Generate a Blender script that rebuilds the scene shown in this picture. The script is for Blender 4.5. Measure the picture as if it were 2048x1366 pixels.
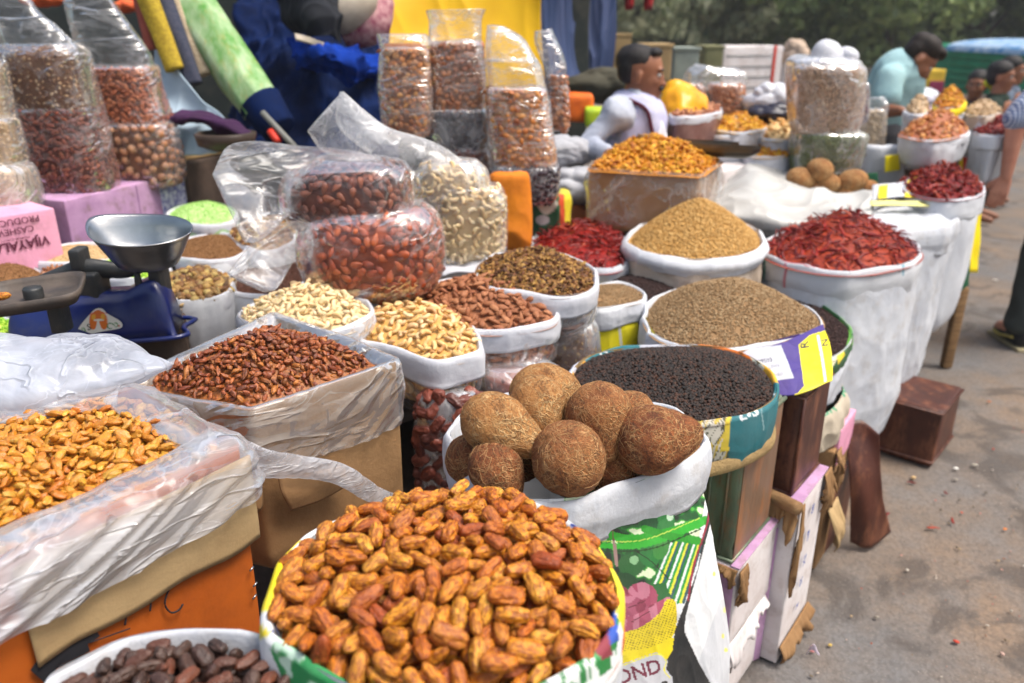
import bpy, math, random
import numpy as np
from mathutils import Vector, Matrix

# ---------------------------------------------------------------- camera, world, sun, exposure
for _o in list(bpy.data.objects): bpy.data.objects.remove(_o)
SC = bpy.context.scene
COL = SC.collection
R_ = math.radians
random.seed(7)
HC, TILT, FPX = 1.6, R_(21.6), 1600.0
CT, ST = math.cos(TILT), math.sin(TILT)

cd = bpy.data.cameras.new('camera'); cam = bpy.data.objects.new('camera', cd); COL.objects.link(cam)
cam.location = (0, 0, HC); cam.rotation_euler = (math.pi/2 - TILT, 0, 0)
cd.sensor_width = 36; cd.lens = FPX/2048*36; cd.clip_end = 2000; cd.clip_start = .02
cd.dof.use_dof = True; cd.dof.focus_distance = 1.32; cd.dof.aperture_fstop = 3.2
SC.camera = cam

SUN_EL, SUN_AZ = R_(64), R_(105)          # azimuth measured from +Y towards +X
wd = bpy.data.worlds.new('World'); SC.world = wd; wd.use_nodes = True
nt = wd.node_tree; bg = nt.nodes['Background']
sky = nt.nodes.new('ShaderNodeTexSky'); sky.sky_type = 'NISHITA'; sky.sun_disc = False
sky.sun_elevation = SUN_EL; sky.sun_rotation = SUN_AZ
sky.air_density = 1.6; sky.dust_density = 6.0; sky.ozone_density = 1.0
nt.links.new(sky.outputs[0], bg.inputs[0]); bg.inputs[1].default_value = .10
ld = bpy.data.lights.new('sun', 'SUN'); ld.energy = 1.9; ld.angle = R_(20); ld.color = (1, .965, .915)
sun = bpy.data.objects.new('sun', ld); COL.objects.link(sun)
sd = Vector((math.sin(SUN_AZ)*math.cos(SUN_EL), math.cos(SUN_AZ)*math.cos(SUN_EL), math.sin(SUN_EL)))
sun.rotation_euler = sd.to_track_quat('Z', 'Y').to_euler(); sun.location = (0, 0, 12)
SC.view_settings.view_transform = 'Standard'; SC.view_settings.look = 'None'
SC.view_settings.exposure = .95; SC.view_settings.gamma = 1
SC.render.engine = 'CYCLES'
SC.cycles.max_bounces = 7; SC.cycles.diffuse_bounces = 2; SC.cycles.glossy_bounces = 3
SC.cycles.transmission_bounces = 3; SC.cycles.volume_bounces = 0; SC.cycles.transparent_max_bounces = 20

# ---------------------------------------------------------------- projection helpers
CAMP = np.array([0, 0, HC])
def ray(x, y):
    a, b = (x-1024)/FPX, (683-y)/FPX
    return np.array([a, CT+ST*b, -ST+CT*b])
def P(x, y, z):
    d = ray(x, y); return CAMP + d*((z-HC)/d[2])
def Q(x, y, Y):
    d = ray(x, y); return CAMP + d*(Y/d[1])
def A(x, y, t): return CAMP + ray(x, y)*t
def topx(V):
    V = np.asarray(V) - CAMP
    dep = V[..., 1]*CT - V[..., 2]*ST
    up = V[..., 1]*ST + V[..., 2]*CT
    return 1024 + FPX*V[..., 0]/dep, 683 - FPX*up/dep, dep
def mpp(p): return topx(np.asarray(p))[2]/FPX     # metres per photo pixel

# ---------------------------------------------------------------- noise
def sn(V, f, seed=0, k=6):
    rg = np.random.RandomState(seed*7+3); V = np.asarray(V); s = 0
    for i in range(k):
        d = rg.normal(size=3); d /= np.linalg.norm(d); q = f*rg.uniform(.55, 1.5)
        s = s + np.sin(V @ (d*q) + rg.uniform(0, 6.28) + .8*np.sin(V @ (rg.normal(size=3)*q*.35)+rg.uniform(0, 6)))
    return s/math.sqrt(k)/1.1
def ridge(V, f, seed=0): return 1-2*np.abs(np.tanh(sn(V, f, seed)*1.3))
def wr(V, f, seed=0): return .6*ridge(V, f, seed)+.3*ridge(V, f*2.1, seed+1)+.15*ridge(V, f*4.5, seed+2)

# ---------------------------------------------------------------- object helpers
def link(o): COL.objects.link(o); return o
def tag(o, label=None, cat=None, group=None, kind=None):
    if label: o['label'] = label
    if cat: o['category'] = cat
    if group: o['group'] = group
    if kind: o['kind'] = kind
    return o
def thing(name, label, cat, loc, group=None):
    o = bpy.data.objects.new(name, None); o.empty_display_size = .05; o.location = tuple(loc); link(o)
    return tag(o, label, cat, group)
def meshd(name, V, F, smooth=True):
    me = bpy.data.meshes.new(name); V = np.asarray(V, dtype=np.float64)
    if isinstance(F, np.ndarray): F = [F]
    F = [np.asarray(f, dtype=np.int64) for f in F if len(f)]
    me.vertices.add(len(V)); me.vertices.foreach_set('co', V.ravel())
    nl = sum(f.size for f in F); npoly = sum(len(f) for f in F)
    me.loops.add(nl); me.loops.foreach_set('vertex_index', np.concatenate([f.ravel() for f in F]).astype(np.int32))
    st = []; s = 0
    for f in F:
        st.append(s+np.arange(len(f))*f.shape[1]); s += f.size
    me.polygons.add(npoly); me.polygons.foreach_set('loop_start', np.concatenate(st).astype(np.int32))
    me.update(calc_edges=True); me.validate()
    me.polygons.foreach_set('use_smooth', np.full(npoly, smooth)); me.update()
    return me
def mk(name, V, F, mat, parent=None, smooth=True, origin=None, **tg):
    V = np.asarray(V, float)
    if parent is not None: og = np.array(parent.matrix_basis.translation) if parent.parent is None else np.array(parent.parent.location)
    elif origin is not None: og = np.asarray(origin, float)
    else:
        og = V.mean(0); og[2] = V[:, 2].min()
    if parent is not None and parent.parent is not None:
        og = np.array(parent.parent.location)+np.array(parent.location)
    me = meshd(name, V-og, F, smooth)
    for m in (mat if isinstance(mat, (list, tuple)) else [mat]): me.materials.append(m)
    o = bpy.data.objects.new(name, me); link(o)
    if parent is not None: o.parent = parent
    else: o.location = og
    if tg: tag(o, **tg)
    return o
def join(parts):
    V = []; Fs = []; n = 0
    for v, f in parts:
        V.append(np.asarray(v)); 
        for g in (f if isinstance(f, list) else [f]): 
            if len(g): Fs.append(np.asarray(g)+n)
        n += len(v)
    return np.concatenate(V), Fs
def gridF(m, n, closed=True):
    i = np.arange(m-1)[:, None]; j = np.arange(n if closed else n-1)[None, :]; j2 = (j+1) % n
    return np.stack([i*n+j, i*n+j2, (i+1)*n+j2, (i+1)*n+j], -1).reshape(-1, 4)
def loft(L, closed=True, cap0=False, cap1=False, solid=0):
    L = np.asarray(L, float); m, n, _ = L.shape; V = L.reshape(-1, 3); F = [gridF(m, n, closed)]
    if cap0:
        V = np.vstack([V, L[0].mean(0)]); c = len(V)-1; j = np.arange(n); F.append(np.stack([(j+1) % n, j, j*0+c], -1))
    if cap1:
        V = np.vstack([V, L[-1].mean(0)]); c = len(V)-1; j = np.arange(n); F.append(np.stack([(m-1)*n+j, (m-1)*n+(j+1) % n, j*0+c], -1))
    return V, F
def cr(pts, n, closed=False):
    """Catmull-Rom through points, n samples evenly spaced by length."""
    p = np.asarray(pts, float); k = len(p)
    if closed: q = np.vstack([p[-1], p, p[0], p[1]]); seg = k
    else: q = np.vstack([2*p[0]-p[1], p, 2*p[-1]-p[-2]]); seg = k-1
    out = []; T = np.linspace(0, 1, 24, endpoint=False)[:, None]
    for i in range(seg):
        a, b, c, d = q[i:i+4]
        out.append(.5*(2*b+(c-a)*T+(2*a-5*b+4*c-d)*T**2+(3*b-a-3*c+d)*T**3))
    out = np.vstack(out+[p[:1] if closed else p[-1:]])
    s = np.concatenate([[0], np.cumsum(np.linalg.norm(np.diff(out, axis=0), axis=1))])
    t = np.linspace(0, s[-1], n, endpoint=not closed)
    return np.stack([np.interp(t, s, out[:, i]) for i in range(out.shape[1])], -1)
def tube(path, rad, n=10, smoothpath=0, cap=True, flat=1):
    p = np.asarray(path, float)
    if smoothpath: 
        rr = np.interp(np.linspace(0, 1, smoothpath), np.linspace(0, 1, len(p)), rad if np.ndim(rad) else [rad]*len(p)); p = cr(p, smoothpath); rad = rr
    rad = np.broadcast_to(rad, (len(p),)); t = np.gradient(p, axis=0); t /= np.linalg.norm(t, axis=1)[:, None]+1e-9
    ref = np.array([0, 0, 1.]) if abs(t[:, 2]).mean() < .8 else np.array([1., 0, 0])
    a = np.cross(t, ref); a /= np.linalg.norm(a, axis=1)[:, None]+1e-9; b = np.cross(a, t)
    th = np.linspace(0, 2*math.pi, n, endpoint=False)
    L = p[:, None]+rad[:, None, None]*(a[:, None]*np.cos(th)[None, :, None]+b[:, None]*np.sin(th)[None, :, None]*flat)
    return loft(L, True, cap, cap)
def lathe(prof, c, n=48, sx=1, sy=1):
    th = np.linspace(0, 2*math.pi, n, endpoint=False); prof = np.asarray(prof, float)
    L = np.stack([c[0]+prof[:, :1]*np.cos(th)*sx, c[1]+prof[:, :1]*np.sin(th)*sy, c[2]+prof[:, 1:2]+0*th], -1)
    return loft(L)
def rbox(size, r=.004, n=5, ns=0, seed=0):
    """rounded box, centred, n subdivisions a side, optional dents"""
    s = np.asarray(size, float)/2; r = min(r, s.min()*.6)
    Vs = []; Fs = []; o = 0
    for ax in range(3):
        u, v = [(1, 2), (2, 0), (0, 1)][ax]
        def ln(h):
            e = np.linspace(-h+r, h-r, n+1); return np.concatenate([[-h, -h+r*.3], e, [h-r*.3, h]])
        a, b = np.meshgrid(ln(s[u]), ln(s[v]), indexing='ij')
        for sg in (1, -1):
            p = np.zeros(a.shape+(3,)); p[..., u] = a; p[..., v] = b; p[..., ax] = sg*s[ax]
            f = gridF(a.shape[0], a.shape[1], False)
            if sg < 0: f = f[:, ::-1]
            Vs.append(p.reshape(-1, 3)); Fs.append(f+o); o += a.size
    V = np.vstack(Vs); q = np.clip(V, -(s-r), s-r); d = V-q; l = np.linalg.norm(d, axis=1)[:, None]
    V = q+d/np.maximum(l, 1e-9)*r
    if ns: V = V+ns*np.stack([sn(V+seed, 9, seed+i) for i in range(3)], -1)
    F = np.vstack(Fs)
    k = np.round(V, 6); _, idx, inv = np.unique(k, axis=0, return_index=True, return_inverse=True)
    return V[idx], [inv.ravel()[F]]
def xf(VF, loc=(0, 0, 0), rz=0, M=None):
    V, F = VF
    if M is None: M = np.array(Matrix.Rotation(rz, 3, 'Z'))
    return np.asarray(V) @ np.asarray(M).T + np.asarray(loc), F
def rotm(rx=0, ry=0, rz=0):
    return np.array((Matrix.Rotation(rz, 3, 'Z') @ Matrix.Rotation(ry, 3, 'Y') @ Matrix.Rotation(rx, 3, 'X')))

# ---------------------------------------------------------------- materials
MATS = {}
def newmat(name):
    m = bpy.data.materials.new(name); m.use_nodes = True; nt = m.node_tree
    return m, nt, nt.nodes['Principled BSDF'], nt.nodes['Material Output']
def nd(nt, t, **kw):
    n = nt.nodes.new('ShaderNode'+t)
    for k, v in kw.items():
        if k.startswith('i_'): 
            key = k[2:]; key = int(key) if key.isdigit() else key.replace('_', ' ')
            n.inputs[key].default_value = v
        else: setattr(n, k, v)
    return n
def ramp(nt, fac, cols, interp='LINEAR'):
    r = nt.nodes.new('ShaderNodeValToRGB'); e = r.color_ramp.elements; r.color_ramp.interpolation = interp
    while len(e) < len(cols): e.new(.5)
    for i, (p, c) in enumerate(cols):
        e[i].position = p; e[i].color = (c, c, c, 1) if not hasattr(c, '__len__') else (*c, 1)
    nt.links.new(fac, r.inputs[0]); return r.outputs[0]
def coords(nt, scale=(1, 1, 1), obj=True):
    tc = nd(nt, 'TexCoord'); mp = nd(nt, 'Mapping'); mp.inputs['Scale'].default_value = scale
    nt.links.new(tc.outputs['Object' if obj else 'Generated'], mp.inputs[0]); return mp.outputs[0]
def randval(nt):
    oi = nd(nt, 'ObjectInfo'); ge = nd(nt, 'NewGeometry'); a = nd(nt, 'Math', operation='ADD'); f = nd(nt, 'Math', operation='FRACT')
    nt.links.new(oi.outputs['Random'], a.inputs[0]); nt.links.new(ge.outputs['Random Per Island'], a.inputs[1]); nt.links.new(a.outputs[0], f.inputs[0])
    return f.outputs[0]
def mixc(nt, fac, a, b, mode='MIX'):
    m = nd(nt, 'Mix', data_type='RGBA', blend_type=mode)
    for v, s in ((fac, m.inputs[0]), (a, m.inputs[6]), (b, m.inputs[7])):
        if hasattr(v, 'is_output'): nt.links.new(v, s)
        elif hasattr(v, '__len__'): s.default_value = (*v, 1)
        else: s.default_value = v
    return m.outputs[2]
def bump(nt, bs, h, strength=.4, dist=.003):
    b = nd(nt, 'Bump'); b.inputs['Strength'].default_value = strength; b.inputs['Distance'].default_value = dist
    nt.links.new(h, b.inputs['Height']); nt.links.new(b.outputs[0], bs.inputs['Normal']); return b
def mat(name, c=(.5, .5, .5), c2=None, rough=.8, ns=8, bs=0, bsc=60, spec=.3, metal=0, stretch=(1, 1, 1), dirt=None, dirtamt=.4, attr=False, weave=0, sheen=0):
    """general surface: two-tone noise, optional dirt, bump, weave, painted attribute"""
    if name in MATS: return MATS[name]
    m, nt, b, out = newmat(name); MATS[name] = m
    co = coords(nt, stretch)
    n1 = nd(nt, 'TexNoise', i_Scale=ns, i_Detail=6., i_Roughness=.6); nt.links.new(co, n1.inputs['Vector'])
    if attr:
        at = nd(nt, 'Attribute', attribute_name='print'); col = at.outputs['Color']
        f = ramp(nt, n1.outputs[0], [(.35, .0), (.7, .22)])
        col = mixc(nt, f, col, (.25, .22, .2), 'MIX')
    else:
        c2 = c2 or tuple(x*.75 for x in c)
        f = ramp(nt, n1.outputs[0], [(.35, 0.), (.65, 1.)]); col = mixc(nt, f, c, c2)
    if dirt:
        n2 = nd(nt, 'TexNoise', i_Scale=ns*2.7, i_Detail=8., i_Roughness=.7); nt.links.new(co, n2.inputs['Vector'])
        f = ramp(nt, n2.outputs[0], [(.5, 0.), (.68, dirtamt)]); col = mixc(nt, f, col, dirt)
    nt.links.new(col, b.inputs['Base Color'])
    b.inputs['Roughness'].default_value = rough; b.inputs['Specular IOR Level'].default_value = spec; b.inputs['Metallic'].default_value = metal
    if sheen: b.inputs['Sheen Weight'].default_value = sheen
    if bs:
        n3 = nd(nt, 'TexNoise', i_Scale=bsc, i_Detail=5., i_Roughness=.65); nt.links.new(co, n3.inputs['Vector']); bb = bump(nt, b, n3.outputs[0], bs, .004)
        if weave:
            tc = nd(nt, 'TexCoord')
            w1 = nd(nt, 'TexWave', i_Scale=weave, wave_type='BANDS', bands_direction='Z'); w2 = nd(nt, 'TexWave', i_Scale=weave, wave_type='BANDS', bands_direction='X')
            nt.links.new(tc.outputs['Object'], w1.inputs[0]); nt.links.new(tc.outputs['Object'], w2.inputs[0])
            ad = nd(nt, 'Math', operation='ADD'); nt.links.new(w1.outputs[1], ad.inputs[0]); nt.links.new(w2.outputs[1], ad.inputs[1])
            b2 = nd(nt, 'Bump'); b2.inputs['Strength'].default_value = .25; b2.inputs['Distance'].default_value = .0012
            nt.links.new(ad.outputs[0], b2.inputs['Height']); nt.links.new(bb.outputs[0], b2.inputs['Normal']); nt.links.new(b2.outputs[0], b.inputs['Normal'])
    return m
def mat_item(name, cols, rough=.5, spec=.4, lines=None, lsc=(60, 250, 250), lamt=.5, bs=.5, bsc=200, sss=0, coat=0, spots=None):
    """item of food: colour varies from piece to piece, fine lines or blotches and a bump"""
    if name in MATS: return MATS[name]
    m, nt, b, out = newmat(name); MATS[name] = m
    rv = randval(nt); co = coords(nt)
    col = ramp(nt, rv, [(i/(len(cols)-1), c) for i, c in enumerate(cols)])
    n0 = nd(nt, 'TexNoise', noise_dimensions='4D', i_Scale=bsc*.35, i_Detail=4.); nt.links.new(co, n0.inputs['Vector'])
    mu = nd(nt, 'Math', operation='MULTIPLY'); mu.inputs[1].default_value = 20; nt.links.new(rv, mu.inputs[0]); nt.links.new(mu.outputs[0], n0.inputs['W'])
    h = n0.outputs[0]
    if lines:
        mp = nd(nt, 'Mapping'); mp.inputs['Scale'].default_value = lsc; nt.links.new(co, mp.inputs[0])
        n1 = nd(nt, 'TexNoise', i_Scale=1., i_Detail=4., i_Distortion=.6); nt.links.new(mp.outputs[0], n1.inputs['Vector'])
        f = ramp(nt, n1.outputs[0], [(.42, 0.), (.58, lamt)]); col = mixc(nt, f, col, lines); h = n1.outputs[0]
    if spots:
        f = ramp(nt, n0.outputs[0], [(.55, 0.), (.72, .85)]); col = mixc(nt, f, col, spots)
    nt.links.new(col, b.inputs['Base Color']); b.inputs['Roughness'].default_value = rough; b.inputs['Specular IOR Level'].default_value = spec
    if sss: b.inputs['Subsurface Weight'].default_value = sss; b.inputs['Subsurface Scale'].default_value = .004
    if coat: b.inputs['Coat Weight'].default_value = coat
    ad = nd(nt, 'Math', operation='ADD'); nt.links.new(h, ad.inputs[0]); n4 = nd(nt, 'TexNoise', i_Scale=bsc*1.6, i_Detail=3.); nt.links.new(co, n4.inputs['Vector']); nt.links.new(n4.outputs[0], ad.inputs[1])
    bump(nt, b, ad.outputs[0], bs, .0015)
    return m
def film(name, tint=(.70, .72, .76), lo=.03, hi=.22, edge=.2, rough=.2, sc=7, gloss=.5, stretch=(1, 1, 1), crease=.55, csc=14, width=.035, rot=(0, 0, 0)):
    """thin plastic film: see-through, with milky patches, white streak highlights painted along its creases, and a sheen"""
    if name in MATS: return MATS[name]
    m, nt, b, out = newmat(name); MATS[name] = m; nt.nodes.remove(b)
    tc = nd(nt, 'TexCoord'); mp = nd(nt, 'Mapping'); mp.inputs['Scale'].default_value = stretch; mp.inputs['Rotation'].default_value = rot; nt.links.new(tc.outputs['Object'], mp.inputs[0]); co = mp.outputs[0]
    n1 = nd(nt, 'TexNoise', i_Scale=sc, i_Detail=5., i_Roughness=.6, i_Distortion=.8); nt.links.new(co, n1.inputs['Vector'])
    def lines(scale, w, dist):
        n = nd(nt, 'TexNoise', i_Scale=scale, i_Detail=3., i_Roughness=.55, i_Distortion=dist); nt.links.new(co, n.inputs['Vector'])
        a = nd(nt, 'Math', operation='SUBTRACT'); a.inputs[1].default_value = .5; nt.links.new(n.outputs[0], a.inputs[0]); c = nd(nt, 'Math', operation='ABSOLUTE'); nt.links.new(a.outputs[0], c.inputs[0])
        return ramp(nt, c.outputs[0], [(0., 1.), (w*.35, .55), (w, 0.)]), n.outputs[0]
    l1, h1 = lines(csc, width, .9); l2, h2 = lines(csc*2.6, width*.8, .6)  # crease lines: bright streak highlights put into the film as diffuse white
    gate = nd(nt, 'TexNoise', i_Scale=sc*1.3, i_Detail=2.); nt.links.new(co, gate.inputs['Vector']); g_ = ramp(nt, gate.outputs[0], [(.42, .1), (.6, 1.)])
    mxx = nd(nt, 'Math', operation='MAXIMUM'); nt.links.new(l1, mxx.inputs[0]); nt.links.new(l2, mxx.inputs[1]); cg = nd(nt, 'Math', operation='MULTIPLY'); nt.links.new(mxx.outputs[0], cg.inputs[0]); nt.links.new(g_, cg.inputs[1])
    a = ramp(nt, n1.outputs[0], [(.38, lo), (.66, hi)]); ca = nd(nt, 'Math', operation='MULTIPLY_ADD'); ca.inputs[1].default_value = crease; nt.links.new(cg.outputs[0], ca.inputs[0]); nt.links.new(a, ca.inputs[2])
    lw = nd(nt, 'LayerWeight'); lw.inputs[0].default_value = .25
    mu = nd(nt, 'Math', operation='MULTIPLY_ADD', use_clamp=True); mu.inputs[1].default_value = edge; nt.links.new(lw.outputs['Facing'], mu.inputs[0]); nt.links.new(ca.outputs[0], mu.inputs[2])
    df = nd(nt, 'BsdfDiffuse'); df.inputs[0].default_value = (*tint, 1); tr = nd(nt, 'BsdfTranslucent'); tr.inputs[0].default_value = (*tint, 1)
    mx = nd(nt, 'MixShader'); mx.inputs[0].default_value = .35; nt.links.new(df.outputs[0], mx.inputs[1]); nt.links.new(tr.outputs[0], mx.inputs[2])
    tp = nd(nt, 'BsdfTransparent'); m2 = nd(nt, 'MixShader'); nt.links.new(mu.outputs[0], m2.inputs[0]); nt.links.new(tp.outputs[0], m2.inputs[1]); nt.links.new(mx.outputs[0], m2.inputs[2])
    gl = nd(nt, 'BsdfGlossy'); gl.inputs['Roughness'].default_value = rough; gl.inputs[0].default_value = (1, 1, 1, 1)
    fr = nd(nt, 'Fresnel'); fr.inputs[0].default_value = 1.5
    g2 = nd(nt, 'Math', operation='MULTIPLY', use_clamp=True); g2.inputs[1].default_value = gloss; nt.links.new(fr.outputs[0], g2.inputs[0])
    m3 = nd(nt, 'MixShader'); nt.links.new(g2.outputs[0], m3.inputs[0]); nt.links.new(m2.outputs[0], m3.inputs[1]); nt.links.new(gl.outputs[0], m3.inputs[2])
    ad = nd(nt, 'Math', operation='ADD'); nt.links.new(h1, ad.inputs[0]); nt.links.new(l1, ad.inputs[1])
    bm = nd(nt, 'Bump'); bm.inputs['Strength'].default_value = .6; bm.inputs['Distance'].default_value = .005; nt.links.new(ad.outputs[0], bm.inputs['Height'])
    for q in (df, tr, gl, fr): nt.links.new(bm.outputs[0], q.inputs['Normal'])
    nt.links.new(m3.outputs[0], out.inputs[0]); return m

# ---------------------------------------------------------------- lettering and printed colour
_tc = {}
def textmesh(s, size=1.0, bold=0.0):
    k = (s, bold)
    if k not in _tc:
        cu = bpy.data.curves.new('t', 'FONT'); cu.body = s; cu.size = 1; cu.align_x = 'CENTER'; cu.align_y = 'CENTER'; cu.offset = bold; cu.resolution_u = 3
        ob = bpy.data.objects.new('t', cu); me = bpy.data.meshes.new_from_object(ob); me.calc_loop_triangles()
        V = np.array([v.co[:] for v in me.vertices]).reshape(-1, 3); F = np.array([t.vertices[:] for t in me.loop_triangles])
        bpy.data.objects.remove(ob); bpy.data.meshes.remove(me); _tc[k] = (V, F)
    V, F = _tc[k]; return V*size, F
def intri(x, y, T):
    r = np.zeros(len(x), bool)
    for a, b, c in T:
        x0, x1 = min(a[0], b[0], c[0]), max(a[0], b[0], c[0]); y0, y1 = min(a[1], b[1], c[1]), max(a[1], b[1], c[1])
        i = np.where((x >= x0) & (x <= x1) & (y >= y0) & (y <= y1))[0]
        if not len(i): continue
        d1 = (x[i]-b[0])*(a[1]-b[1])-(a[0]-b[0])*(y[i]-b[1]); d2 = (x[i]-c[0])*(b[1]-c[1])-(b[0]-c[0])*(y[i]-c[1]); d3 = (x[i]-a[0])*(c[1]-a[1])-(c[0]-a[0])*(y[i]-a[1])
        r[i] |= ~(((d1 < 0) | (d2 < 0) | (d3 < 0)) & ((d1 > 0) | (d2 > 0) | (d3 > 0)))
    return r
def inpoly(x, y, pts):
    p = np.asarray(pts, float); r = np.zeros(len(x), bool); j = len(p)-1
    for i in range(len(p)):
        xi, yi = p[i]; xj, yj = p[j]
        c = ((yi > y) != (yj > y)) & (x < (xj-xi)*(y-yi)/(yj-yi+1e-12)+xi); r ^= c; j = i
    return r
def nearline(x, y, pts, w):
    r = np.zeros(len(x), bool); p = np.asarray(pts, float)
    ws = np.linspace(w[0], w[1], len(p)-1) if hasattr(w, '__len__') else [w]*(len(p)-1)
    for a, b, ww in zip(p[:-1], p[1:], ws):
        d = b-a; t = np.clip(((x-a[0])*d[0]+(y-a[1])*d[1])/(d@d+1e-9), 0, 1)
        r |= (x-a[0]-t*d[0])**2+(y-a[1]-t*d[1])**2 < (ww/2)**2
    return r
def paint(o, base, shapes, tm=None):
    """colour the printed pattern of a sack into a colour attribute; shapes are drawn in order"""
    me = o.data; n = len(me.vertices); V = np.empty(n*3); me.vertices.foreach_get('co', V); V = V.reshape(-1, 3)
    og = np.array(o.location); p = o.parent
    while p is not None: og = og+np.array(p.location); p = p.parent
    W = V+og
    if tm is None: x, y, _ = topx(W)
    else: x, y = tm(W)
    C = np.empty((n, 4)); C[:] = (*base, 1)
    for s in shapes:
        k = s[0]; c = s[-1]
        if k == 'poly': m = inpoly(x, y, s[1])
        elif k == 'blob': m = inpoly(x, y, cr(s[1], 60, True))
        elif k == 'line': m = nearline(x, y, cr(s[1], 24) if len(s[1]) > 2 else s[1], s[2])
        elif k == 'ell':
            cx, cy, a, b, r = s[1]; r = R_(r); u = (x-cx)*math.cos(r)+(y-cy)*math.sin(r); v = -(x-cx)*math.sin(r)+(y-cy)*math.cos(r); m = (u/a)**2+(v/b)**2 < 1
        elif k == 'text':
            _, st, cx, cy, sz, rt, c = s; T, F = textmesh(st, sz, .02); r = R_(rt)
            X = cx+T[:, 0]*math.cos(r)+T[:, 1]*math.sin(r); Y = cy+T[:, 0]*math.sin(r)-T[:, 1]*math.cos(r); m = intri(x, y, np.stack([X, Y], -1)[F])
        elif k == 'fn': m = s[1](x, y)
        if callable(c): C[m] = c(x[m], y[m])
        else: C[m, :3] = c
    at = me.color_attributes.new('print', 'FLOAT_COLOR', 'POINT'); at.data.foreach_set('color', C.ravel())
def decal_text(parent, s, corner, ux, uy, size, m, name='lettering', bold=.01, off=.002):
    """flat lettering centred at corner, ux right, uy up"""
    V, F = textmesh(s, size, bold); ux = np.asarray(ux); uy = np.asarray(uy); nz = np.cross(ux, uy)
    W = np.asarray(corner)+V[:, :1]*ux+V[:, 1:2]*uy+nz*off
    return mk(name, W, F, m, parent, smooth=False)
# ---------------------------------------------------------------- sacks, heaps, bags, boxes
def rim(pts, z, n=120):
    W = np.array([P(p[0], p[1], z+(p[2] if len(p) > 2 else 0)) for p in pts]); c = cr(W, n, True)
    a = np.sum(c[:, 0]*np.roll(c[:, 1], -1)-np.roll(c[:, 0], -1)*c[:, 1])
    return c if a > 0 else c[::-1].copy()
def ell(cx, cy, z, rx, ry=None, rot=0, n=120, wob=.02, seed=0):
    ry = ry or rx; th = np.linspace(0, 2*math.pi, n, endpoint=False); c0 = P(cx, cy, z)
    w = 1+wob*(np.sin(2*th+seed)+.6*np.sin(3*th+seed*2.3)+.4*np.sin(5*th+seed*1.7))
    x = rx*w*np.cos(th); y = ry*w*np.sin(th)
    return np.stack([c0[0]+x*math.cos(rot)-y*math.sin(rot), c0[1]+x*math.sin(rot)+y*math.cos(rot), c0[2]+wob*.25*rx*np.sin(2*th+seed*3)], -1)
def outn(R):
    t = np.roll(R, -1, 0)-np.roll(R, 1, 0); n = np.stack([t[:, 1], -t[:, 0], 0*t[:, 0]], -1)
    return n/np.linalg.norm(n, axis=1)[:, None]
def sack_parts(t, R, base, bmat, cmat, cuff=.06, bulge=.05, taper=.1, wrk=.005, rows=26, seed=0, off=.010, shift=(0, 0), inner=.05,
               bname='sack_body', cname='folded_rim', crows=10, wavy=.006, n=None, under=.0, fat=.005, blow=None, shape=None):
    if n: 
        R = cr(R, n, True)
    N = outn(R); c = R.mean(0); m = len(R); th = np.linspace(0, 2*math.pi, m, endpoint=False)
    v = np.linspace(0, 1, rows)[:, None, None]
    s = 1+bulge*np.sin(np.pi*np.clip(v, 0, 1)**.75)-taper*v**2
    if shape is not None: s = np.interp(v, [a for a, b in shape], [b for a, b in shape])
    L = c+(R-c)*s; L[..., 2] = R[None, :, 2]*(1-v[..., 0])+base*v[..., 0]
    L[..., 0] += shift[0]*v[..., 0]; L[..., 1] += shift[1]*v[..., 0]
    # round off the bottom
    rb = np.clip((v-.9)/.1, 0, 1)**2*.12; L = L*1.0; L[..., :2] -= (L-c)[..., :2]*rb
    W = wr(L*np.array([1, 1, .45]), 22, seed)*wrk*np.clip(v[..., 0]*4, .1, 1)
    L = L+N[None]*(W+under)[..., None]
    body = mk(bname, *loft(L, True, False, True), bmat, t)
    cf = None
    if cuff > 0:
        w1 = 1+.35*np.sin(2*th+seed)+.25*np.sin(5*th+seed*2)+.15*np.sin(9*th+seed); fat = fat*.45; off = min(off, .007)
        pr = [(-.010-.3*fat, -inner), (-.008, -inner*.4), (-.004, -.004), (-.0015, .0), (.0012, .0), (off*.6, -.0025)]
        R = R+N*(ridge(R*np.array([1, 1, 0]), 19, seed+31)*.0045+ridge(R*np.array([1, 1, 0]), 47, seed+32)*.0016)[:, None]
        R[:, 2] += ridge(R*np.array([1, 1, 0]), 13, seed+33)*.005+sn(R*np.array([1, 1, 0]), 40, seed+34)*.002
        LL = [R+N*a+np.array([0, 0, b]) for a, b in pr]
        for k in range(1, crows+1):
            q = k/crows; hh = cuff*q; bl = off+fat*math.sin(math.pi*min(q*1.1, 1))
            LL.append(R+N*bl+np.stack([0*th, 0*th, -.004-hh-wavy*w1*q**2], -1))
        LL.append(LL[-1]-N*(off*.75)); LL.append(LL[-1]+np.array([0, 0, .008]))
        LL = np.array(LL); W = (sn(LL, 30, seed+5)*.0018+wr(LL*np.array([1, 1, .6]), 18, seed+9)*.0042+ridge(LL*np.array([.5, .5, 1.6]), 42, seed+19)*.0018)*min(1, cuff/.05)*np.linspace(.15, 1, len(LL))[:, None]
        LL = LL+N[None]*W[..., None]; LL[..., 2] += sn(LL, 14, seed+2)*.003
        cf = mk(cname, *loft(LL), cmat, t)
    return body, cf

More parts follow.
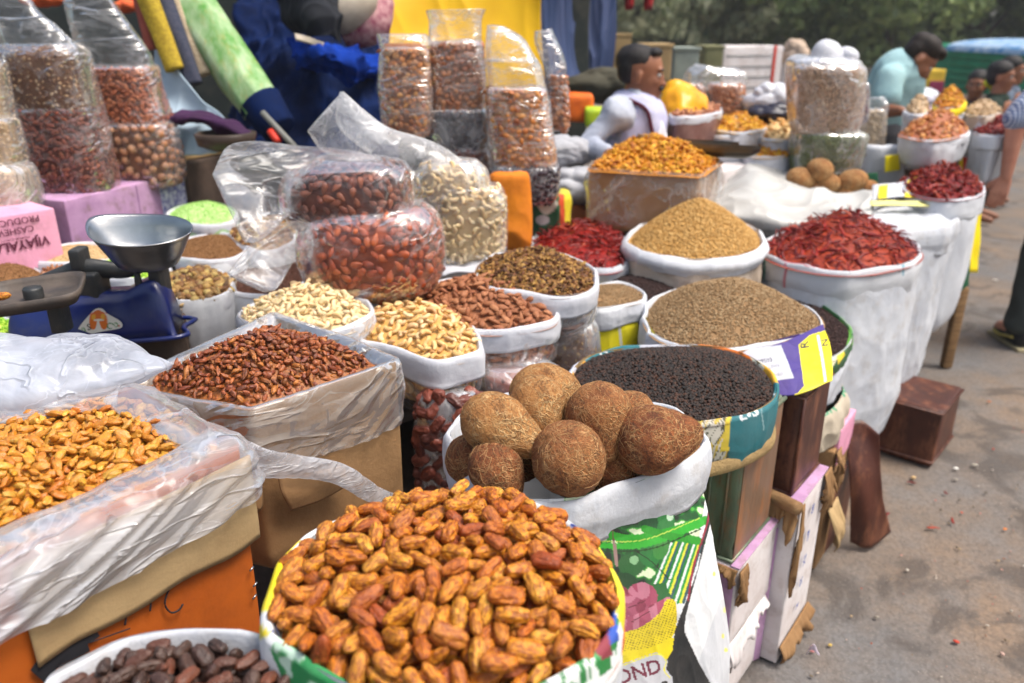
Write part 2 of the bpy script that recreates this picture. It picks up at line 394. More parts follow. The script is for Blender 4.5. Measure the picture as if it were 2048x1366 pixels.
class Heap:
    def __init__(s, R, peak, H, k=1.6, sink=.012, margin=.012, lump=.004, seed=0, core=0.0):
        s.R = R; s.p = P(*peak) if max(abs(peak[0]), abs(peak[1])) > 5 else np.array(peak); s.H = H; s.k = k; s.sink = sink; s.lump = lump; s.seed = seed
        d = R-s.p; s.ang = np.arctan2(d[:, 1], d[:, 0]); s.rr = np.hypot(d[:, 0], d[:, 1])-margin; o = np.argsort(s.ang)
        s.ang = s.ang[o]; s.rr = s.rr[o]; s.rz = R[o, 2]; s.zm = R[:, 2].mean(); s.core = core
    def t(s, x, y):
        dx, dy = x-s.p[0], y-s.p[1]; a = np.arctan2(dy, dx); r = np.interp(a, s.ang, s.rr, period=2*math.pi)
        return np.hypot(dx, dy)/r, np.interp(a, s.ang, s.rz, period=2*math.pi)
    def z(s, x, y):
        t, rz = s.t(x, y); t1 = np.clip(t, 0, 1); t1 = np.sqrt(t1**2+s.core**2*(1-t1)**2)
        z = (rz-s.sink)*t1+(s.zm-s.sink)*(1-t1)+s.H*(1-t1**s.k)
        return z+s.lump*sn(np.stack([x, y, 0*x], -1), 25, s.seed)*np.clip(1.2-t, 0, 1)
    def surf(s, m=24, n=96, drop=0, tmax=1.06):
        th = np.linspace(0, 2*math.pi, n, endpoint=False); tt = np.linspace(0.01, tmax, m)[:, None]
        r = np.interp(th, s.ang, s.rr, period=2*math.pi); X = s.p[0]+tt*r*np.cos(th); Y = s.p[1]+tt*r*np.sin(th)
        return loft(np.stack([X, Y, s.z(X, Y)-drop], -1), True, True)
    def nrm(s, x, y, e=.004):
        gx = (s.z(x+e, y)-s.z(x-e, y))/(2*e); gy = (s.z(x, y+e)-s.z(x, y-e))/(2*e)
        n = np.stack([-gx, -gy, 1+0*gx], -1); return n/np.linalg.norm(n, axis=-1, keepdims=True)
    def rand(s, n, rg, tm=.98):
        a = rg.uniform(-math.pi, math.pi, n*3); r = np.interp(a, s.ang, s.rr, period=2*math.pi); w = r*r/(r*r).max(); a = a[rg.rand(len(a)) < w][:n]
        r = np.interp(a, s.ang, s.rr, period=2*math.pi)*tm; t = np.sqrt(rg.rand(len(a))); return s.p[0]+t*r*np.cos(a), s.p[1]+t*r*np.sin(a)

def frame(n, yaw):
    """rotation matrices with z along n and x at angle yaw around it"""
    n = np.atleast_2d(n); u = np.cross(np.array([0, 1., 0]), n); u /= np.linalg.norm(u, axis=1)[:, None]+1e-9; v = np.cross(n, u)
    yaw = np.atleast_1d(yaw)[:, None]; x = u*np.cos(yaw)+v*np.sin(yaw); y = np.cross(n, x)
    return np.stack([x, y, n], -1)
def scatter(hp, N, size, seed=0, tilt=.4, sc=(.85, 1.15), lift=0, tm=.98, back=True):
    """fine seeds laid over a heap"""
    rg = np.random.RandomState(seed); x, y = hp.rand(N, rg, tm); n = hp.nrm(x, y)
    n = n+rg.normal(size=n.shape)*tilt; n /= np.linalg.norm(n, axis=1)[:, None]
    M = frame(n, rg.uniform(0, 6.28, len(x))); s = rg.uniform(*sc, len(x))
    return np.stack([x, y, hp.z(x, y)+lift+rg.uniform(-.3, .5, len(x))*size], -1), M*s[:, None, None]
def instances(tpls, pos, M, seed=0):
    """merge copies of small templates into one vertex/face set"""
    rg = np.random.RandomState(seed); w = rg.randint(0, len(tpls), len(pos)); Vs = []; Fs = []; o = 0
    for k, (V, F) in enumerate(tpls):
        i = np.where(w == k)[0]
        if not len(i): continue
        W = np.einsum('nij,vj->nvi', M[i], V)+pos[i][:, None]; Vs.append(W.reshape(-1, 3))
        for f in (F if isinstance(F, list) else [F]):
            Fs.append((f[None]+(np.arange(len(i))*len(V))[:, None, None]+o).reshape(-1, f.shape[1]))
        o += len(i)*len(V)
    if not Vs: return np.zeros((0, 3)), []
    d = {}
    for f in Fs: d.setdefault(f.shape[1], []).append(f)
    return np.vstack(Vs), [np.vstack(v) for v in d.values()]
def pile(hp, abc, N, K=8, seed=0, cell=.0035, tilt=.35, sc=(.82, 1.15), fill=1.3, tm=.97, thr=.012, rimstop=True):
    """drop ellipsoid-sized pieces onto a height field until the heap has its shape"""
    rg = np.random.RandomState(seed); R = hp.R; x0, y0 = R[:, 0].min()-.03, R[:, 1].min()-.03
    nx, ny = int((R[:, 0].max()+.03-x0)/cell)+1, int((R[:, 1].max()+.03-y0)/cell)+1
    gx, gy = np.meshgrid(x0+np.arange(nx)*cell, y0+np.arange(ny)*cell, indexing='ij'); tgt = hp.z(gx, gy); t, rz = hp.t(gx, gy)
    Hf = tgt-abc[2]*2*fill; 
    if rimstop: Hf = np.where(t > max(1.0, float(rimstop)), rz-.002, Hf)
    own = -np.ones(Hf.shape, int); res = []; fails = 0
    for it in range(N):
        xs, ys = hp.rand(K, rg, tm); best = None
        nn = hp.nrm(xs, ys)
        for x, y, n in zip(xs, ys, nn):
            s = rg.uniform(*sc); n = n+rg.normal(size=3)*tilt; n /= np.linalg.norm(n); M = frame(n, rg.uniform(0, 6.28))[0]
            S = np.array(abc)*s; Mi = M @ np.diag(1/S**2) @ M.T; ext = np.sqrt(np.diag(M @ np.diag(S**2) @ M.T))
            i0, i1 = max(int((x-ext[0]-x0)/cell), 0), min(int((x+ext[0]-x0)/cell)+2, nx); j0, j1 = max(int((y-ext[1]-y0)/cell), 0), min(int((y+ext[1]-y0)/cell)+2, ny)
            if i1 <= i0 or j1 <= j0: continue
            dx = gx[i0:i1, j0:j1]-x; dy = gy[i0:i1, j0:j1]-y; a = Mi[2, 2]; b = Mi[0, 2]*dx+Mi[1, 2]*dy; c = Mi[0, 0]*dx*dx+2*Mi[0, 1]*dx*dy+Mi[1, 1]*dy*dy-1
            D = b*b-a*c; ok = D > 0; sq = np.sqrt(np.maximum(D, 0)); lo = (-b-sq)/a; hi = (-b+sq)/a
            if not ok.any(): continue
            z = np.max(np.where(ok, Hf[i0:i1, j0:j1]-lo, -9)); cost = z+ext[2]*.5-hp.z(np.array(x), np.array(y))
            if best is None or cost < best[0]: best = (cost, x, y, z, M*s, (i0, i1, j0, j1), ok, hi)
        if best is None or best[0] > thr:
            fails += 1
            if fails > 90: break
            continue
        _, x, y, z, M, (i0, i1, j0, j1), ok, hi = best; z -= abc[2]*.18
        sub = Hf[i0:i1, j0:j1]; up = ok & (z+hi > sub); sub[up] = (z+hi)[up]; own[i0:i1, j0:j1][up] = len(res); res.append((np.array([x, y, z]), M))
    vis = np.bincount(own[own >= 0].ravel(), minlength=len(res))
    pos = np.array([r[0] for r in res]); M = np.array([r[1] for r in res]); keep = vis > 2
    return pos[keep], M[keep], vis[keep]*(1.0/topx(pos[keep])[2]**2)
def items(name, label, cat, group, tpls, m, pos, M, vis, limit, stuff=None, under=None, undermat=None, parent=None):
    """the pieces that show largest become things of their own, the rest one mass together with what lies under them"""
    x, y, d = topx(pos); vis = np.where((x < -30) | (x > 2078) | (y > 1400) | (y < -20), 0, vis)
    o = np.argsort(-vis); ind = [i for i in o[:limit] if vis[i] > 0]; rest = np.array([i for i in o if i not in set(ind)], int)
    mes = []
    for V, F in tpls:
        me = meshd(name, V, F); me.materials.append(m); mes.append(me)
    for i in ind:
        ob = bpy.data.objects.new(name, mes[int(i) % len(mes)]); ob.matrix_world = Matrix([list(M[i][r])+[pos[i][r]] for r in range(3)]+[[0, 0, 0, 1]])
        link(ob); tag(ob, label, cat, group)
    if stuff:
        parts = []
        if len(rest): parts.append(instances(tpls, pos[rest], M[rest]))
        if under is not None: parts.append(under)
        if parts:
            V, F = join(parts); so = mk(stuff[0], V, F, m, None); tag(so, stuff[1], stuff[2], kind='stuff')
            if under is not None and undermat:
                so.data.materials.append(undermat); nf = sum(len(f) for f in (under[1] if isinstance(under[1], list) else [under[1]]))
                # faces are grouped by part, the underlay comes last
                idx = np.zeros(len(so.data.polygons), np.int32); idx[-nf:] = 1; so.data.polygons.foreach_set('material_index', idx)
def seeds(name, label, cat, hp, tpls, m, N, size, seed=0, drop=.001, tilt=.5, um=None, m_=30, n_=120, tm=.99, parent=None):
    pos, M = scatter(hp, N, size, seed, tilt, tm=tm); V, F = join([instances(tpls, pos, M, seed), hp.surf(m_, n_, drop)])
    return tag(mk(name, V, F, m), label, cat, kind='stuff')

# ---------------------------------------------------------------- food templates (x is the long axis)
def sph(nu, nv): 
    ph = np.linspace(0.0, math.pi, nv); th = np.linspace(0, 2*math.pi, nu, endpoint=False)
    return ph[:, None], th[None, :]
def ellip(a, b, c, nu=10, nv=7, fn=None, disp=0, f=200, seed=0, pw=1.0):
    ph, th = sph(nu, nv); r = np.sin(ph)**pw; L = np.stack([a*np.cos(ph)+0*th, b*r*np.cos(th), c*r*np.sin(th)], -1)
    if fn: L = fn(L, ph, th)
    if disp: L = L*(1+disp*sn(L+seed*.37, f, seed)[..., None])
    V, F = loft(L); return V, F
def date_t(seed, a=.0205, b=.0090, c=.0086, hi=True):
    rg = np.random.RandomState(seed); k = rg.uniform(.8, 1.15); be = rg.uniform(-.12, .12)
    def fn(L, ph, th):
        x = L[..., 0]/a; q = np.sqrt(np.maximum(1-np.abs(x)**2.8, 0)); r0 = np.maximum(np.sin(ph), 1e-6)
        L[..., 1] = L[..., 1]/r0*q*(1-.14*x*k); L[..., 2] = L[..., 2]/r0*q*(1-.1*x)
        G = np.stack([x*1.6+0*th, np.cos(th)*2.2+0*x, np.sin(th)*2.2+0*x], -1)
        w = .10*ridge(G*np.array([.28, 1, 1]), 2.6, seed)+.10*ridge(G*np.array([.45, 1, 1]), 4.8, seed+3)+.06*ridge(G*np.array([.9, 1, 1]), 9, seed+5)+.05*sn(G*np.array([1, .4, .4]), 1.5, seed+8)+.06*ridge(G*np.array([2.2, 1, 1]), 5.5, seed+11); w = w+np.where(np.abs(x) > .9, -.12, 0)
        L[..., 1:] *= (1+w)[..., None]; L[..., 2] += be*a*(1-x**2)*.8; L[..., 1] += be*.6*a*x*x
        return L
    return ellip(a*rg.uniform(.78, 1.15), b*rg.uniform(.85, 1.18), c*rg.uniform(.85, 1.1), 34 if hi else 12, 36 if hi else 12, fn)
def raisin_t(seed, a=.0105, b=.0068, c=.0048, hi=True):
    rg = np.random.RandomState(seed); a *= rg.uniform(.62, 1.2); b *= rg.uniform(.75, 1.15)
    def fn(L, ph, th):
        G = L/np.array([a, b, c]); w = .20*ridge(G*np.array([.4, 1, 1]), 3.0, seed)+.13*ridge(G*np.array([.6, 1, 1]), 6.0, seed+4)+.10*sn(G, 1.6, seed+9)
        L = L*(1+w)[..., None]; L[..., 2] += .0012*np.cos(G[..., 0]*2+seed); L[..., 1] *= (1+.10*G[..., 0]); return L
    return ellip(a, b, c, 18 if hi else 9, 16 if hi else 8, fn)
def almond_t(seed, a=.0125, b=.0072, c=.0042, hi=True):
    rg = np.random.RandomState(seed); a *= rg.uniform(.9, 1.12)
    def fn(L, ph, th):
        x = L[..., 0]/a; L[..., 1:] *= (.98-.36*x-.12*x*x)[..., None]; w = .025*ridge(L*np.array([8, 1, 1])/b, 3, seed); L[..., 1:] *= (1+w)[..., None]; return L
    return ellip(a, b, c, 14 if hi else 8, 12 if hi else 8, fn)
def cashew_t(seed, s=.0115, hi=True):
    rg = np.random.RandomState(seed); n = 14 if hi else 8; t = np.linspace(0, 1, n); an = (t-.5)*rg.uniform(2.5, 3.3); rr = s*.72
    path = np.stack([rr*np.sin(an)*1.15, rr*(np.cos(an)-.5), 0*t], -1); path[:, 2] = rg.uniform(-.2, .2)*s*t
    rad = s*.44*np.sqrt(np.maximum(1-np.abs(2*t-1)**3, .02))*(1.12-.38*t)
    return tube(path, rad, 10 if hi else 7, flat=.85)
def chilli_t(seed, L=.05, r=.0055, stem=True, hi=True):
    rg = np.random.RandomState(seed); n = 12 if hi else 7; t = np.linspace(0, 1, n); be = rg.uniform(.3, 1.9)*(1 if rg.rand() > .5 else -1)
    an = be*(t-.4); x = np.cumsum(np.cos(an))*L/n; y = np.cumsum(np.sin(an))*L/n; z = np.cumsum(rg.normal(size=n))*.0008
    p = np.stack([x-x.mean(), y-y.mean(), z], -1); rad = r*(np.sin(np.pi*np.clip(t*.9+.06, 0, 1))**.55)*(1.2-t*.8)*(1+.15*rg.normal(size=n)); rad[-1] = .0004
    return tube(p, np.abs(rad), 8 if hi else 6, flat=.55)
def chunk_t(seed, s=.006, fl=.6):
    rg = np.random.RandomState(seed); return ellip(s*rg.uniform(.7, 1.3), s*rg.uniform(.5, .9), s*fl*rg.uniform(.5, 1), 9, 7, None, .35, 3/s*.6, seed)
def grain_t(seed, a=.0028, b=.0011):
    rg = np.random.RandomState(seed); return ellip(a*rg.uniform(.8, 1.2), b, b*.9, 6, 5)
def ball_t(seed, r=.0026): return ellip(r, r*.96, r*.93, 8, 6, None, .09, 900, seed)
T_date = [date_t(i) for i in range(9)]; T_black = [date_t(i+40, .0165, .0082, .0070) for i in range(7)]
T_raisin = [raisin_t(i) for i in range(7)]; T_almond = [almond_t(i) for i in range(6)]; T_cashew = [cashew_t(i) for i in range(7)]
T_chilli = [chilli_t(i) for i in range(8)]; T_chunk = [chunk_t(i) for i in range(6)]; T_grain = [grain_t(i) for i in range(4)]; T_ball = [ball_t(i) for i in range(5)]

# ---------------------------------------------------------------- bags given by their outline
def outline_loft(secs, Y, n=56, ratio=.8, m=40, yaw=0, smooth=True, p=2.4, f=None):
    """secs: (y, x_left, x_right[, ratio]) in the photograph's pixels, standing at depth Y"""
    C = []
    for s in secs:
        a, b = Q(s[1], s[0], Y), Q(s[2], s[0], Y); C.append([*((a+b)/2), (b[0]-a[0])/2, s[3] if len(s) > 3 else ratio])
    C = np.array(C)
    if smooth: C = cr(C, m)
    th = np.linspace(0, 2*math.pi, n, endpoint=False); cx = np.sign(np.cos(th))*np.abs(np.cos(th))**(2/p); cy = np.sign(np.sin(th))*np.abs(np.sin(th))**(2/p)
    L = np.stack([C[:, 0:1]+C[:, 3:4]*cx, C[:, 1:2]+C[:, 3:4]*C[:, 4:5]*cy, C[:, 2:3]+0*th], -1)
    return L
def loopn(L):
    tv = np.roll(L, -1, 1)-np.roll(L, 1, 1); tu = np.gradient(L, axis=0); n = np.cross(tv, tu); n /= np.linalg.norm(n, axis=-1, keepdims=True)+1e-9
    c = L.mean(1, keepdims=True); s = np.sign(np.sum(n*(L-c), -1, keepdims=True)); s[s == 0] = 1; return n*s
def sideitems(L, n, size, seed=0, inset=.0, tilt=.25, front=True, vr=(0, 1), dens=1.0):
    """pieces pressed against the inside of a bag wall"""
    rg = np.random.RandomState(seed); m, k, _ = L.shape; NN = loopn(L); pts = []; out = []; cell = {}
    for _ in range(n*6):
        if len(out) >= n: break
        u = rg.uniform(vr[0], vr[1])*(m-1.001); v = rg.uniform(0, k); i, j = int(u), int(v) % k; fu, fv = u-i, v-int(v); j2 = (j+1) % k
        p = (L[i, j]*(1-fu)+L[i+1, j]*fu)*(1-fv)+(L[i, j2]*(1-fu)+L[i+1, j2]*fu)*fv; nn = NN[i, j]
        if front and nn @ (CAMP-p) < -.05: continue
        key = tuple((p/size).astype(int)); near = False
        for a in (-1, 0, 1):
            for b in (-1, 0, 1):
                for c in (-1, 0, 1):
                    for q in cell.get((key[0]+a, key[1]+b, key[2]+c), ()):
                        if (q-p) @ (q-p) < (size*.78)**2: near = True
        if near: continue
        cell.setdefault(key, []).append(p); nt_ = nn+rg.normal(size=3)*tilt; nt_ /= np.linalg.norm(nt_)
        out.append((p-nn*inset, frame(nt_, rg.uniform(0, 6.28))[0]*rg.uniform(.88, 1.12)))
    return np.array([o[0] for o in out]), np.array([o[1] for o in out])
def wrinkled(L, amt=.004, f=18, seed=0, dirv=(1, 1, .5), mn=0):
    N = loopn(L); return L+N*(wr(L*np.array(dirv), f, seed)*amt+mn)[..., None]
def ribbon(a, b, m=36, n=26, thick=.02, wrk=.008, f=14, seed=0, round_=True, cap=False, sag=0):
    """a flattened tube of cloth or film between two edge curves (arrays of 3D points)"""
    a = cr(a, m); b = cr(b, m); th = np.linspace(0, 2*math.pi, n, endpoint=False); c = (a+b)/2; h = (a-b)/2
    t = np.gradient(c, axis=0); nn = np.cross(t, h); nn /= np.linalg.norm(nn, axis=1)[:, None]+1e-9; tk = np.interp(np.linspace(0, 1, m), np.linspace(0, 1, len(thick)), thick) if hasattr(thick, '__len__') else np.full(m, thick)
    L = c[:, None]+h[:, None]*np.cos(th)[None, :, None]+nn[:, None]*(tk[:, None]*np.sin(th)[None])[..., None]
    L = L+nn[:, None]*(wr(L, f, seed)*wrk)[..., None]
    return L
def px3(pts): return np.array([A(x, y, d) for x, y, d in pts])
def sheet(grid, m=60, n=60, wrk=.01, f=10, seed=0, thick=.002, dirv=(1, 1, 1)):
    """cloth from a coarse grid of 3D points, folds added, real thickness"""
    G = np.asarray(grid, float); rows = np.array([cr(r, n) for r in G]); S = np.array([cr(rows[:, j], m) for j in range(n)]).transpose(1, 0, 2)
    tu = np.gradient(S, axis=0); tv = np.gradient(S, axis=1); N = np.cross(tv, tu); N /= np.linalg.norm(N, axis=-1, keepdims=True)+1e-9
    S = S+N*(wr(S*np.array(dirv), f, seed)*wrk)[..., None]; B = S-N*thick
    F = gridF(m, n, False); k = m*n; V = np.vstack([S.reshape(-1, 3), B.reshape(-1, 3)]); Fs = [F, F[:, ::-1]+k]
    e = np.concatenate([np.arange(n), np.arange(1, m)*n+n-1, (m-1)*n+np.arange(n-2, -1, -1), np.arange(m-2, 0, -1)*n]); e2 = np.roll(e, -1)
    Fs.append(np.stack([e, e+k, e2+k, e2], -1)); return V, [np.vstack(Fs)]
def carton(name, label, cat, pA, pB, z, depth, height, m, group=None, r=.006, ns=.0015, seed=0, name2='carton_body'):
    """box whose near top edge runs between two photo points at height z; goes back by depth, down by height"""
    a, b = P(*pA, z), P(*pB, z); ux = b-a; w = np.linalg.norm(ux); ux /= w; uy = np.cross([0, 0, 1], ux)
    if uy[1] < 0: uy = -uy
    c = (a+b)/2+uy*depth/2-np.array([0, 0, height/2]); rz = math.atan2(ux[1], ux[0])
    t = thing(name, label, cat, c-np.array([0, 0, height/2]), group)
    V, F = xf(rbox((w, depth, height), r, 8, ns, seed), c, rz); mk(name2, V, F, m, t)
    return t, a, b, ux, uy, w
def rimlin(pts, z, n=140, rnd=.012):
    """rim with corners: straight sides, slightly rounded"""
    W = np.array([P(p[0], p[1], z+(p[2] if len(p) > 2 else 0)) for p in pts]); q = np.vstack([W, W[:1]]); s = np.concatenate([[0], np.cumsum(np.linalg.norm(np.diff(q, axis=0), axis=1))])
    t = np.linspace(0, s[-1], n, endpoint=False); c = np.stack([np.interp(t, s, q[:, i]) for i in range(3)], -1)
    k = max(1, int(rnd/(s[-1]/n)))
    for _ in range(k*2): c = (np.roll(c, 1, 0)+2*c+np.roll(c, -1, 0))/4
    a = np.sum(c[:, 0]*np.roll(c[:, 1], -1)-np.roll(c[:, 0], -1)*c[:, 1]); return c if a > 0 else c[::-1].copy()
def boxat(a, b, inward, depth, height, r=.006, ns=.0015, seed=0, n=8, off=0):
    """rounded box from one top edge a-b, reaching inward by depth and down by height"""
    a = np.asarray(a, float); b = np.asarray(b, float); ux = b-a; ux[2] = 0; w = np.linalg.norm(ux); ux /= w; uy = np.cross([0, 0, 1], ux); iw = np.asarray(inward)
    if uy @ np.append(iw[:2], 0) < 0: uy = -uy
    c = (a+b)/2+uy*depth/2-np.array([0, 0, height/2])
    return xf(rbox((w, depth, height), r, n, ns, seed), c, math.atan2(ux[1], ux[0])), c-np.array([0, 0, height/2]), ux, uy, w
# ---------------------------------------------------------------- materials used all over
M_white = mat('woven_white', (.60, .62, .66), (.47, .49, .54), .8, 5, .7, 45, dirt=(.34, .28, .22), dirtamt=.4, weave=260)
M_whitec = mat('clean_white', (.64, .66, .70), (.53, .55, .60), .7, 5, .7, 34, dirt=(.5, .45, .4), dirtamt=.12)
M_tan = mat('woven_tan', (.42, .33, .25), (.55, .47, .4), .8, 5, .6, 60, dirt=(.2, .14, .1), dirtamt=.3, weave=200)
M_jute = mat('jute', (.42, .29, .13), (.3, .2, .09), .9, 30, .9, 150, weave=350)
M_card = mat('cardboard', (.33, .19, .085), (.24, .13, .055), .85, 6, .35, 120, dirt=(.12, .07, .03), dirtamt=.35)
M_cardl = mat('cardboard_pale', (.43, .30, .15), (.37, .25, .12), .85, 8, .25, 160, dirt=(.25, .16, .08), dirtamt=.3)
M_orange = mat('orange_board', (.52, .12, .012), (.40, .085, .01), .55, 3, .3, 40, dirt=(.15, .04, .01), dirtamt=.35)
M_wboard = mat('white_board', (.72, .68, .68), (.62, .56, .55), .7, 7, .3, 60, dirt=(.3, .2, .15), dirtamt=.4)
M_purple = mat('lilac_board', (.50, .30, .48), (.36, .2, .36), .75, 9, .4, 60, dirt=(.22, .14, .14), dirtamt=.7)
M_pink = mat('pink_board', (.78, .38, .52), (.66, .28, .42), .7, 6, .4, 50, dirt=(.4, .2, .22), dirtamt=.5)
M_rust = mat('rusty_brown_tin', (.10, .028, .015), (.045, .014, .010), .45, 7, .6, 30, spec=.4, dirt=(.24, .09, .045), dirtamt=.75, stretch=(1, 1, .35))
M_tin = mat('old_green_tin', (.20, .25, .17), (.07, .10, .06), .45, 12, .5, 30, spec=.5, metal=.25, dirt=(.25, .1, .04), dirtamt=.8, stretch=(1, 1, .3))
M_tinr = mat('rusty_tin_side', (.30, .19, .13), (.17, .10, .06), .5, 7, .5, 30, spec=.45, metal=.2, dirt=(.45, .16, .04), dirtamt=.6, stretch=(1, 1, .35))
M_wood = mat('old_wood', (.34, .2, .09), (.2, .11, .05), .8, 10, .6, 80, stretch=(1, 1, 6), dirt=(.08, .05, .03), dirtamt=.5)
M_woodd = mat('dark_wood', (.09, .06, .045), (.05, .035, .028), .85, 8, .6, 50)
M_black = mat('black_iron', (.018, .02, .022), (.03, .032, .034), .45, 12, .4, 80, spec=.5, dirt=(.1, .08, .06), dirtamt=.3)
M_print = mat('printed_sack', attr=True, rough=.62, ns=6, bs=.45, bsc=40, weave=260)
M_ink = mat('black_ink', (.02, .02, .025), rough=.7)
M_steel = mat('steel', (.46, .47, .48), (.28, .29, .30), .28, 6, .25, 20, metal=1, stretch=(1, 1, 1))
F_clear = film('film_clear', lo=.01, hi=.06, edge=.16, gloss=.4, sc=6, crease=.30, csc=5, width=.045, stretch=(.7, .7, 1.6))
F_milk = film('film_milky', (.66, .70, .80), lo=.30, hi=.72, edge=.3, sc=8, gloss=.4, crease=.3, csc=6, width=.025)
F_liner = film('film_liner', (.68, .70, .76), lo=.22, hi=.66, edge=.25, sc=5, gloss=.35, stretch=(.5, .5, 2.6), rot=(.35, .35, 0), crease=.35, csc=7, width=.03)
F_haze = film('film_hazy', (.82, .83, .86), lo=.10, hi=.38, edge=.3, sc=7, gloss=.5, crease=.35, csc=5, width=.05)
# food
I_date = mat_item('date_skin', [(.66, .25, .018), (.52, .14, .010), (.74, .36, .035), (.36, .07, .014), (.70, .29, .02), (.58, .18, .012)], .42, .45, (.20, .035, .008), (110, 230, 230), .8, 1., 300, sss=.06)
I_black = mat_item('black_date_skin', [(.035, .02, .016), (.06, .028, .018), (.022, .015, .014), (.16, .045, .02), (.045, .025, .02)], .42, .5, (.10, .05, .035), (50, 260, 260), .5, .9, 240)
I_gold = mat_item('golden_raisin_skin', [(.66, .30, .025), (.48, .14, .012), (.70, .38, .04), (.58, .20, .02), (.56, .33, .05)], .32, .5, (.32, .11, .01), (120, 300, 300), .5, .7, 300, sss=.12)
I_brown = mat_item('brown_raisin_skin', [(.32, .075, .016), (.20, .04, .012), (.44, .12, .02), (.12, .028, .012), (.50, .17, .025)], .46, .55, (.05, .014, .01), (120, 300, 300), .5, .7, 300)
I_almond = mat_item('almond_skin', [(.36, .14, .06), (.28, .10, .042), (.44, .19, .085), (.32, .11, .05)], .6, .3, (.19, .065, .03), (40, 500, 500), .5, .5, 400)
I_almondr = mat_item('almond_red', [(.40, .075, .022), (.30, .05, .018), (.48, .11, .03), (.25, .04, .016)], .4, .4, (.2, .035, .012), (40, 500, 500), .4, .5, 400)
I_almondd = mat_item('almond_dark', [(.20, .05, .025), (.14, .035, .02), (.27, .075, .03), (.11, .03, .018)], .45, .4, (.09, .025, .014), (40, 500, 500), .4, .5, 400)
I_cash = mat_item('cashew_pale', [(.74, .58, .34), (.68, .50, .26), (.78, .64, .42), (.66, .46, .22)], .55, .3, None, bs=.3, bsc=150, sss=.1, spots=(.55, .33, .12))
I_cashr = mat_item('cashew_roast', [(.70, .47, .2), (.60, .34, .1), (.76, .56, .3), (.45, .2, .06)], .5, .35, None, bs=.3, bsc=150, sss=.08, spots=(.42, .2, .06))
I_chil = mat_item('chilli_skin', [(.22, .007, .005), (.11, .005, .005), (.34, .015, .008), (.16, .006, .006), (.46, .06, .014)], .38, .3, (.06, .006, .006), (60, 200, 200), .5, .5, 200)
I_pep = mat_item('peppercorn', [(.018, .013, .011), (.03, .018, .013), (.012, .01, .01), (.075, .028, .014), (.022, .015, .012)], .55, .4, None, bs=.8, bsc=900)
I_cum = mat_item('cumin', [(.34, .22, .11), (.24, .14, .065), (.42, .30, .17), (.28, .18, .09)], .75, .2, None, bs=.4, bsc=600)
I_cor = mat_item('coriander', [(.50, .29, .09), (.40, .21, .055), (.58, .37, .14), (.34, .18, .05)], .7, .2, None, bs=.4, bsc=600)
I_mus = mat_item('dark_seed', [(.03, .015, .014), (.045, .02, .016), (.02, .012, .012)], .7, .3, None, bs=.4, bsc=900)
I_mix = mat_item('dried_petals', [(.07, .025, .012), (.14, .05, .016), (.34, .17, .04), (.05, .02, .012), (.42, .24, .06), (.09, .03, .015)], .6, .3, None, bs=.6, bsc=200)

# ---------------------------------------------------------------- date sack
R = rim([(540, 1200), (585, 1112), (685, 1035), (835, 992), (985, 988), (1115, 1030), (1200, 1102), (1236, 1200), (1205, 1290), (1090, 1365), (930, 1398), (760, 1388), (625, 1330), (552, 1268)], 1.0, 420)
t = thing('date_sack', 'white sack with yellow, blue and green printed rim heaped with amber dried dates', 'sack', [R[:, 0].mean(), R[:, 1].mean(), .55])
Bp = dict(yel=(.86, .70, .01), grn=(.01, .22, .05), blu=(.02, .08, .42), wht=(.78, .80, .82), mar=(.20, .02, .03), blk=(.02, .02, .02), teal=(.0, .16, .2), org=(.85, .2, .01), red=(.6, .02, .03), navy=(.05, .03, .25))
b, c = sack_parts(t, R, .55, M_white, M_print, cuff=.085, bulge=.06, taper=.12, seed=3, off=.010, crows=46, inner=.05, fat=.009, wavy=.012)
def leafy(seed, c1=(.01, .20, .04), c2=(.78, .82, .80), f=.16, g=.012, thr=-.1):
    def fn(x, y):
        v = np.stack([x*f, y*g, 0*x], -1); k = sn(v, 2.2, seed)+.5*sn(v, 6, seed+1)
        C = np.empty((len(x), 4)); C[:] = (*c2, 1); C[k > thr, :3] = c1; m = (k > thr-.12) & (k < thr+.02); C[m, :3] = (.08, .35, .12); return C
    return fn
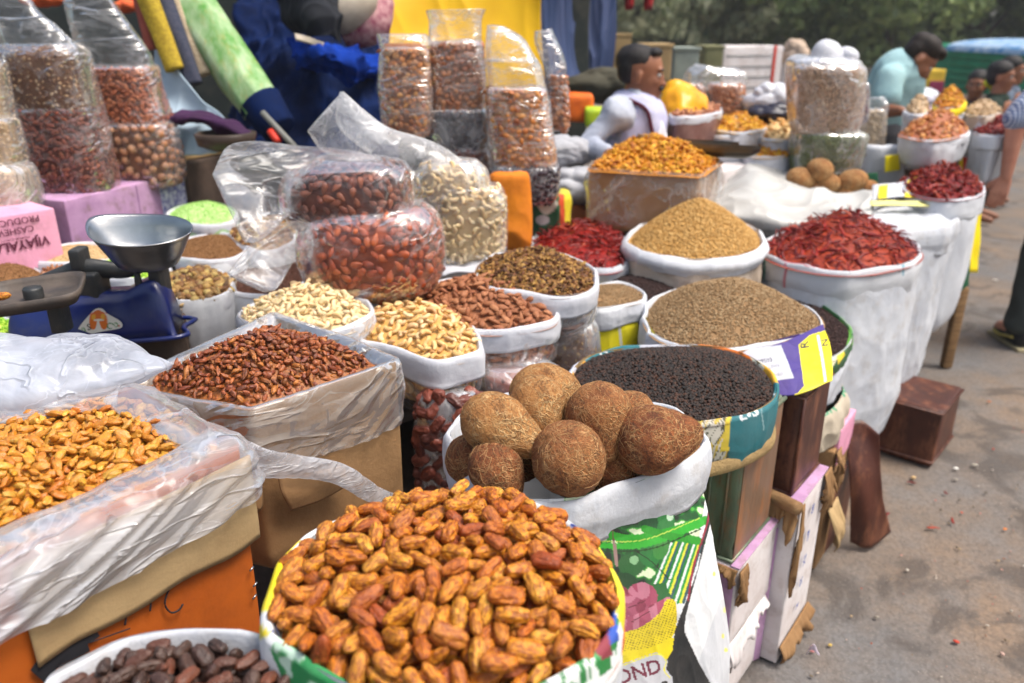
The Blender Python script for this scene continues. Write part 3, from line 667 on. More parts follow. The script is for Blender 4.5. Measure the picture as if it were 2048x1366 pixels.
paint(c, Bp['wht'], [
    ('poly', [(500, 1290), (500, 1130), (580, 1080), (660, 1085), (600, 1200), (590, 1240)], Bp['yel']),
    ('poly', [(560, 1120), (640, 1050), (720, 1010), (720, 1060), (620, 1120)], Bp['wht']),
    ('poly', [(600, 1100), (650, 1060), (700, 1040), (690, 1080), (640, 1110)], Bp['grn']),
    ('poly', [(800, 960), (1010, 960), (1010, 1010), (800, 1010)], Bp['grn']),
    ('poly', [(500, 1235), (560, 1212), (600, 1230), (600, 1260), (540, 1262)], Bp['wht']),
    ('poly', [(540, 1262), (610, 1235), (620, 1250), (590, 1275)], Bp['blu']),
    ('poly', [(560, 1268), (620, 1262), (700, 1330), (860, 1370), (860, 1440), (600, 1440), (540, 1300)], leafy(5, (.01, .26, .07), (.55, .75, .6), .03, .03, -.8)),
    ('poly', [(940, 1440), (930, 1330), (1190, 1215), (1240, 1240), (1230, 1330), (1100, 1440)], leafy(2, f=.10, g=.02, thr=.05)),
    ('poly', [(1120, 1190), (1160, 1090), (1180, 1060), (1240, 1120), (1270, 1250), (1255, 1285), (1235, 1230), (1215, 1205)], Bp['yel']),
    ('poly', [(1160, 1240), (1215, 1200), (1232, 1225), (1238, 1280), (1222, 1290)], Bp['blu']),
    ('poly', [(1150, 1250), (1188, 1215), (1215, 1262), (1226, 1310), (1205, 1320)], (.25, .03, .05)),
    ('poly', [(1140, 1050), (1165, 1040), (1190, 1080), (1170, 1090)], Bp['blu']),
    ('text', 'ar', 1176, 1106, 30, 38, Bp['mar']), ('text', 'H', 1212, 1182, 24, 70, Bp['mar']), ('text', 'e', 573, 1142, 30, -50, Bp['mar']), ('text', 'r', 552, 1225, 22, -80, Bp['mar'])])
hp = Heap(R, (905, 1130, 1.0), .040, 2.6, sink=.002, margin=.002, lump=.004, seed=1)
pos, M, vis = pile(hp, (.0198, .0089, .0083), 2400, 9, 5, tilt=.45, fill=2.6, thr=.018, rimstop=1.07)
items('dried_date', 'wrinkled amber dried date in the big heap filling the yellow and green rimmed sack', 'date', 'amber dried dates heaped in the printed sack', T_date, I_date, pos, M, vis, 300,
      ('dried_dates', 'amber dried dates lower down in the heap of the yellow and green rimmed sack', 'dates'), hp.surf(24, 96, .036))

# ---------------------------------------------------------------- coconut sack
R = rim([(903, 868), (922, 925), (990, 978), (1075, 997), (1200, 985), (1335, 938), (1400, 892), (1398, 855), (1335, 812), (1265, 798), (1130, 780), (1000, 790), (925, 825)], .93, 240)
t = thing('coconut_sack', 'palm leaf printed sack with folded down white rim, full of coconuts', 'sack', [R[:, 0].mean(), R[:, 1].mean(), .12])
b, c = sack_parts(t, cr(R, 640, True), .12, M_print, M_white, cuff=.088, bulge=.05, taper=-.02, seed=8, off=.014, crows=14, inner=.10, rows=420, wrk=.006, under=.004, fat=.012, wavy=.005,
                  shape=[(0, .985), (.115, .975), (.19, 1.04), (.3, 1.12), (.6, 1.26), (.85, 1.3), (1, 1.1)], shift=(.05, .0))
gr1 = (.012, .16, .02); gr2 = (.03, .34, .03)
def leafbg(x, y):
    C = np.empty((len(x), 4)); C[:] = (.012, .09, .025, 1); v = np.stack([x, y, 0*x], -1)
    a = sn(v*np.array([.05, .12, 0]), 1.8, 3)+.6*sn(v*np.array([.2, .06, 0]), 1.6, 4); C[a > .15, :3] = (.015, .17, .03); C[a > .5, :3] = (.08, .42, .06); C[a > .85, :3] = (.7, .8, .55); C[a < -.75, :3] = (.01, .02, .015); return C
def burlap(x, y):
    C = np.empty((len(x), 4)); C[:] = (.78, .62, .01, 1); k = (np.sin(x*1.0+y*.35) > .25) & (np.sin(y*1.25-x*.4) > .1); C[k, :3] = (.30, .22, .0); return C
def beans(seed, base=(.36, .06, .12)):
    def fn(x, y):
        v = np.stack([x, y, 0*x], -1); a = sn(v*np.array([.12, .05, 0]), 1.5, seed); C = np.empty((len(x), 4)); C[:] = (*base, 1); C[a > .5, :3] = (.52, .18, .26); C[a < -.7, :3] = (.24, .03, .07); return C
    return fn
shp = [('poly', [(1100, 900), (1900, 900), (1900, 1080), (1440, 1200), (1395, 1330), (1340, 1300), (1300, 1285), (1100, 1290)], (.76, .78, .8)),
       ('poly', [(1130, 960), (1412, 930), (1410, 1000), (1395, 1092), (1350, 1150), (1320, 1200), (1230, 1230), (1120, 1230)], leafbg)]
for i in range(15):
    x0 = 1370-i*9; shp.append(('line', [(1340+i*4.6, 1083), (1290+i*5.5, 1205)], (5.5, 3), [(.012, .2, .03), (.75, .8, .78), (.02, .3, .05), (.7, .7, .05), (.03, .1, .12)][i % 5]))
shp += [('ell', (1262, 1130, 26, 22, 10), (.02, .12, .03)), ('ell', (1300, 1108, 22, 26, 0), (.02, .18, .04)), ('ell', (1322, 1098, 15, 22, 20), (.05, .24, .05)), ('ell', (1268, 1120, 9, 9, 0), (.25, .5, .25)),
        ('ell', (1330, 1042, 20, 24, 0), (.03, .2, .05)), ('ell', (1300, 1046, 16, 20, 0), (.015, .08, .03)), ('ell', (1340, 1034, 7, 8, 0), (.5, .7, .5)), ('ell', (1246, 1165, 30, 20, 0), (.01, .06, .02)),
        ('line', [(1190, 1062), (1260, 1078), (1330, 1066), (1412, 1040)], 17, (.02, .36, .02)), ('line', [(1200, 1092), (1290, 1088), (1400, 1046)], (10, 17), (.03, .42, .03)), ('line', [(1290, 1058), (1340, 1072), (1404, 1084)], 15, (.02, .30, .02)),
        ('line', [(1195, 1083), (1290, 1079), (1400, 1036)], 2, (.5, .7, .1)), ('line', [(1200, 1103), (1300, 1098), (1402, 1058)], 3, (.01, .05, .01)),
        ('line', [(1225, 1060), (1232, 1130)], 3, (.15, .08, .05)), ('line', [(1228, 1085), (1234, 1130)], 6, (.35, .22, .2)), ('line', [(1340, 1160), (1305, 1125), (1270, 1100)], 2, (.01, .02, .01)),
        ('poly', [(1225, 1180), (1330, 1165), (1345, 1200), (1335, 1310), (1225, 1330)], (.015, .13, .03)),
        ('ell', (1285, 1192, 31, 27, 20), beans(2)), ('ell', (1236, 1190, 16, 22, 60), beans(3)), ('ell', (1268, 1218, 32, 24, 30), beans(4, (.34, .07, .13))), ('line', [(1240, 1255), (1290, 1235), (1335, 1205)], (30, 22), beans(5, (.38, .07, .13))), ('ell', (1238, 1232, 15, 30, -10), beans(6)),
        ('line', [(1258, 1215), (1290, 1202)], 2, (.12, .01, .03)), ('line', [(1262, 1245), (1300, 1222)], 2, (.12, .01, .03)),
        ('blob', [(1225, 1275), (1280, 1255), (1320, 1225), (1332, 1200), (1350, 1202), (1353, 1232), (1347, 1270), (1300, 1300), (1230, 1312)], burlap),
        ('blob', [(1225, 1308), (1300, 1296), (1345, 1275), (1350, 1310), (1300, 1330), (1230, 1335)], (.80, .66, .01)),
        ('poly', [(1345, 1300), (1350, 1260), (1395, 1140), (1420, 1000), (1418, 950), (1428, 950), (1432, 1005), (1404, 1110), (1372, 1230), (1368, 1262), (1400, 1330), (1440, 1400), (1290, 1400)], (.018, .02, .022)),
        ('line', [(1424, 960), (1416, 1040), (1388, 1130), (1376, 1200)], 4, (.30, .02, .05)),
        ('poly', [(1425, 1010), (1445, 1050), (1455, 1110), (1462, 1190), (1474, 1270), (1490, 1330), (1480, 1330), (1462, 1270), (1447, 1180), (1436, 1110)], leafy(9, (.01, .14, .03), (.3, .6, .2), .12, .03, -.5)),
        ('line', [(1452, 1110), (1466, 1200), (1478, 1300)], 5, (.01, .12, .12)),
        ('poly', [(1476, 1320), (1496, 1330), (1510, 1400), (1480, 1400)], (.8, .65, .02)),
        ('poly', [(1225, 1335), (1312, 1304), (1336, 1322), (1332, 1338), (1345, 1355), (1345, 1420), (1215, 1420)], (.55, .56, .60)),
        ('line', [(1240, 1333), (1312, 1308), (1332, 1323), (1328, 1340), (1340, 1356)], 2.5, (.8, .75, .1)),
        ('text', 'OND', 1277, 1345, 40, -17, (.16, .02, .05)), ('text', 'S', 1332, 1378, 40, -17, (.02, .02, .02)),
        ('ell', (1428, 1148, 3, 5, 0), (.8, .75, .2)), ('ell', (1450, 1220, 4, 6, 0), (.8, .75, .3)), ('ell', (1446, 1272, 3, 5, 0), (.8, .75, .2)), ('ell', (1452, 1300, 4, 4, 0), (.8, .75, .2))]
paint(b, (.62, .64, .68), shp)

M_fibre = mat('coir_fibre', (.50, .30, .13), (.25, .11, .04), .8, 30)
def coconut(x, y, z, s, rx, ry, rz, seed, sh=(1, 1, 1), point=.25, label='', dark=0):
    """husked dried coconut: a ball drawn out to a blunt point, with fibres"""
    c = P(x, y, z); ph, th = sph(72, 56); L = np.stack([np.cos(ph)+0*th, np.sin(ph)*np.cos(th), np.sin(ph)*np.sin(th)], -1)
    X = L[..., 0]; L[..., 1:] *= (1-point*.55*np.clip(X, 0, 1)**1.4-.03*X)[..., None]; L[..., 0] = np.where(X > 0, X*(1+point*np.clip(X, 0, 1)**1.5), X*.95)
    L = L*(1+.035*sn(L, 1.6, seed)+.012*ridge(L*np.array([.25, 1, 1]), 7, seed)+.006*sn(L*np.array([.3, 1, 1]), 24, seed))[..., None]*s*np.array(sh)
    rg = np.random.RandomState(seed+70); fib = []; nr, nc = L.shape[:2]
    for _ in range((70, 150, 170)[dark]):
        i0, j0 = rg.uniform(4, nr-5), rg.uniform(0, nc); di, dj = rg.normal()*.35+.75, rg.normal()*.55; n_ = rg.randint(5, 12); ii = i0+np.cumsum(np.full(n_, di)+rg.normal(size=n_)*.25); jj = j0+np.cumsum(np.full(n_, dj)+rg.normal(size=n_)*.35)
        ii = np.clip(ii, 1, nr-2.01); a_, b_ = ii.astype(int), jj.astype(int) % nc; fi, fj = (ii-ii.astype(int))[:, None], (jj-np.floor(jj))[:, None]; b2_ = (b_+1) % nc
        pth = (L[a_, b_]*(1-fi)+L[a_+1, b_]*fi)*(1-fj)+(L[a_, b2_]*(1-fi)+L[a_+1, b2_]*fi)*fj; pth = pth*(1+.004+.008*rg.rand(n_)[:, None]**3)
        fib.append(tube(pth, .00034*rg.uniform(.6, 1.3), 4, cap=False))
    V, F = loft(L); nf0 = sum(len(f) for f in F); V, F = join([(V, F)]+fib); V = V @ rotm(rx, ry, rz).T
    m = [M_coco, M_coco2, M_coco3][dark]
    o = mk('coconut', V+c, F, [m, M_fibre], None, origin=c); ix = np.ones(len(o.data.polygons), np.int32); ix[:nf0] = 0; o.data.polygons.foreach_set('material_index', ix); tag(o, label, 'coconut', 'coconuts in the folded white sack'); return o
def coco_mat(name, a, b_, c_, hi):
    m, nt, b, out = newmat(name); co = coords(nt)
    def fib(scale, sx, dist): 
        mp = nd(nt, 'Mapping'); mp.inputs['Scale'].default_value = sx; nt.links.new(co, mp.inputs[0])
        w = nd(nt, 'TexNoise', i_Scale=scale, i_Detail=5., i_Roughness=.6, i_Distortion=dist); nt.links.new(mp.outputs[0], w.inputs['Vector']); return w.outputs[0]
    vo = nd(nt, 'TexVoronoi', feature='DISTANCE_TO_EDGE', i_Scale=95.); mp = nd(nt, 'Mapping'); mp.inputs['Scale'].default_value = (.35, 1, 1); mp.inputs['Rotation'].default_value = (.3, .2, .5)
    nz = nd(nt, 'TexNoise', i_Scale=28., i_Detail=3.); nt.links.new(co, nz.inputs['Vector']); vm = nd(nt, 'VectorMath', operation='SCALE'); vm.inputs['Scale'].default_value = .035; nt.links.new(nz.outputs['Color'], vm.inputs[0])
    va = nd(nt, 'VectorMath', operation='ADD'); nt.links.new(co, va.inputs[0]); nt.links.new(vm.outputs[0], va.inputs[1]); nt.links.new(va.outputs[0], mp.inputs[0]); nt.links.new(mp.outputs[0], vo.inputs['Vector'])
    vo2 = nd(nt, 'TexVoronoi', feature='DISTANCE_TO_EDGE', i_Scale=150.); mp2 = nd(nt, 'Mapping'); mp2.inputs['Scale'].default_value = (1, .3, .6); mp2.inputs['Rotation'].default_value = (1.1, .7, .2); nt.links.new(va.outputs[0], mp2.inputs[0]); nt.links.new(mp2.outputs[0], vo2.inputs['Vector'])
    mn = nd(nt, 'Math', operation='MINIMUM'); nt.links.new(vo.outputs['Distance'], mn.inputs[0]); nt.links.new(vo2.outputs['Distance'], mn.inputs[1])
    big = nd(nt, 'TexNoise', i_Scale=13., i_Detail=5., i_Roughness=.6); nt.links.new(co, big.inputs['Vector'])
    base = ramp(nt, big.outputs[0], [(.3, c_), (.46, b_), (.62, a)])
    fine = fib(260., (.6, 1, 1), 1.5); base = mixc(nt, ramp(nt, fine, [(.4, 0.), (.62, .8)]), base, c_); cr_ = fib(9., (1, 1, 1), 1.2); ab = nd(nt, 'Math', operation='SUBTRACT'); ab.inputs[1].default_value = .5; nt.links.new(cr_, ab.inputs[0]); ab2 = nd(nt, 'Math', operation='ABSOLUTE'); nt.links.new(ab.outputs[0], ab2.inputs[0]); base = mixc(nt, ramp(nt, ab2.outputs[0], [(0., .7), (.02, 0.)]), base, (.06, .025, .012))
    f = ramp(nt, mn.outputs[0], [(0., .9), (.07, 0.)]); gate = ramp(nt, fib(20., (1, 1, 1), 0.), [(.4, 0.), (.6, 1.)]); mu = nd(nt, 'Math', operation='MULTIPLY'); nt.links.new(f, mu.inputs[0]); nt.links.new(gate, mu.inputs[1])
    col = mixc(nt, mu.outputs[0], base, hi); nt.links.new(col, b.inputs['Base Color']); b.inputs['Roughness'].default_value = .75; b.inputs['Specular IOR Level'].default_value = .25
    ad = nd(nt, 'Math', operation='MULTIPLY_ADD'); ad.inputs[1].default_value = .8; nt.links.new(mu.outputs[0], ad.inputs[0]); nt.links.new(fine, ad.inputs[2]); bump(nt, b, ad.outputs[0], 1., .003); return m
M_coco = coco_mat('coconut_tan', (.52, .27, .095), (.41, .19, .06), (.22, .085, .027), (.72, .48, .23))
M_coco2 = coco_mat('coconut_brown', (.42, .18, .06), (.30, .115, .038), (.14, .045, .017), (.62, .36, .16))
M_coco3 = coco_mat('coconut_red_brown', (.36, .125, .04), (.24, .075, .026), (.08, .026, .012), (.60, .34, .15))
coconut(992, 850, 1.005, .054, .3, R_(18), R_(-24), 1, (1.22, .98, .88), .42, 'large tan coconut lying on its side, pointing right, on the left of the sack')
coconut(1074, 812, 1.015, .048, .2, R_(40), R_(-60), 2, (1.12, 1, .95), .38, 'tan coconut leaning between the large left one and the one behind it', 0)
coconut(1088, 788, 1.01, .058, .2, R_(5), R_(20), 3, (1.1, 1, .9), .1, 'tan coconut rearmost in the sack, mostly hidden behind two others')
coconut(1198, 832, 1.01, .055, .6, R_(55), R_(-75), 4, (1.08, .98, 1), .4, 'upright brown coconut with branching fibres in the middle, in front of the peppercorns', 1)
coconut(1300, 880, .985, .058, .5, R_(-4), R_(12), 5, (1.06, 1, .96), .42, 'red brown coconut with dark stains and a point on the right side of the sack', 2)
coconut(1135, 918, .975, .060, .5, R_(60), R_(40), 6, (1, 1, .96), .05, 'round brown coconut with a small hole, at the front middle of the sack', 1)
coconut(992, 936, .955, .047, .3, R_(60), R_(-30), 7, (1.1, 1, .9), .3, 'dark coconut squeezed under the large tan one at the front left', 2)
coconut(945, 920, .93, .046, .3, 0, 1, 8, (1, 1, 1), .1, 'dark coconut showing only a sliver inside the left rim of the sack', 2)
coconut(1130, 835, .96, .045, .3, 0, 1, 9, (1, 1, 1), .1, 'dark coconut deep in the gap between the middle coconuts', 1)
coconut(1262, 832, .965, .045, .3, .5, 1, 12, (1.1, 1, 1), .2, 'tan coconut peeping out behind the red brown one with the point', 1)
coconut(1225, 935, .92, .048, .3, .5, 1, 13, (1.1, 1, 1), .2, 'dark coconut in the gap between the two front coconuts', 2)
coconut(1362, 915, .90, .040, .3, .5, 1, 14, (1.1, 1, 1), .2, 'coconut showing a sliver by the right rim of the sack', 1)
coconut(1040, 905, .92, .05, .3, .5, 1, 15, (1.1, 1, 1), .2, 'dark coconut deep down behind the front left one', 2)
# ---------------------------------------------------------------- black date sack (front left corner)
R = rim([(90, 1365), (170, 1310), (270, 1270), (400, 1256), (520, 1275), (620, 1318), (690, 1370), (700, 1430), (620, 1500), (450, 1540), (260, 1520), (130, 1450)], .97, 300)
t = thing('black_date_sack', 'plain white sack of black dried dates at the bottom left of the photo', 'sack', [R[:, 0].mean(), R[:, 1].mean(), .3])
sack_parts(t, R, .3, M_white, M_white, cuff=.08, bulge=.05, taper=.1, seed=11, off=.008, inner=.07, fat=.007, wavy=.012, crows=12, wrk=.008)
hp = Heap(R, (350, 1400, .97), .022, 2.0, sink=.016, margin=.008, lump=.004, seed=4)
pos, M, vis = pile(hp, (.0158, .0080, .0068), 900, 8, 6, tilt=.5, fill=2.2, thr=.014, cell=.003)
items('black_dried_date', 'shrivelled black date in the white sack at the bottom left', 'date', 'black dried dates in the front left sack', T_black, I_black, pos, M, vis, 300,
      ('black_dried_dates', 'black dried dates lower down in the bottom left sack', 'dates'), hp.surf(20, 72, .024))

# ---------------------------------------------------------------- golden raisin carton
zt = 1.05
R = rimlin([(484, 884), (-150, 1182), (-330, 860), (262, 772)], zt, 240, .02)
cx = R.mean(0)
t = thing('golden_raisin_carton', 'orange cardboard carton of golden raisins, lined with milky plastic, at the left edge', 'carton', [cx[0], cx[1], .55])
Rb = R.copy(); 
sack_parts(t, R, .60, M_orange, None, cuff=0, bulge=0, taper=.0, wrk=.0015, bname='carton_body', rows=14, shape=[(0, 1), (1, .97)])
a, bq = P(484, 884, zt), P(-150, 1182, zt)
ux = (bq-a)/np.linalg.norm(bq-a); no = np.array([-ux[1], ux[0], 0]); no = no if no[1] < 0 else -no
# pale cardboard slab tucked against the front under the plastic, and pleated plastic liner folded over the edge
def front(u, z, o=.01): return a+ux*u-np.array([0, 0, z])+no*o
W = np.linalg.norm(bq-a)
G = [[front(u, z+.004*math.sin(u*40)*(z > .1), .008+.003*math.sin(u*20)) for u in np.linspace(-.004, W*.80, 8)] for z in np.linspace(.02, .160, 5)]
mk('cardboard_flap', *sheet(G, 16, 40, .002, 14, 2, .004), M_cardl, t)
for zz, uu in ((.205, .012), (.235, .010), (.255, .014)):
    V, F = tube([front(uu, zz, .003), front(uu+.008, zz+.003, .004)], .0016, 6); mk('staple', V, F, M_steel, t)
# printing on the orange side: black slab shape, strokes of handwriting
def strokes(lst, w, nm='printed_mark'):
    for s in lst:
        p = [front(u, z, .003) for u, z in s]; V, F = tube(p, w, 6, max(6, len(p)*5)); mk(nm, V, F, M_ink, t)
def fpx(x, y):
    d = ray(x, y); k = ((a+no*.003-CAMP) @ no)/(d @ no); p = CAMP+d*k; return ((p-a) @ ux, a[2]-p[2])
strokes([[fpx(303, 1195), fpx(300, 1222)], [fpx(254, 1222), fpx(250, 1250)], [fpx(360, 1160), fpx(338, 1180), fpx(330, 1208), fpx(342, 1225), fpx(358, 1220), fpx(366, 1208)], [fpx(345, 1172), fpx(350, 1168), fpx(364, 1162)]], .0013, 'handwriting')
pl = [fpx(*q) for q in [(60, 1340), (95, 1290), (185, 1250), (200, 1272), (175, 1288), (180, 1302), (110, 1335), (90, 1366)]]
V = np.array([front(u, z, .0035) for u, z in pl]); mk('printed_block', np.vstack([V, V.mean(0)]), [np.array([[i, (i+1) % 8, 8] for i in range(8)])], M_ink, t, smooth=False)
strokes([[fpx(115, 1335), fpx(180, 1305)], [fpx(180, 1285), fpx(260, 1257)]], .0009)
# liner: rises inside the rim, folds over, hangs down the outside in slanting pleats
th = np.linspace(0, 1, len(R), endpoint=False); N = outn(R); LL = []
def pleat(R, s, amp, k, seed, slant):
    arc = np.concatenate([[0], np.cumsum(np.linalg.norm(np.diff(R, axis=0), axis=1))]); v = np.stack([arc*28+s*slant, 0*arc+s*2.2, 0*arc], -1)
    return amp*(.7*ridge(v, 1.1, seed)+.4*ridge(v, 2.6, seed+1)+.2*sn(v, 5, seed+2))
prof = [(-.058, -.006), (-.054, .003), (-.040, .008), (-.020, .012), (.006, .008)]+[(.018+.006*math.sin(q*3), -.008-.078*q) for q in np.linspace(.02, 1, 34)]
R2 = cr(R, 520, True); N2 = outn(R2); LL = []
drop = .55+.45*np.clip((P(-100, 1150, zt)[1]-R2[:, 1])/-.35+.2, 0, 1); 
for i, (o, zz) in enumerate(prof):
    s = i/len(prof); p = R2+N2*(o+pleat(R2, s, .0075*min(1, i/6+.3), 1, 5, 7)[:, None])
    p = p+np.array([0, 0, 1.])*(zz if zz > -.06 or i < 5 else zz*1.0); 
    p[:, 2] += sn(R2, 12, 7)*.012*(1-s)+(.01*sn(R2, 9, 8)*s)
    LL.append(p)
mk('plastic_liner', *loft(np.array(LL)), F_liner, t)
hp = Heap(rimlin([(462, 872), (300, 938), (110, 1028), (0, 1082), (-220, 1180), (-310, 860), (60, 800), (262, 782), (390, 828)], zt-.008, 160, .03), (40, 900, zt), .028, 1.7, sink=.012, margin=.004, lump=.010, seed=2)
pos, M, vis = pile(hp, (.0102, .0055, .0045), 2900, 7, 8, tilt=.55, fill=1.6, thr=.011, cell=.0024, rimstop=False)
items('golden_raisin', 'plump golden raisin in the orange carton at the left edge', 'raisin', 'golden raisins in the orange carton', [raisin_t(i+20, .0112, .0060, .0043) for i in range(7)], I_gold, pos, M, vis, 300,
      ('golden_raisins', 'golden raisins filling the orange carton at the left edge', 'raisins'), hp.surf(30, 110, .008))
# milky plastic bag mouth thrown back over the raisins
G = px3([(-60, 690, 1.42), (200, 680, 1.44), (262, 700, 1.42), (345, 742, 1.36)]); G2 = px3([(-60, 815, 1.22), (60, 812, 1.22), (150, 792, 1.26), (330, 748, 1.33)])
L = ribbon(G, G2, 90, 60, [.05, .05, .04, .006], -.016, 13, 6); mk('plastic_fold', *loft(L, True, True, True), F_milk, t)

# ---------------------------------------------------------------- brown raisin carton
zt = 1.0
R = rimlin([(502, 822), (795, 722), (700, 680), (548, 628), (330, 728), (205, 772)], zt, 240, .012)
cx = R.mean(0); t = thing('brown_raisin_carton', 'brown cardboard carton of dark raisins wrapped in creased clear plastic', 'carton', [cx[0], cx[1], .62])
sack_parts(t, R, .66, M_card, None, cuff=0, bulge=0, taper=0, wrk=.0015, bname='carton_body', rows=14, shape=[(0, 1), (1, 1)])
R2 = cr(R, 520, True); N2 = outn(R2); LL = []; prof = [(-.040, -.035), (-.028, -.022), (-.012, -.004), (-.002, .006), (.006, .004)]+[(.010+.004*math.sin(q*5), -.006-.125*q) for q in np.linspace(.02, 1, 34)]
for i, (o, zz) in enumerate(prof):
    s = i/len(prof); k = np.clip((s-.55)*2.5, .12, 1)
    p = R2+N2*((o+pleat(R2, s, .009, 1, 15, 5)*k+.003*wr(R2+np.array([0, 0, zz]), 26, 3))[:, None]); p[:, 2] += zz+sn(R2, 11, 17)*.010*s; LL.append(p)
mk('plastic_liner', *loft(np.array(LL)), film('film_creased', (.66, .64, .62), lo=.05, hi=.40, edge=.25, sc=6, gloss=.5, crease=.35, csc=5, width=.05, stretch=(.7, .7, 1.8)), t)
# flaps of the lower box and the twisted tail of plastic across the front
def fq(x, y, o=.006):
    a_, b_ = P(502, 822, zt), P(795, 722, zt); u_ = (b_-a_)/np.linalg.norm(b_-a_); n_ = np.array([u_[1], -u_[0], 0]); d = ray(x, y); k = ((a_+n_*o-CAMP) @ n_)/(d @ n_); return CAMP+d*k
G = [[fq(555, 955, .02), fq(620, 945, .02), fq(690, 930, .02)], [fq(562, 985, .03), fq(625, 975, .032), fq(690, 952, .026)], [fq(580, 1020, .024), fq(640, 1000, .03), fq(695, 968, .02)]]
mk('torn_flap', *sheet(G, 14, 20, .003, 20, 3, .004), M_card, t)
G = [[fq(486, 945, .02), fq(520, 955, .015)], [fq(484, 985, .035), fq(522, 1010, .02)], [fq(486, 1020, .03), fq(515, 1020, .02)]]
mk('torn_flap', *sheet(G, 10, 12, .002, 20, 4, .004), M_card, t)
L = ribbon(np.array([fq(470, 875, .03), fq(560, 905, .04), fq(680, 925, .045), fq(760, 975, .05), fq(812, 995, .055)]), np.array([fq(478, 960, .03), fq(560, 958, .04), fq(660, 965, .05), fq(740, 1005, .055), fq(805, 1008, .055)]), 90, 70, [.010, .009, .008, .004], -.012, 30, 21)
mk('twisted_plastic', *loft(L, True, True, True), F_liner, t)
hp = Heap(rimlin([(500, 806), (745, 722), (690, 690), (560, 668), (370, 735), (285, 764)], zt, 160, .02), (520, 728, zt), .062, 1.9, sink=.006, margin=.0, lump=.006, seed=5)
pos, M, vis = pile(hp, (.0082, .0052, .0042), 2800, 6, 9, tilt=.6, fill=1.6, thr=.010, cell=.0024, rimstop=False)
items('brown_raisin', 'dark brown raisin in the plastic wrapped brown carton', 'raisin', 'brown raisins in the plastic wrapped carton', [raisin_t(i+40, .0085, .0052, .0042) for i in range(7)], I_brown, pos, M, vis, 300,
      ('brown_raisins', 'dark brown raisins filling the plastic wrapped carton', 'raisins'), hp.surf(30, 110, .008))

# ---------------------------------------------------------------- open bags of cashews and almonds (folded white cuff over a see-through bag)
M_cuff = mat('white_film_cuff', (.62, .63, .67), (.50, .51, .56), .5, 6, .6, 35, spec=.4, dirt=(.35, .3, .26), dirtamt=.12)
def clearbag(name, label, R, base, cuff, seed, film_m=None, wrk=.003, **kw):
    t = thing(name, label, 'bag', [R[:, 0].mean(), R[:, 1].mean(), base])
    b, c = sack_parts(t, R, base, film_m or F_clear, M_cuff, cuff=cuff, seed=seed, bname='clear_bag', cname='folded_cuff', wrk=wrk, under=.004, inner=.03, **kw); return t
def inner_loops(R, base, shape, rows=24, off=-.004):
    v = np.linspace(0, 1, rows)[:, None, None]; c = R.mean(0); s = np.interp(v, [q[0] for q in shape], [q[1] for q in shape]); L = c+(R-c)*s; L[..., 2] = R[None, :, 2]*(1-v[..., 0])+base*v[..., 0]
    return L+loopn(L)*off
# cashew bag A
R = rim([(478, 618), (540, 590), (640, 574), (730, 603), (742, 630), (690, 656), (600, 665), (520, 650)], .97, 200)
clearbag('cashew_bag', 'bag of plain pale cashews behind the brown raisins, under the almond bags', R, .76, .05, 21, shape=[(0, 1), (.5, 1.08), (1, .85)])
hp = Heap(R, (610, 605, .97), .045, 1.7, sink=.006, margin=.006, lump=.004, seed=7); posA = pile(hp, (.0135, .0085, .006), 600, 6, 10, tilt=.6, fill=1.6, thr=.011, cell=.003)
items('pale_cashew', 'cream cashew in the bag just below the stacked almond bags', 'cashew', 'cream cashews behind the brown raisins', [cashew_t(i, .0135) for i in range(7)], I_cash, *posA, 120, ('pale_cashews', 'cream cashews filling the bag just below the stacked almond bags', 'cashews'), hp.surf(20, 90, .008))
# cashew bag B
R = rim([(650, 660), (720, 618), (840, 604), (918, 628), (955, 665), (956, 700), (905, 716), (850, 718), (760, 690), (690, 668)], .93, 220)
shB = [(0, 1), (.25, 1.0), (.6, .98), (1, .62)]
clearbag('cashew_bag', 'bag of roasted cashews with white cuff, next to the brown raisin carton', R, .76, .055, 22, shape=shB)
hp = Heap(R, (850, 650, .93), .045, 1.8, sink=.006, margin=.004, lump=.004, seed=8); pB = pile(hp, (.0145, .009, .0065), 600, 6, 11, tilt=.6, fill=1.6, thr=.011, cell=.003)
L = inner_loops(R, .77, shB); sp, sM = sideitems(L, 160, .020, 3, .008, vr=(.2, .9)); v2 = np.full(len(sp), 30/topx(sp)[2]**2); T_c2 = [cashew_t(i+10, .0145) for i in range(7)]
items('roasted_cashew', 'golden cashew in the open bag beside the brown raisins', 'cashew', 'golden cashews in the white cuffed bag', T_c2, I_cashr, np.vstack([pB[0], sp]), np.concatenate([pB[1], sM*1.0]), np.concatenate([pB[2]*1, v2]), 180,
      ('roasted_cashews', 'golden cashews filling the open bag beside the brown raisins', 'cashews'), join([hp.surf(20, 90, .008), loft(L*1.0-loopn(L)*.014)]))
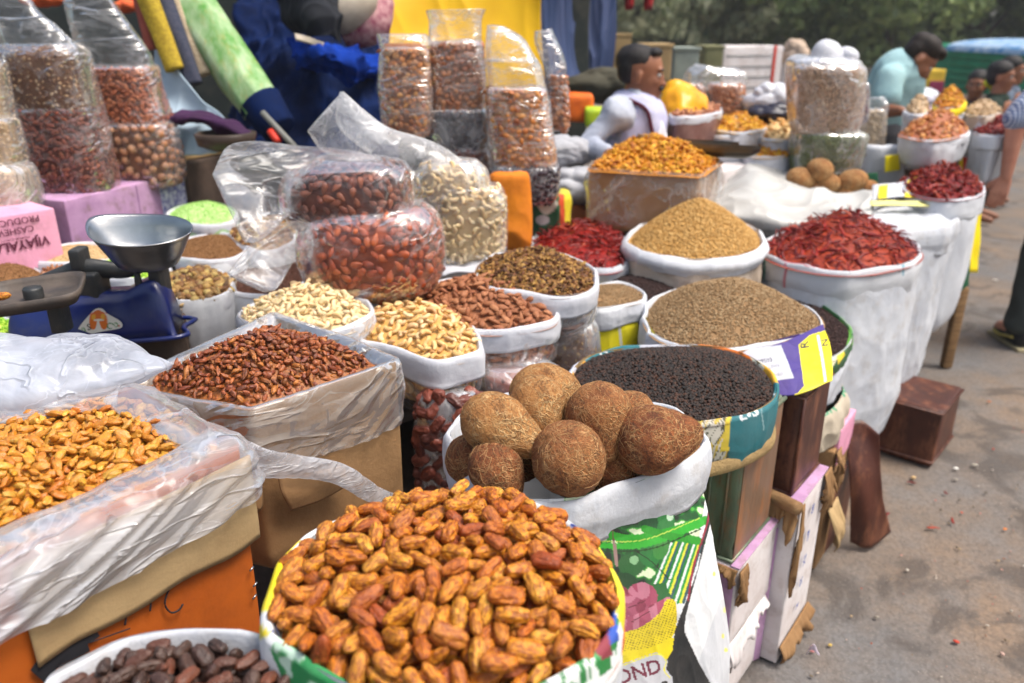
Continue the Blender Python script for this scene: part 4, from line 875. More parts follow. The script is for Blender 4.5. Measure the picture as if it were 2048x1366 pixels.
# almond bag C
R = rim([(812, 604), (860, 568), (975, 552), (1062, 573), (1106, 608), (1106, 640), (1050, 655), (960, 660), (880, 640)], .93, 220)
shC = [(0, 1), (.3, 1.02), (.6, 1.0), (1, .72)]
clearbag('almond_bag', 'open bag of plain brown almonds with folded white cuff, behind the cashews', R, .755, .05, 23, shape=shC)
hp = Heap(R, (970, 600, .93), .050, 1.8, sink=.004, margin=.004, lump=.004, seed=9); pC = pile(hp, (.0150, .0085, .0055), 700, 6, 12, tilt=.6, fill=1.6, thr=.011, cell=.003)
L = inner_loops(R, .765, shC); sp, sM = sideitems(L, 220, .021, 4, .006, vr=(.2, .92)); T_a2 = [almond_t(i+10, .015, .0086, .0052) for i in range(6)]
items('brown_almond', 'brown almond in the open white cuffed almond bag', 'almond', 'brown almonds in the open bag', T_a2, I_almond, np.vstack([pC[0], sp]), np.concatenate([pC[1], sM]), np.concatenate([pC[2], np.full(len(sp), 18/topx(sp)[2]**2)]), 150,
      ('brown_almonds', 'brown almonds filling the open white cuffed bag', 'almonds'), join([hp.surf(20, 90, .008), loft(L-loopn(L)*.012)]))
# bags underneath
def lyingbag(name, label, secs, Y, content, film_m, seed, n_items=0, tpl=None, size=.02, fillm=None, ratio=.8, wrk=.006, group=None, iname=None, ilabel=None, cat='bag', p=2.4, inset=.006, limit=0, icat=None, fillv=(0, 1), neck=None, contents_label=None):
    L = outline_loft(secs, Y, 64, ratio, 44, p=p); base = L[-1].mean(0); t = thing(name, label, cat, [base[0], base[1], L[..., 2].min()], group)
    W = wrinkled(L, wrk, 16, seed, mn=.003); mk('clear_bag', *loft(W, True, True, True), film_m, t)
    if neck is not None:
        for q in neck: mk('bag_neck', *loft(q, True, True, True), film_m, t)
    c = L.mean((0, 1)); i0, i1 = int(fillv[0]*44), int(fillv[1]*44); Li = L[i0:i1]
    if n_items:
        sp, sM = sideitems(Li, n_items, size, seed, inset); parts = [loft(Li-loopn(Li)*(inset+.010), True, True, True)]
        if limit: items(iname, ilabel, icat, ilabel, tpl, fillm, sp, sM, 1/topx(sp)[2]**2, limit, (iname+'s', contents_label, icat+'s'), parts[0])
        else: 
            parts.insert(0, instances(tpl, sp, sM, seed)); V, F = join(parts); tag(mk(content, V, F, fillm, None), contents_label, content.replace('_', ' '), kind='stuff')
    return t, L
F_red = film('film_over_dark', (.78, .76, .80), lo=.04, hi=.22, edge=.3, sc=6, gloss=.7, crease=.4, csc=5, width=.05)
I_fig = mat_item('dark_fruit', [(.12, .03, .02), (.2, .05, .03), (.08, .025, .02), (.28, .08, .05)], .4, .4, None, bs=.6, bsc=120)
lyingbag('dark_date_bag', 'creased clear bag of dark red dates under the roasted cashew bag', [(782, 850, 945), (800, 838, 966), (850, 828, 972), (920, 828, 935), (975, 840, 915)], 1.58, 'dark_red_dates', F_haze, 31, 200, [date_t(i+60, .026, .014, .012) for i in range(5)], .032, I_fig, .7, .008, contents_label='dark red dates inside the clear bag under the cashews')
lyingbag('crumpled_bag', 'crumpled clear bag with a little dark fruit, behind the tan coconuts', [(730, 965, 1060), (748, 955, 1120), (790, 960, 1150), (850, 980, 1130)], 1.75, 'dark_fruit_pieces', F_haze, 32, 40, T_chunk, .03, I_fig, .7, .01, contents_label='dark fruit inside the crumpled bag behind the tan coconuts')
lyingbag('crumpled_bag', 'grey crumpled clear bag under the wooden stick, left of the yellow print', [(640, 1105, 1180), (660, 1085, 1195), (720, 1080, 1195), (790, 1090, 1190)], 2.0, 'grey_lentils', F_haze, 33, 200, T_chunk, .016, I_mix, .8, .012, contents_label='dark contents of the grey crumpled bag under the stick')

# ---------------------------------------------------------------- stacked bags of almonds and cashews
tn = px3([(650, 350, 2.08), (560, 296, 2.0), (470, 282, 1.92), (424, 345, 1.86)]); tb = px3([(600, 410, 2.02), (580, 440, 1.98), (540, 470, 1.9), (487, 487, 1.84)])
neck1 = ribbon(px3([(800, 345, 2.1), (690, 300, 2.05), (590, 292, 1.98), (470, 284, 1.9), (424, 348, 1.84)]), px3([(640, 430, 2.0), (580, 395, 2.0), (565, 440, 1.95), (520, 482, 1.88), (487, 488, 1.84)]), 60, 36, [.09, .07, .05, .035, .006], .012, 9, 41)
t1, L1 = lyingbag('almond_bag', 'clear bag of dark brown almonds, uppermost, its mouth blown to the left', [(318, 640, 770), (335, 585, 812), (375, 563, 826), (420, 570, 826), (450, 600, 810), (462, 660, 760)], 2.05, 'dark_almonds', F_clear, 42,
         330, [almond_t(i+20, .0145, .0085, .0055) for i in range(6)], .0225, I_almondd, .8, .004, iname='dark_almond', ilabel='dark almond behind the film of the upper almond bag', icat='almond', limit=60, fillv=(.02, .98), neck=[neck1], contents_label='dark almonds packed in the upper almond bag')
neck2 = ribbon(px3([(640, 470, 2.0), (590, 442, 1.95), (520, 470, 1.85), (455, 545, 1.78)]), px3([(625, 545, 2.0), (590, 520, 1.93), (560, 570, 1.82), (532, 584, 1.78)]), 40, 30, [.05, .03, .02, .008], .010, 12, 43)
t2, L2 = lyingbag('almond_bag', 'clear bag of red almonds under the dark almond bag, resting on the pale cashews', [(412, 640, 850), (435, 608, 876), (480, 596, 888), (535, 604, 886), (575, 640, 862), (596, 700, 800)], 2.02, 'red_almonds', F_clear, 44,
         380, [almond_t(i+30, .0155, .009, .0055) for i in range(6)], .0235, I_almondr, .8, .004, iname='red_almond', ilabel='red almond behind the film of the lower almond bag', icat='almond', limit=90, fillv=(.02, .98), neck=[neck2], contents_label='red almonds packed in the lower almond bag')
neck3 = ribbon(px3([(960, 350, 2.4), (880, 290, 2.38), (770, 250, 2.3), (685, 182, 2.25)]), px3([(830, 360, 2.4), (740, 330, 2.35), (650, 305, 2.3), (614, 262, 2.25)]), 56, 34, [.08, .07, .05, .01], .014, 9, 45)
neck3b = ribbon(px3([(780, 262, 2.3), (735, 225, 2.28), (690, 190, 2.25), (682, 183, 2.25)]), px3([(740, 310, 2.32), (690, 270, 2.28), (672, 245, 2.26), (672, 215, 2.25)]), 26, 24, [.03, .02, .02, .006], .006, 14, 46)
lyingbag('cashew_bag', 'clear bag of cashews behind the dark almond bag, mouth pointing up left', [(322, 850, 950), (345, 830, 972), (385, 828, 978), (415, 840, 972), (430, 870, 940)], 2.4, 'bagged_cashews', F_haze, 47,
         170, [cashew_t(i+20, .0155) for i in range(6)], .024, I_cash, .8, .005, neck=[neck3, neck3b], contents_label='cashews inside the bag behind the dark almonds')
lyingbag('cashew_bag', 'squarish clear bag packed with pale cashews, right of the red almonds', [(372, 880, 1000), (400, 872, 1012), (450, 870, 1013), (500, 872, 1010), (525, 885, 1000)], 2.38, 'packed_cashews', F_clear, 48,
         260, [cashew_t(i+30, .0155) for i in range(6)], .023, I_cash, .8, .004, p=3.5, contents_label='pale cashews packed in the squarish bag')
T, b2 = None, None
t = thing('scrap_bag', 'flattened white plastic under the squarish cashew bag', 'bag', P(945, 545, .93))
mk('sheet', *sheet(px3([(880, 530, 2.4), (960, 520, 2.4), (1012, 500, 2.45)]).tolist() and [px3([(882, 528, 2.42), (950, 520, 2.42), (1014, 500, 2.46)]), px3([(884, 550, 2.3), (950, 545, 2.3), (1000, 520, 2.35)])], 14, 24, .01, 20, 5, .004), M_cuff, t)

# ---------------------------------------------------------------- peppercorn sack on the tins
zt = .85
R = rim([(1140, 748), (1185, 708), (1290, 692), (1400, 690), (1480, 704), (1535, 738), (1553, 785), (1505, 822), (1410, 843), (1300, 845), (1200, 820), (1150, 785)], zt, 480)
t = thing('peppercorn_sack', 'teal and orange rimmed sack of black peppercorns behind the coconuts', 'sack', [R[:, 0].mean(), R[:, 1].mean(), .735])
b, c = sack_parts(t, R, .735, M_jute, M_print, cuff=.105, bulge=.0, taper=.22, seed=13, off=.010, inner=.05, fat=.008, wavy=.010, crows=44)
def straw(x, y):
    C = np.empty((len(x), 4)); C[:] = (.62, .58, .50, 1); v = np.stack([x*.10+y*.05, y*.02, 0*x], -1); k = ridge(v, 4, 3); C[k > .35, :3] = (.05, .06, .03); k2 = ridge(v, 2.3, 6); C[k2 > .5, :3] = (.6, .42, .03); return C
paint(c, (.5, .52, .6), [('poly', [(1130, 760), (1160, 730), (1190, 700), (1180, 720), (1160, 765)], (.8, .4, .02)), ('poly', [(1165, 730), (1185, 700), (1280, 680), (1280, 700), (1215, 715)], Bp['teal']), ('text', '2S', 1205, 706, 22, -20, (.75, .78, .8)),
      ('poly', [(1390, 670), (1500, 690), (1540, 730), (1500, 725), (1400, 705)], Bp['org']), ('poly', [(1505, 700), (1560, 740), (1562, 775), (1530, 770), (1515, 730)], (.85, .45, .03)), ('poly', [(1500, 712), (1520, 715), (1530, 740), (1515, 742)], (.8, .78, .6)),
      ('poly', [(1370, 830), (1465, 815), (1465, 935), (1370, 935)], straw), ('poly', [(1455, 825), (1468, 820), (1462, 900), (1440, 905)], (.7, .52, .03)),
      ('poly', [(1463, 822), (1520, 795), (1536, 765), (1575, 765), (1575, 870), (1500, 930), (1455, 935)], (.0, .14, .17)), ('text', 'DS', 1497, 826, 34, -18, (.75, .8, .82)), ('text', 'N', 1538, 790, 28, -52, (.75, .8, .82)), ('line', [(1520, 800), (1528, 860)], 2, (.25, .4, .42))])
LL = []; N = outn(R); v1 = [(0.004, -.095), (.009, -.104), (.011, -.114), (.010, -.126), (.004, -.130), (-.004, -.120)]
for o, z in v1: LL.append(R+N*(o+.004*sn(R, 30, 4))[:, None]+np.stack([0*R[:, 0], 0*R[:, 0], z-.012*np.clip(sn(R, 6, 8), -1, 1)], -1))
mk('jute_hem', *loft(np.array(LL)), M_jute, t)
hp = Heap(R, (1330, 745, zt), .050, 1.7, sink=.008, margin=.008, lump=.004, seed=11)
seeds('peppercorns', 'black peppercorns heaped in the teal rimmed sack', 'peppercorns', hp, [ball_t(i, .0037) for i in range(5)], I_pep, 7500, .0037, 3, .003, um=1)
# ---------------------------------------------------------------- cumin sack
zt = .84
R = rim([(1292, 622), (1320, 590), (1385, 572), (1480, 568), (1570, 592), (1632, 625), (1640, 655), (1585, 672), (1500, 692), (1400, 698), (1330, 680), (1298, 655)], zt, 420)
t = thing('cumin_sack', 'white sack of cumin with yellow and purple print below the fold', 'sack', [R[:, 0].mean(), R[:, 1].mean(), .6])
b, c = sack_parts(t, R, .60, M_print, M_whitec, cuff=.078, bulge=.03, taper=.06, seed=14, off=.008, inner=.05, fat=.006, wavy=.010, crows=12, rows=180, shape=[(0, .985), (.3, .98), (.4, 1.01), (1, .94)])
def yp(dx, dy): return [
      ('poly', [(1500+dx, 700+dy), (1800+dx, 600+dy), (1800+dx, 900+dy), (1500+dx, 900+dy)], (.05, .03, .22)), ]
CUM = [('poly', [(1280, 600), (1310, 640), (1310, 900), (1200, 900)], (.75, .68, .05)), ('poly', [(1480, 690), (1600, 660), (1610, 820), (1500, 900)], (.06, .035, .24)), ('poly', [(1470, 700), (1562, 690), (1588, 756), (1490, 770)], (.58, .60, .66)),
      ('poly', [(1597, 690), (1620, 670), (1720, 640), (1720, 800), (1600, 850), (1592, 790), (1608, 772)], (.84, .74, .01)), ('line', [(1636, 672), (1645, 720), (1652, 770)], 5, (.72, .74, .74)),
      ('text', 'R', 1610, 690, 24, -100, (.02, .02, .04)), ('text', 'N', 1650, 685, 20, -100, (.02, .02, .04)), ('line', [(1590, 790), (1665, 760)], 4, (.8, .7, .05)),
      ('text', '99503', 1530, 722, 12, -10, (.1, .1, .14)), ('text', 'CLEAN', 1545, 733, 9, -10, (.25, .25, .3)), ('text', 'PLACE', 1530, 742, 9, -10, (.25, .25, .3)), ('text', 'IF OPENED', 1545, 751, 9, -10, (.25, .25, .3))]
paint(b, (.66, .68, .72), CUM)
G = [px3([(1470, 706, 2.03), (1560, 688, 2.03), (1645, 650, 2.06)]), px3([(1478, 745, 1.98), (1580, 735, 1.96), (1660, 700, 2.02)]), px3([(1488, 785, 1.93), (1590, 790, 1.87), (1664, 762, 1.93)])]
pn = mk('printed_panel', *sheet(G, 110, 180, .008, 14, 5, .003), M_print, t); paint(pn, (.06, .035, .24), CUM)
hp = Heap(R, (1455, 625, zt), .095, 1.7, sink=.006, margin=.006, lump=.004, seed=12)
seeds('cumin_seeds', 'light brown cumin seeds heaped in the yellow and purple printed sack', 'cumin', hp, [grain_t(i, .0046, .0017) for i in range(5)], I_cum, 9000, .0035, 4, .002)
# ---------------------------------------------------------------- dark mustard sacks
zt = .74
R = rim([(1440, 590), (1530, 572), (1610, 592), (1672, 628), (1702, 662), (1690, 696), (1640, 722), (1560, 735), (1460, 700)], zt, 300)
t = thing('mustard_sack', 'white sack of dark mustard seed with green and red printed rim, right of the cumin', 'sack', [R[:, 0].mean(), R[:, 1].mean(), .5])
b, c = sack_parts(t, R, .54, M_whitec, M_print, cuff=.04, bulge=.02, taper=.05, seed=15, off=.008, inner=.04, fat=.010, wavy=.004, crows=26, wrk=.012)
paint(c, (.02, .10, .03), [('poly', [(1590, 590), (1720, 640), (1720, 690), (1680, 690), (1640, 640)], leafy(4, (.01, .08, .02), (.12, .35, .05), .05, .05, -.1)), ('poly', [(1600, 700), (1660, 690), (1665, 712), (1650, 760), (1600, 760)], (.6, .02, .03)), ('poly', [(1655, 685), (1668, 680), (1676, 715), (1662, 740)], (.8, .75, .5)), ('poly', [(1665, 675), (1680, 670), (1690, 710), (1676, 730)], (.8, .6, .02))])
hp = Heap(R, (1580, 640, zt), .02, 1.6, sink=.008, margin=.006, lump=.006, seed=13)
seeds('mustard_seeds', 'dark brown mustard seeds in the green rimmed sack right of the cumin', 'mustard seed', hp, [ball_t(i, .0026) for i in range(3)], I_mus, 6000, .0026, 5, .002)
Rg = R.copy(); Rg[:, 2] = .56; t = thing('gunny_bundle', 'folded gunny sack with green lettering squashed under the mustard sack', 'gunny sack', [Rg[:, 0].mean(), Rg[:, 1].mean(), .42])
b, c = sack_parts(t, Rg, .42, M_print, None, cuff=0, bulge=.08, taper=0, seed=16, wrk=.018, rows=40, bname='gunny_cloth'); paint(b, (.50, .43, .33), [('text', 'RAI', 1700, 775, 30, -35, (.03, .28, .14)), ('text', 'GR', 1655, 820, 28, -20, (.05, .3, .16))])
zt = .82
R = rim([(1200, 575), (1225, 552), (1290, 545), (1345, 562), (1362, 582), (1340, 605), (1280, 625), (1215, 612)], zt, 240)
t = thing('mustard_sack', 'sack of dark mustard seed with green and white rim, behind the cumin', 'sack', [R[:, 0].mean(), R[:, 1].mean(), .6])
b, c = sack_parts(t, R, .60, M_whitec, M_print, cuff=.03, seed=17, off=.006, inner=.03, fat=.008, wavy=.004, crows=16)
paint(c, (.02, .10, .05), [('poly', [(1190, 560), (1240, 540), (1240, 565), (1200, 580)], (.8, .55, .02)), ('poly', [(1210, 555), (1225, 545), (1228, 565), (1212, 570)], (.6, .05, .02)), ('poly', [(1300, 540), (1340, 552), (1340, 575), (1310, 560)], leafy(4, (.01, .12, .06), (.7, .75, .75), .2, .2, 0)), ('poly', [(1345, 560), (1370, 575), (1370, 600), (1350, 590)], (.35, .15, .2))])
hp = Heap(R, (1275, 572, zt), .035, 1.6, sink=.006, margin=.004, lump=.004, seed=14)
seeds('mustard_seeds', 'dark mustard seeds in the small sack behind the cumin', 'mustard seed', hp, [ball_t(i, .0026) for i in range(3)], I_mus, 3000, .0026, 6, .002)
# fennel sack with the yellow print (partly hidden)
zt = .86
R = rim([(1165, 580), (1190, 568), (1245, 566), (1282, 580), (1284, 600), (1240, 610), (1185, 612)], zt, 300)
t = thing('ajwain_sack', 'small white sack of brown seed with yellow print, left of the cumin', 'sack', [R[:, 0].mean(), R[:, 1].mean(), .6])
b, c = sack_parts(t, R, .60, M_print, M_whitec, cuff=.055, seed=18, off=.006, inner=.03, fat=.005, wavy=.006, crows=12, rows=150, shape=[(0, .985), (.2, .98), (.3, 1.02), (1, 1.0)])
paint(b, (.68, .70, .73), [('poly', [(1175, 640), (1195, 635), (1215, 700), (1190, 760), (1170, 760)], (.05, .03, .22)), ('poly', [(1193, 640), (1270, 620), (1284, 620), (1292, 720), (1212, 760)], (.84, .74, .01)), ('line', [(1236, 630), (1246, 720)], 5, (.72, .74, .76)), ('line', [(1275, 620), (1290, 700)], 7, (.05, .03, .22)), ('text', 'R', 1217, 640, 24, -80, (.02, .02, .04)), ('text', 'N', 1262, 632, 20, -80, (.02, .02, .04))])
hp = Heap(R, (1225, 585, zt), .02, 1.7, sink=.004, margin=.003, lump=.002, seed=15)
seeds('ajwain_seeds', 'brown seeds in the small white sack left of the cumin', 'seeds', hp, T_grain, I_cum, 1500, .003, 7, .002)
# petals sack
zt = .97
R = rim([(952, 545), (975, 515), (1050, 503), (1120, 510), (1175, 530), (1192, 560), (1175, 580), (1110, 590), (1020, 580), (965, 565)], zt, 220)
t = clearbag('petal_bag', 'open bag of dried brown and yellow petals behind the almonds', R, .80, .045, 24, F_haze, shape=[(0, 1), (.5, 1.02), (1, .8)])
hp = Heap(R, (1070, 535, zt), .045, 1.8, sink=.006, margin=.004, lump=.006, seed=16)
pos, M = scatter(hp, 1500, .008, 8, .9); L = inner_loops(R, .81, [(0, 1), (.5, 1.02), (1, .8)]); sp, sM = sideitems(L, 350, .012, 5, .004, vr=(.15, .95))
tag(mk('dried_petals', *join([instances([chunk_t(i+10, .0085, .35) for i in range(6)], np.vstack([pos, sp]), np.concatenate([M, sM])), hp.surf(20, 80, .002), loft(L-loopn(L)*.008)]), I_mix), 'dark and yellow dried petals heaped behind the almonds', 'dried petals', kind='stuff')
V, F = tube([P(1085, 655, .86), P(1140, 625, .87), P(1200, 600, .88)], [.013, .014, .010], 10, 14, flat=.6); mk('wooden_stick', V, F, M_wood, None, label='thick pale wooden stick poking out under the petal bag', cat='stick')
# ---------------------------------------------------------------- the setting: ground and the stall's street side
def grid_ground():
    x = np.concatenate([np.linspace(-60, -6, 12), np.linspace(-4, 6, 90), np.linspace(8, 60, 12)]); y = np.concatenate([np.linspace(-10, .5, 8), np.linspace(.8, 12, 110), np.linspace(14, 160, 20)])
    X, Y = np.meshgrid(x, y); V = np.stack([X, Y, 0*X], -1); V[..., 2] = -.004+.004*sn(V, 1.1, 3)*(np.abs(X) < 7); return V.reshape(-1, 3), [gridF(len(y), len(x), False)]
m, nt, b, out = newmat('street_dirt'); co = coords(nt)
n1 = nd(nt, 'TexNoise', i_Scale=1.3, i_Detail=7., i_Roughness=.62); nt.links.new(co, n1.inputs[0]); n2 = nd(nt, 'TexNoise', i_Scale=5., i_Detail=8., i_Roughness=.7); nt.links.new(co, n2.inputs[0])
n3 = nd(nt, 'TexNoise', i_Scale=60., i_Detail=6., i_Roughness=.75); nt.links.new(co, n3.inputs[0]); vo = nd(nt, 'TexVoronoi', i_Scale=85.); nt.links.new(co, vo.inputs[0])
c = ramp(nt, n1.outputs[0], [(.36, (.14, .135, .135)), (.5, (.175, .14, .115)), (.66, (.235, .165, .115))]); c = mixc(nt, ramp(nt, n2.outputs[0], [(.45, 0.), (.7, .6)]), c, (.18, .175, .175))
n5 = nd(nt, 'TexNoise', i_Scale=2.6, i_Detail=6., i_Distortion=1.5); nt.links.new(co, n5.inputs[0]); c = mixc(nt, ramp(nt, n5.outputs[0], [(.53, 0.), (.62, .65)]), c, (.065, .055, .05)); c = mixc(nt, ramp(nt, n3.outputs[0], [(.42, .4), (.54, 0.)]), c, (.08, .072, .066)); c = mixc(nt, ramp(nt, vo.outputs['Distance'], [(.07, .5), (.2, 0.)]), c, (.33, .29, .25))
nt.links.new(c, b.inputs['Base Color']); b.inputs['Roughness'].default_value = .92; b.inputs['Specular IOR Level'].default_value = .2
ad = nd(nt, 'Math', operation='ADD'); nt.links.new(n3.outputs[0], ad.inputs[0]); nt.links.new(vo.outputs['Distance'], ad.inputs[1]); bump(nt, b, ad.outputs[0], .5, .005)
tag(mk('street', *grid_ground(), m), kind='structure')
E0, E1 = np.array([.47, 1.50, 0]), np.array([1.64, 2.70, 0])
INW = np.array([-.8, .6, 0])
def sidebox(name, label, cat, a, b_, z, depth, height, mats_, group=None, r=.005, ns=.002, seed=0, body='carton_body', lean=0):
    A_ = np.array([*a[:2], z]); B_ = np.array([*b_[:2], z]); (V, F), base, ux, uy, w = boxat(A_, B_, INW, depth, height, r, ns, seed)
    t = thing(name, label, cat, base, group); mk(body, V, F, mats_, t); return t, A_, ux, uy, w
def ragged(t, p0, p1, out, dn, m, seed, name='torn_flap', amp=.02, n=24):
    """torn strip of board along p0-p1, hanging down dn and standing out"""
    rg = np.random.RandomState(seed); p0, p1, out = map(np.asarray, (p0, p1, out)); s = np.linspace(0, 1, n); top = p0+(p1-p0)*s[:, None]
    ln = dn*(1+.5*sn(np.stack([s*9, 0*s, 0*s], -1), 1.5, seed)+.35*rg.normal(size=n)*.5); w = rg.normal(size=n)*.004
    rows = [top, top+out*(.5*amp)-np.array([0, 0, 1.])*(ln*.35)[:, None], top+out*((amp+w)[:, None] if np.ndim(w) else amp)-np.array([0, 0, 1.])*(ln*.75)[:, None], top+out*((amp*.7+w*2)[:, None])-np.array([0, 0, 1.])*ln[:, None]]
    return mk(name, *sheet(rows, 10, n*2, .002, 30, seed, .0035), m, t)
a1, b1 = P(1478, 1140, .45), P(1562, 1035, .45); a1[2] = b1[2] = 0
a2, b2 = P(1600, 1012, .50), P(1657, 935, .50)
OUT = np.array([.8, -.6, 0])
t, p, ux, uy, w = sidebox('carton', 'white sided carton with lilac edges and torn brown corner, under the green tin', 'carton', a1, b1, .45, .34, .22, [M_wboard], 'cartons stacked on the street', seed=1)
V, F = boxat(np.array([*a1[:2], .448])+ux*(-.003)+uy*.008, np.array([*a1[:2], .448])+ux*(-.003)+uy*.30, ux, .004, .21, .001, .001, 3)[0]; mk('lilac_side', V, F, M_purple, t)
V, F = boxat(p+OUT*.001+np.array([0, 0, .003]), p+ux*w+OUT*.001+np.array([0, 0, .003]), INW, .022, .003, .001, 0, 3)[0]; mk('lilac_edge', V, F, M_purple, t)
ragged(t, p+OUT*.004+ux*-.01, p+ux*.035+OUT*.004, OUT, .075, M_card, 3, amp=.010); ragged(t, p-ux*.004+OUT*-.05, p-ux*.004, -ux, .03, M_card, 4, amp=.01)
t, p, ux, uy, w = sidebox('carton', 'grimy white carton at the bottom of the pile, below the torn lilac one', 'carton', a1+ux*.0-OUT*.01, b1-OUT*.01, .225, .34, .222, [M_wboard], 'cartons stacked on the street', seed=2)
ragged(t, p+OUT*.004, p+ux*w*.9+OUT*.004, OUT, .05, M_wboard, 5, amp=.012); V, F = boxat(np.array([*p[:2], .222])-ux*.003+uy*.008, np.array([*p[:2], .222])-ux*.003+uy*.30, ux, .004, .2, .001, .001, 3)[0]; mk('lilac_side', V, F, M_purple, t)
t, p, ux, uy, w = sidebox('carton', 'tall torn white carton with small blue printing down its street side', 'carton', a2, b2, .50, .36, .50, [M_wboard], 'cartons stacked on the street', seed=3)
M_blue = mat('blue_ink', (.03, .08, .35), rough=.7)
for k, (s, z) in enumerate([('80', .44), ('gm', .36), ('EX', .28), ('2S', .21), ('R', .13), ('tn', .05)]):
    decal_text(t, s, p+ux*w*.45+OUT*.0045-np.array([0, 0, .50-z]), np.array([0, 0, -1.]), ux, .028, M_blue, bold=.03)
V, F = boxat(p+OUT*.0015+np.array([0, 0, .003]), p+ux*w+OUT*.0015+np.array([0, 0, .003]), INW, .05, .003, .001, 0, 3)[0]; mk('lilac_edge', V, F, M_purple, t)
ragged(t, p+OUT*.004, p+ux*.018+OUT*.004, OUT, .16, M_card, 6, amp=.006); ragged(t, p+ux*w*.8+OUT*.003, p+ux*(w+.01)+OUT*.003, OUT, .07, M_card, 7, amp=.015)
ragged(t, p+OUT*.003-np.array([0, 0, .44]), p+ux*w+OUT*.003-np.array([0, 0, .44]), OUT, .04, M_card, 17, amp=.02); ragged(t, p-ux*.003+OUT*-.08, p-ux*.003, -ux, .06, M_card, 18, amp=.01)
# lilac gap carton behind, between the two stacks
V_, base, ux, uy, w = boxat(np.array([*(b1[:2]+np.array([-.02, .03])), .42]), np.array([*(a2[:2]+np.array([-.035, .02])), .42]), INW, .3, .42, .004, .002, 5)
t = thing('carton', 'lilac carton set back in the gap between the white ones', 'carton', base, 'cartons stacked on the street'); mk('carton_body', *V_, M_purple, t)
# tins
ct = P(1463, 1128, .452); te = P(1535, 1040, .452)
V_, base, ux, uy, w = boxat(np.array([*ct[:2], .80]), np.array([*te[:2], .80]), INW, .25, .347, .012, .0012, 6, n=14)
t = thing('oil_tin', 'dented green grey metal tin under the peppercorn sack', 'tin', base, 'square oil tins'); V, F = V_
rel = (V-base); u_ = rel @ uy; bead = .004*(np.abs(np.abs(rel[:, 2]-.175)-.14) < .006)
V = V-np.outer(bead, INW*-1)*1.0; mk('tin_body', V, F, M_tin, t)
V, F = boxat(np.array([*ct[:2], .795])+OUT*.0025+ux*.006, np.array([*te[:2], .795])+OUT*.0025-ux*.006, INW, .003, .33, .001, .001, 3)[0]; mk('rusty_side', V, F, M_tinr, t)
c0 = np.array([*ct[:2], 0])-ux*.0022
for q in (.03, .07, .115, .15, .19):
    V, F = tube([c0+uy*q+np.array([0, 0, .47]), c0+uy*q+np.array([0, 0, .78])], .0035, 8); mk('pressed_rib', V, F, M_tin, t)
for z in (.458, .79):
    V, F = tube([np.array([*ct[:2], z])+uy*.24-ux*.001, np.array([*ct[:2], z])-ux*.001, np.array([*te[:2], z])+OUT*.002], .005, 8); mk('rolled_seam', V, F, M_tin, t)
c1, c2 = P(1581, 993, .502), P(1636, 930, .502)
V_, base, ux, uy, w = boxat(np.array([*c1[:2], .775]), np.array([*c2[:2], .775]), INW, .24, .273, .008, .001, 7, n=12)
t = thing('oil_tin', 'rusty red brown metal tin under the cumin sack', 'tin', base, 'square oil tins'); mk('tin_body', *V_, M_rust, t)
for q0, q1 in (((c1, 0), (c2, 0)), ((c1, 0), (c1, .22))):
    for z in (.508, .77):
        V, F = tube([np.array([*q0[0][:2], z])+OUT*.001, np.array([*q1[0][:2], z])+uy*q1[1]+OUT*.001], .004, 8); mk('rolled_seam', V, F, M_rust, t)
V, F = tube([np.array([*c1[:2], .505]), np.array([*c1[:2], .772])], .0045, 8); mk('rolled_seam', V, F, M_rust, t)
V, F = tube([P(1530, 985, .50), P(1560, 1000, .50), P(1598, 1018, .505)], [.016, .018, .017], 12, 10); mk('broken_bamboo', V, F, M_wood, None, label='short broken bamboo end jammed between cartons under the red tin', cat='bamboo')
V_, base, ux, uy, w = boxat(np.array([*ct[:2], .735])+INW*.27+np.array([0, 0, 0]), np.array([*te[:2], .735])+INW*.27+np.array([.06, .08, 0]), INW, .2, .29, .008, .001, 7, n=6)
t = thing('oil_tin', 'tin hidden behind the green one, carrying the back of the peppercorn sack', 'tin', base, 'square oil tins'); mk('tin_body', *V_, M_rust, t)
# beyond: brown boards and crates up to the tall sacks
a3, b3 = P(1668, 905, .42), P(1705, 850, .42)
V_, base, ux, uy, w = boxat(a3, b3, INW, .3, .42, .006, .003, 8); t = thing('carton', 'dark worn carton with pink corner beside the gunny bundle', 'carton', base, 'cartons stacked on the street'); mk('carton_body', *V_, M_card, t)
V, F = boxat(a3+OUT*.003+ux*.04+np.array([0, 0, .06]), a3+OUT*.003+ux*w*1.0+np.array([0, 0, .06]), INW, .05, .13, .004, .003, 9)[0]; mk('pink_corner', V, F, M_pink, t)
ragged(t, a3+OUT*.006, a3+ux*.05+OUT*.006, OUT, .09, M_card, 9, amp=.015); ragged(t, a3+OUT*.01-np.array([0, 0, .2]), a3+ux*.1+OUT*.01-np.array([0, 0, .2]), OUT, .09, M_cardl, 10, amp=.04)
V_, base, ux, uy, w = boxat(P(1650, 1110, .0)+np.array([0, 0, .30]), P(1690, 1060, .0)+np.array([0, 0, .30]), INW, .2, .30, .004, .002, 10); t = thing('metal_box', 'low rusty red metal box on the ground beside the torn cartons', 'box', base); mk('box_body', *V_, M_rust, t)
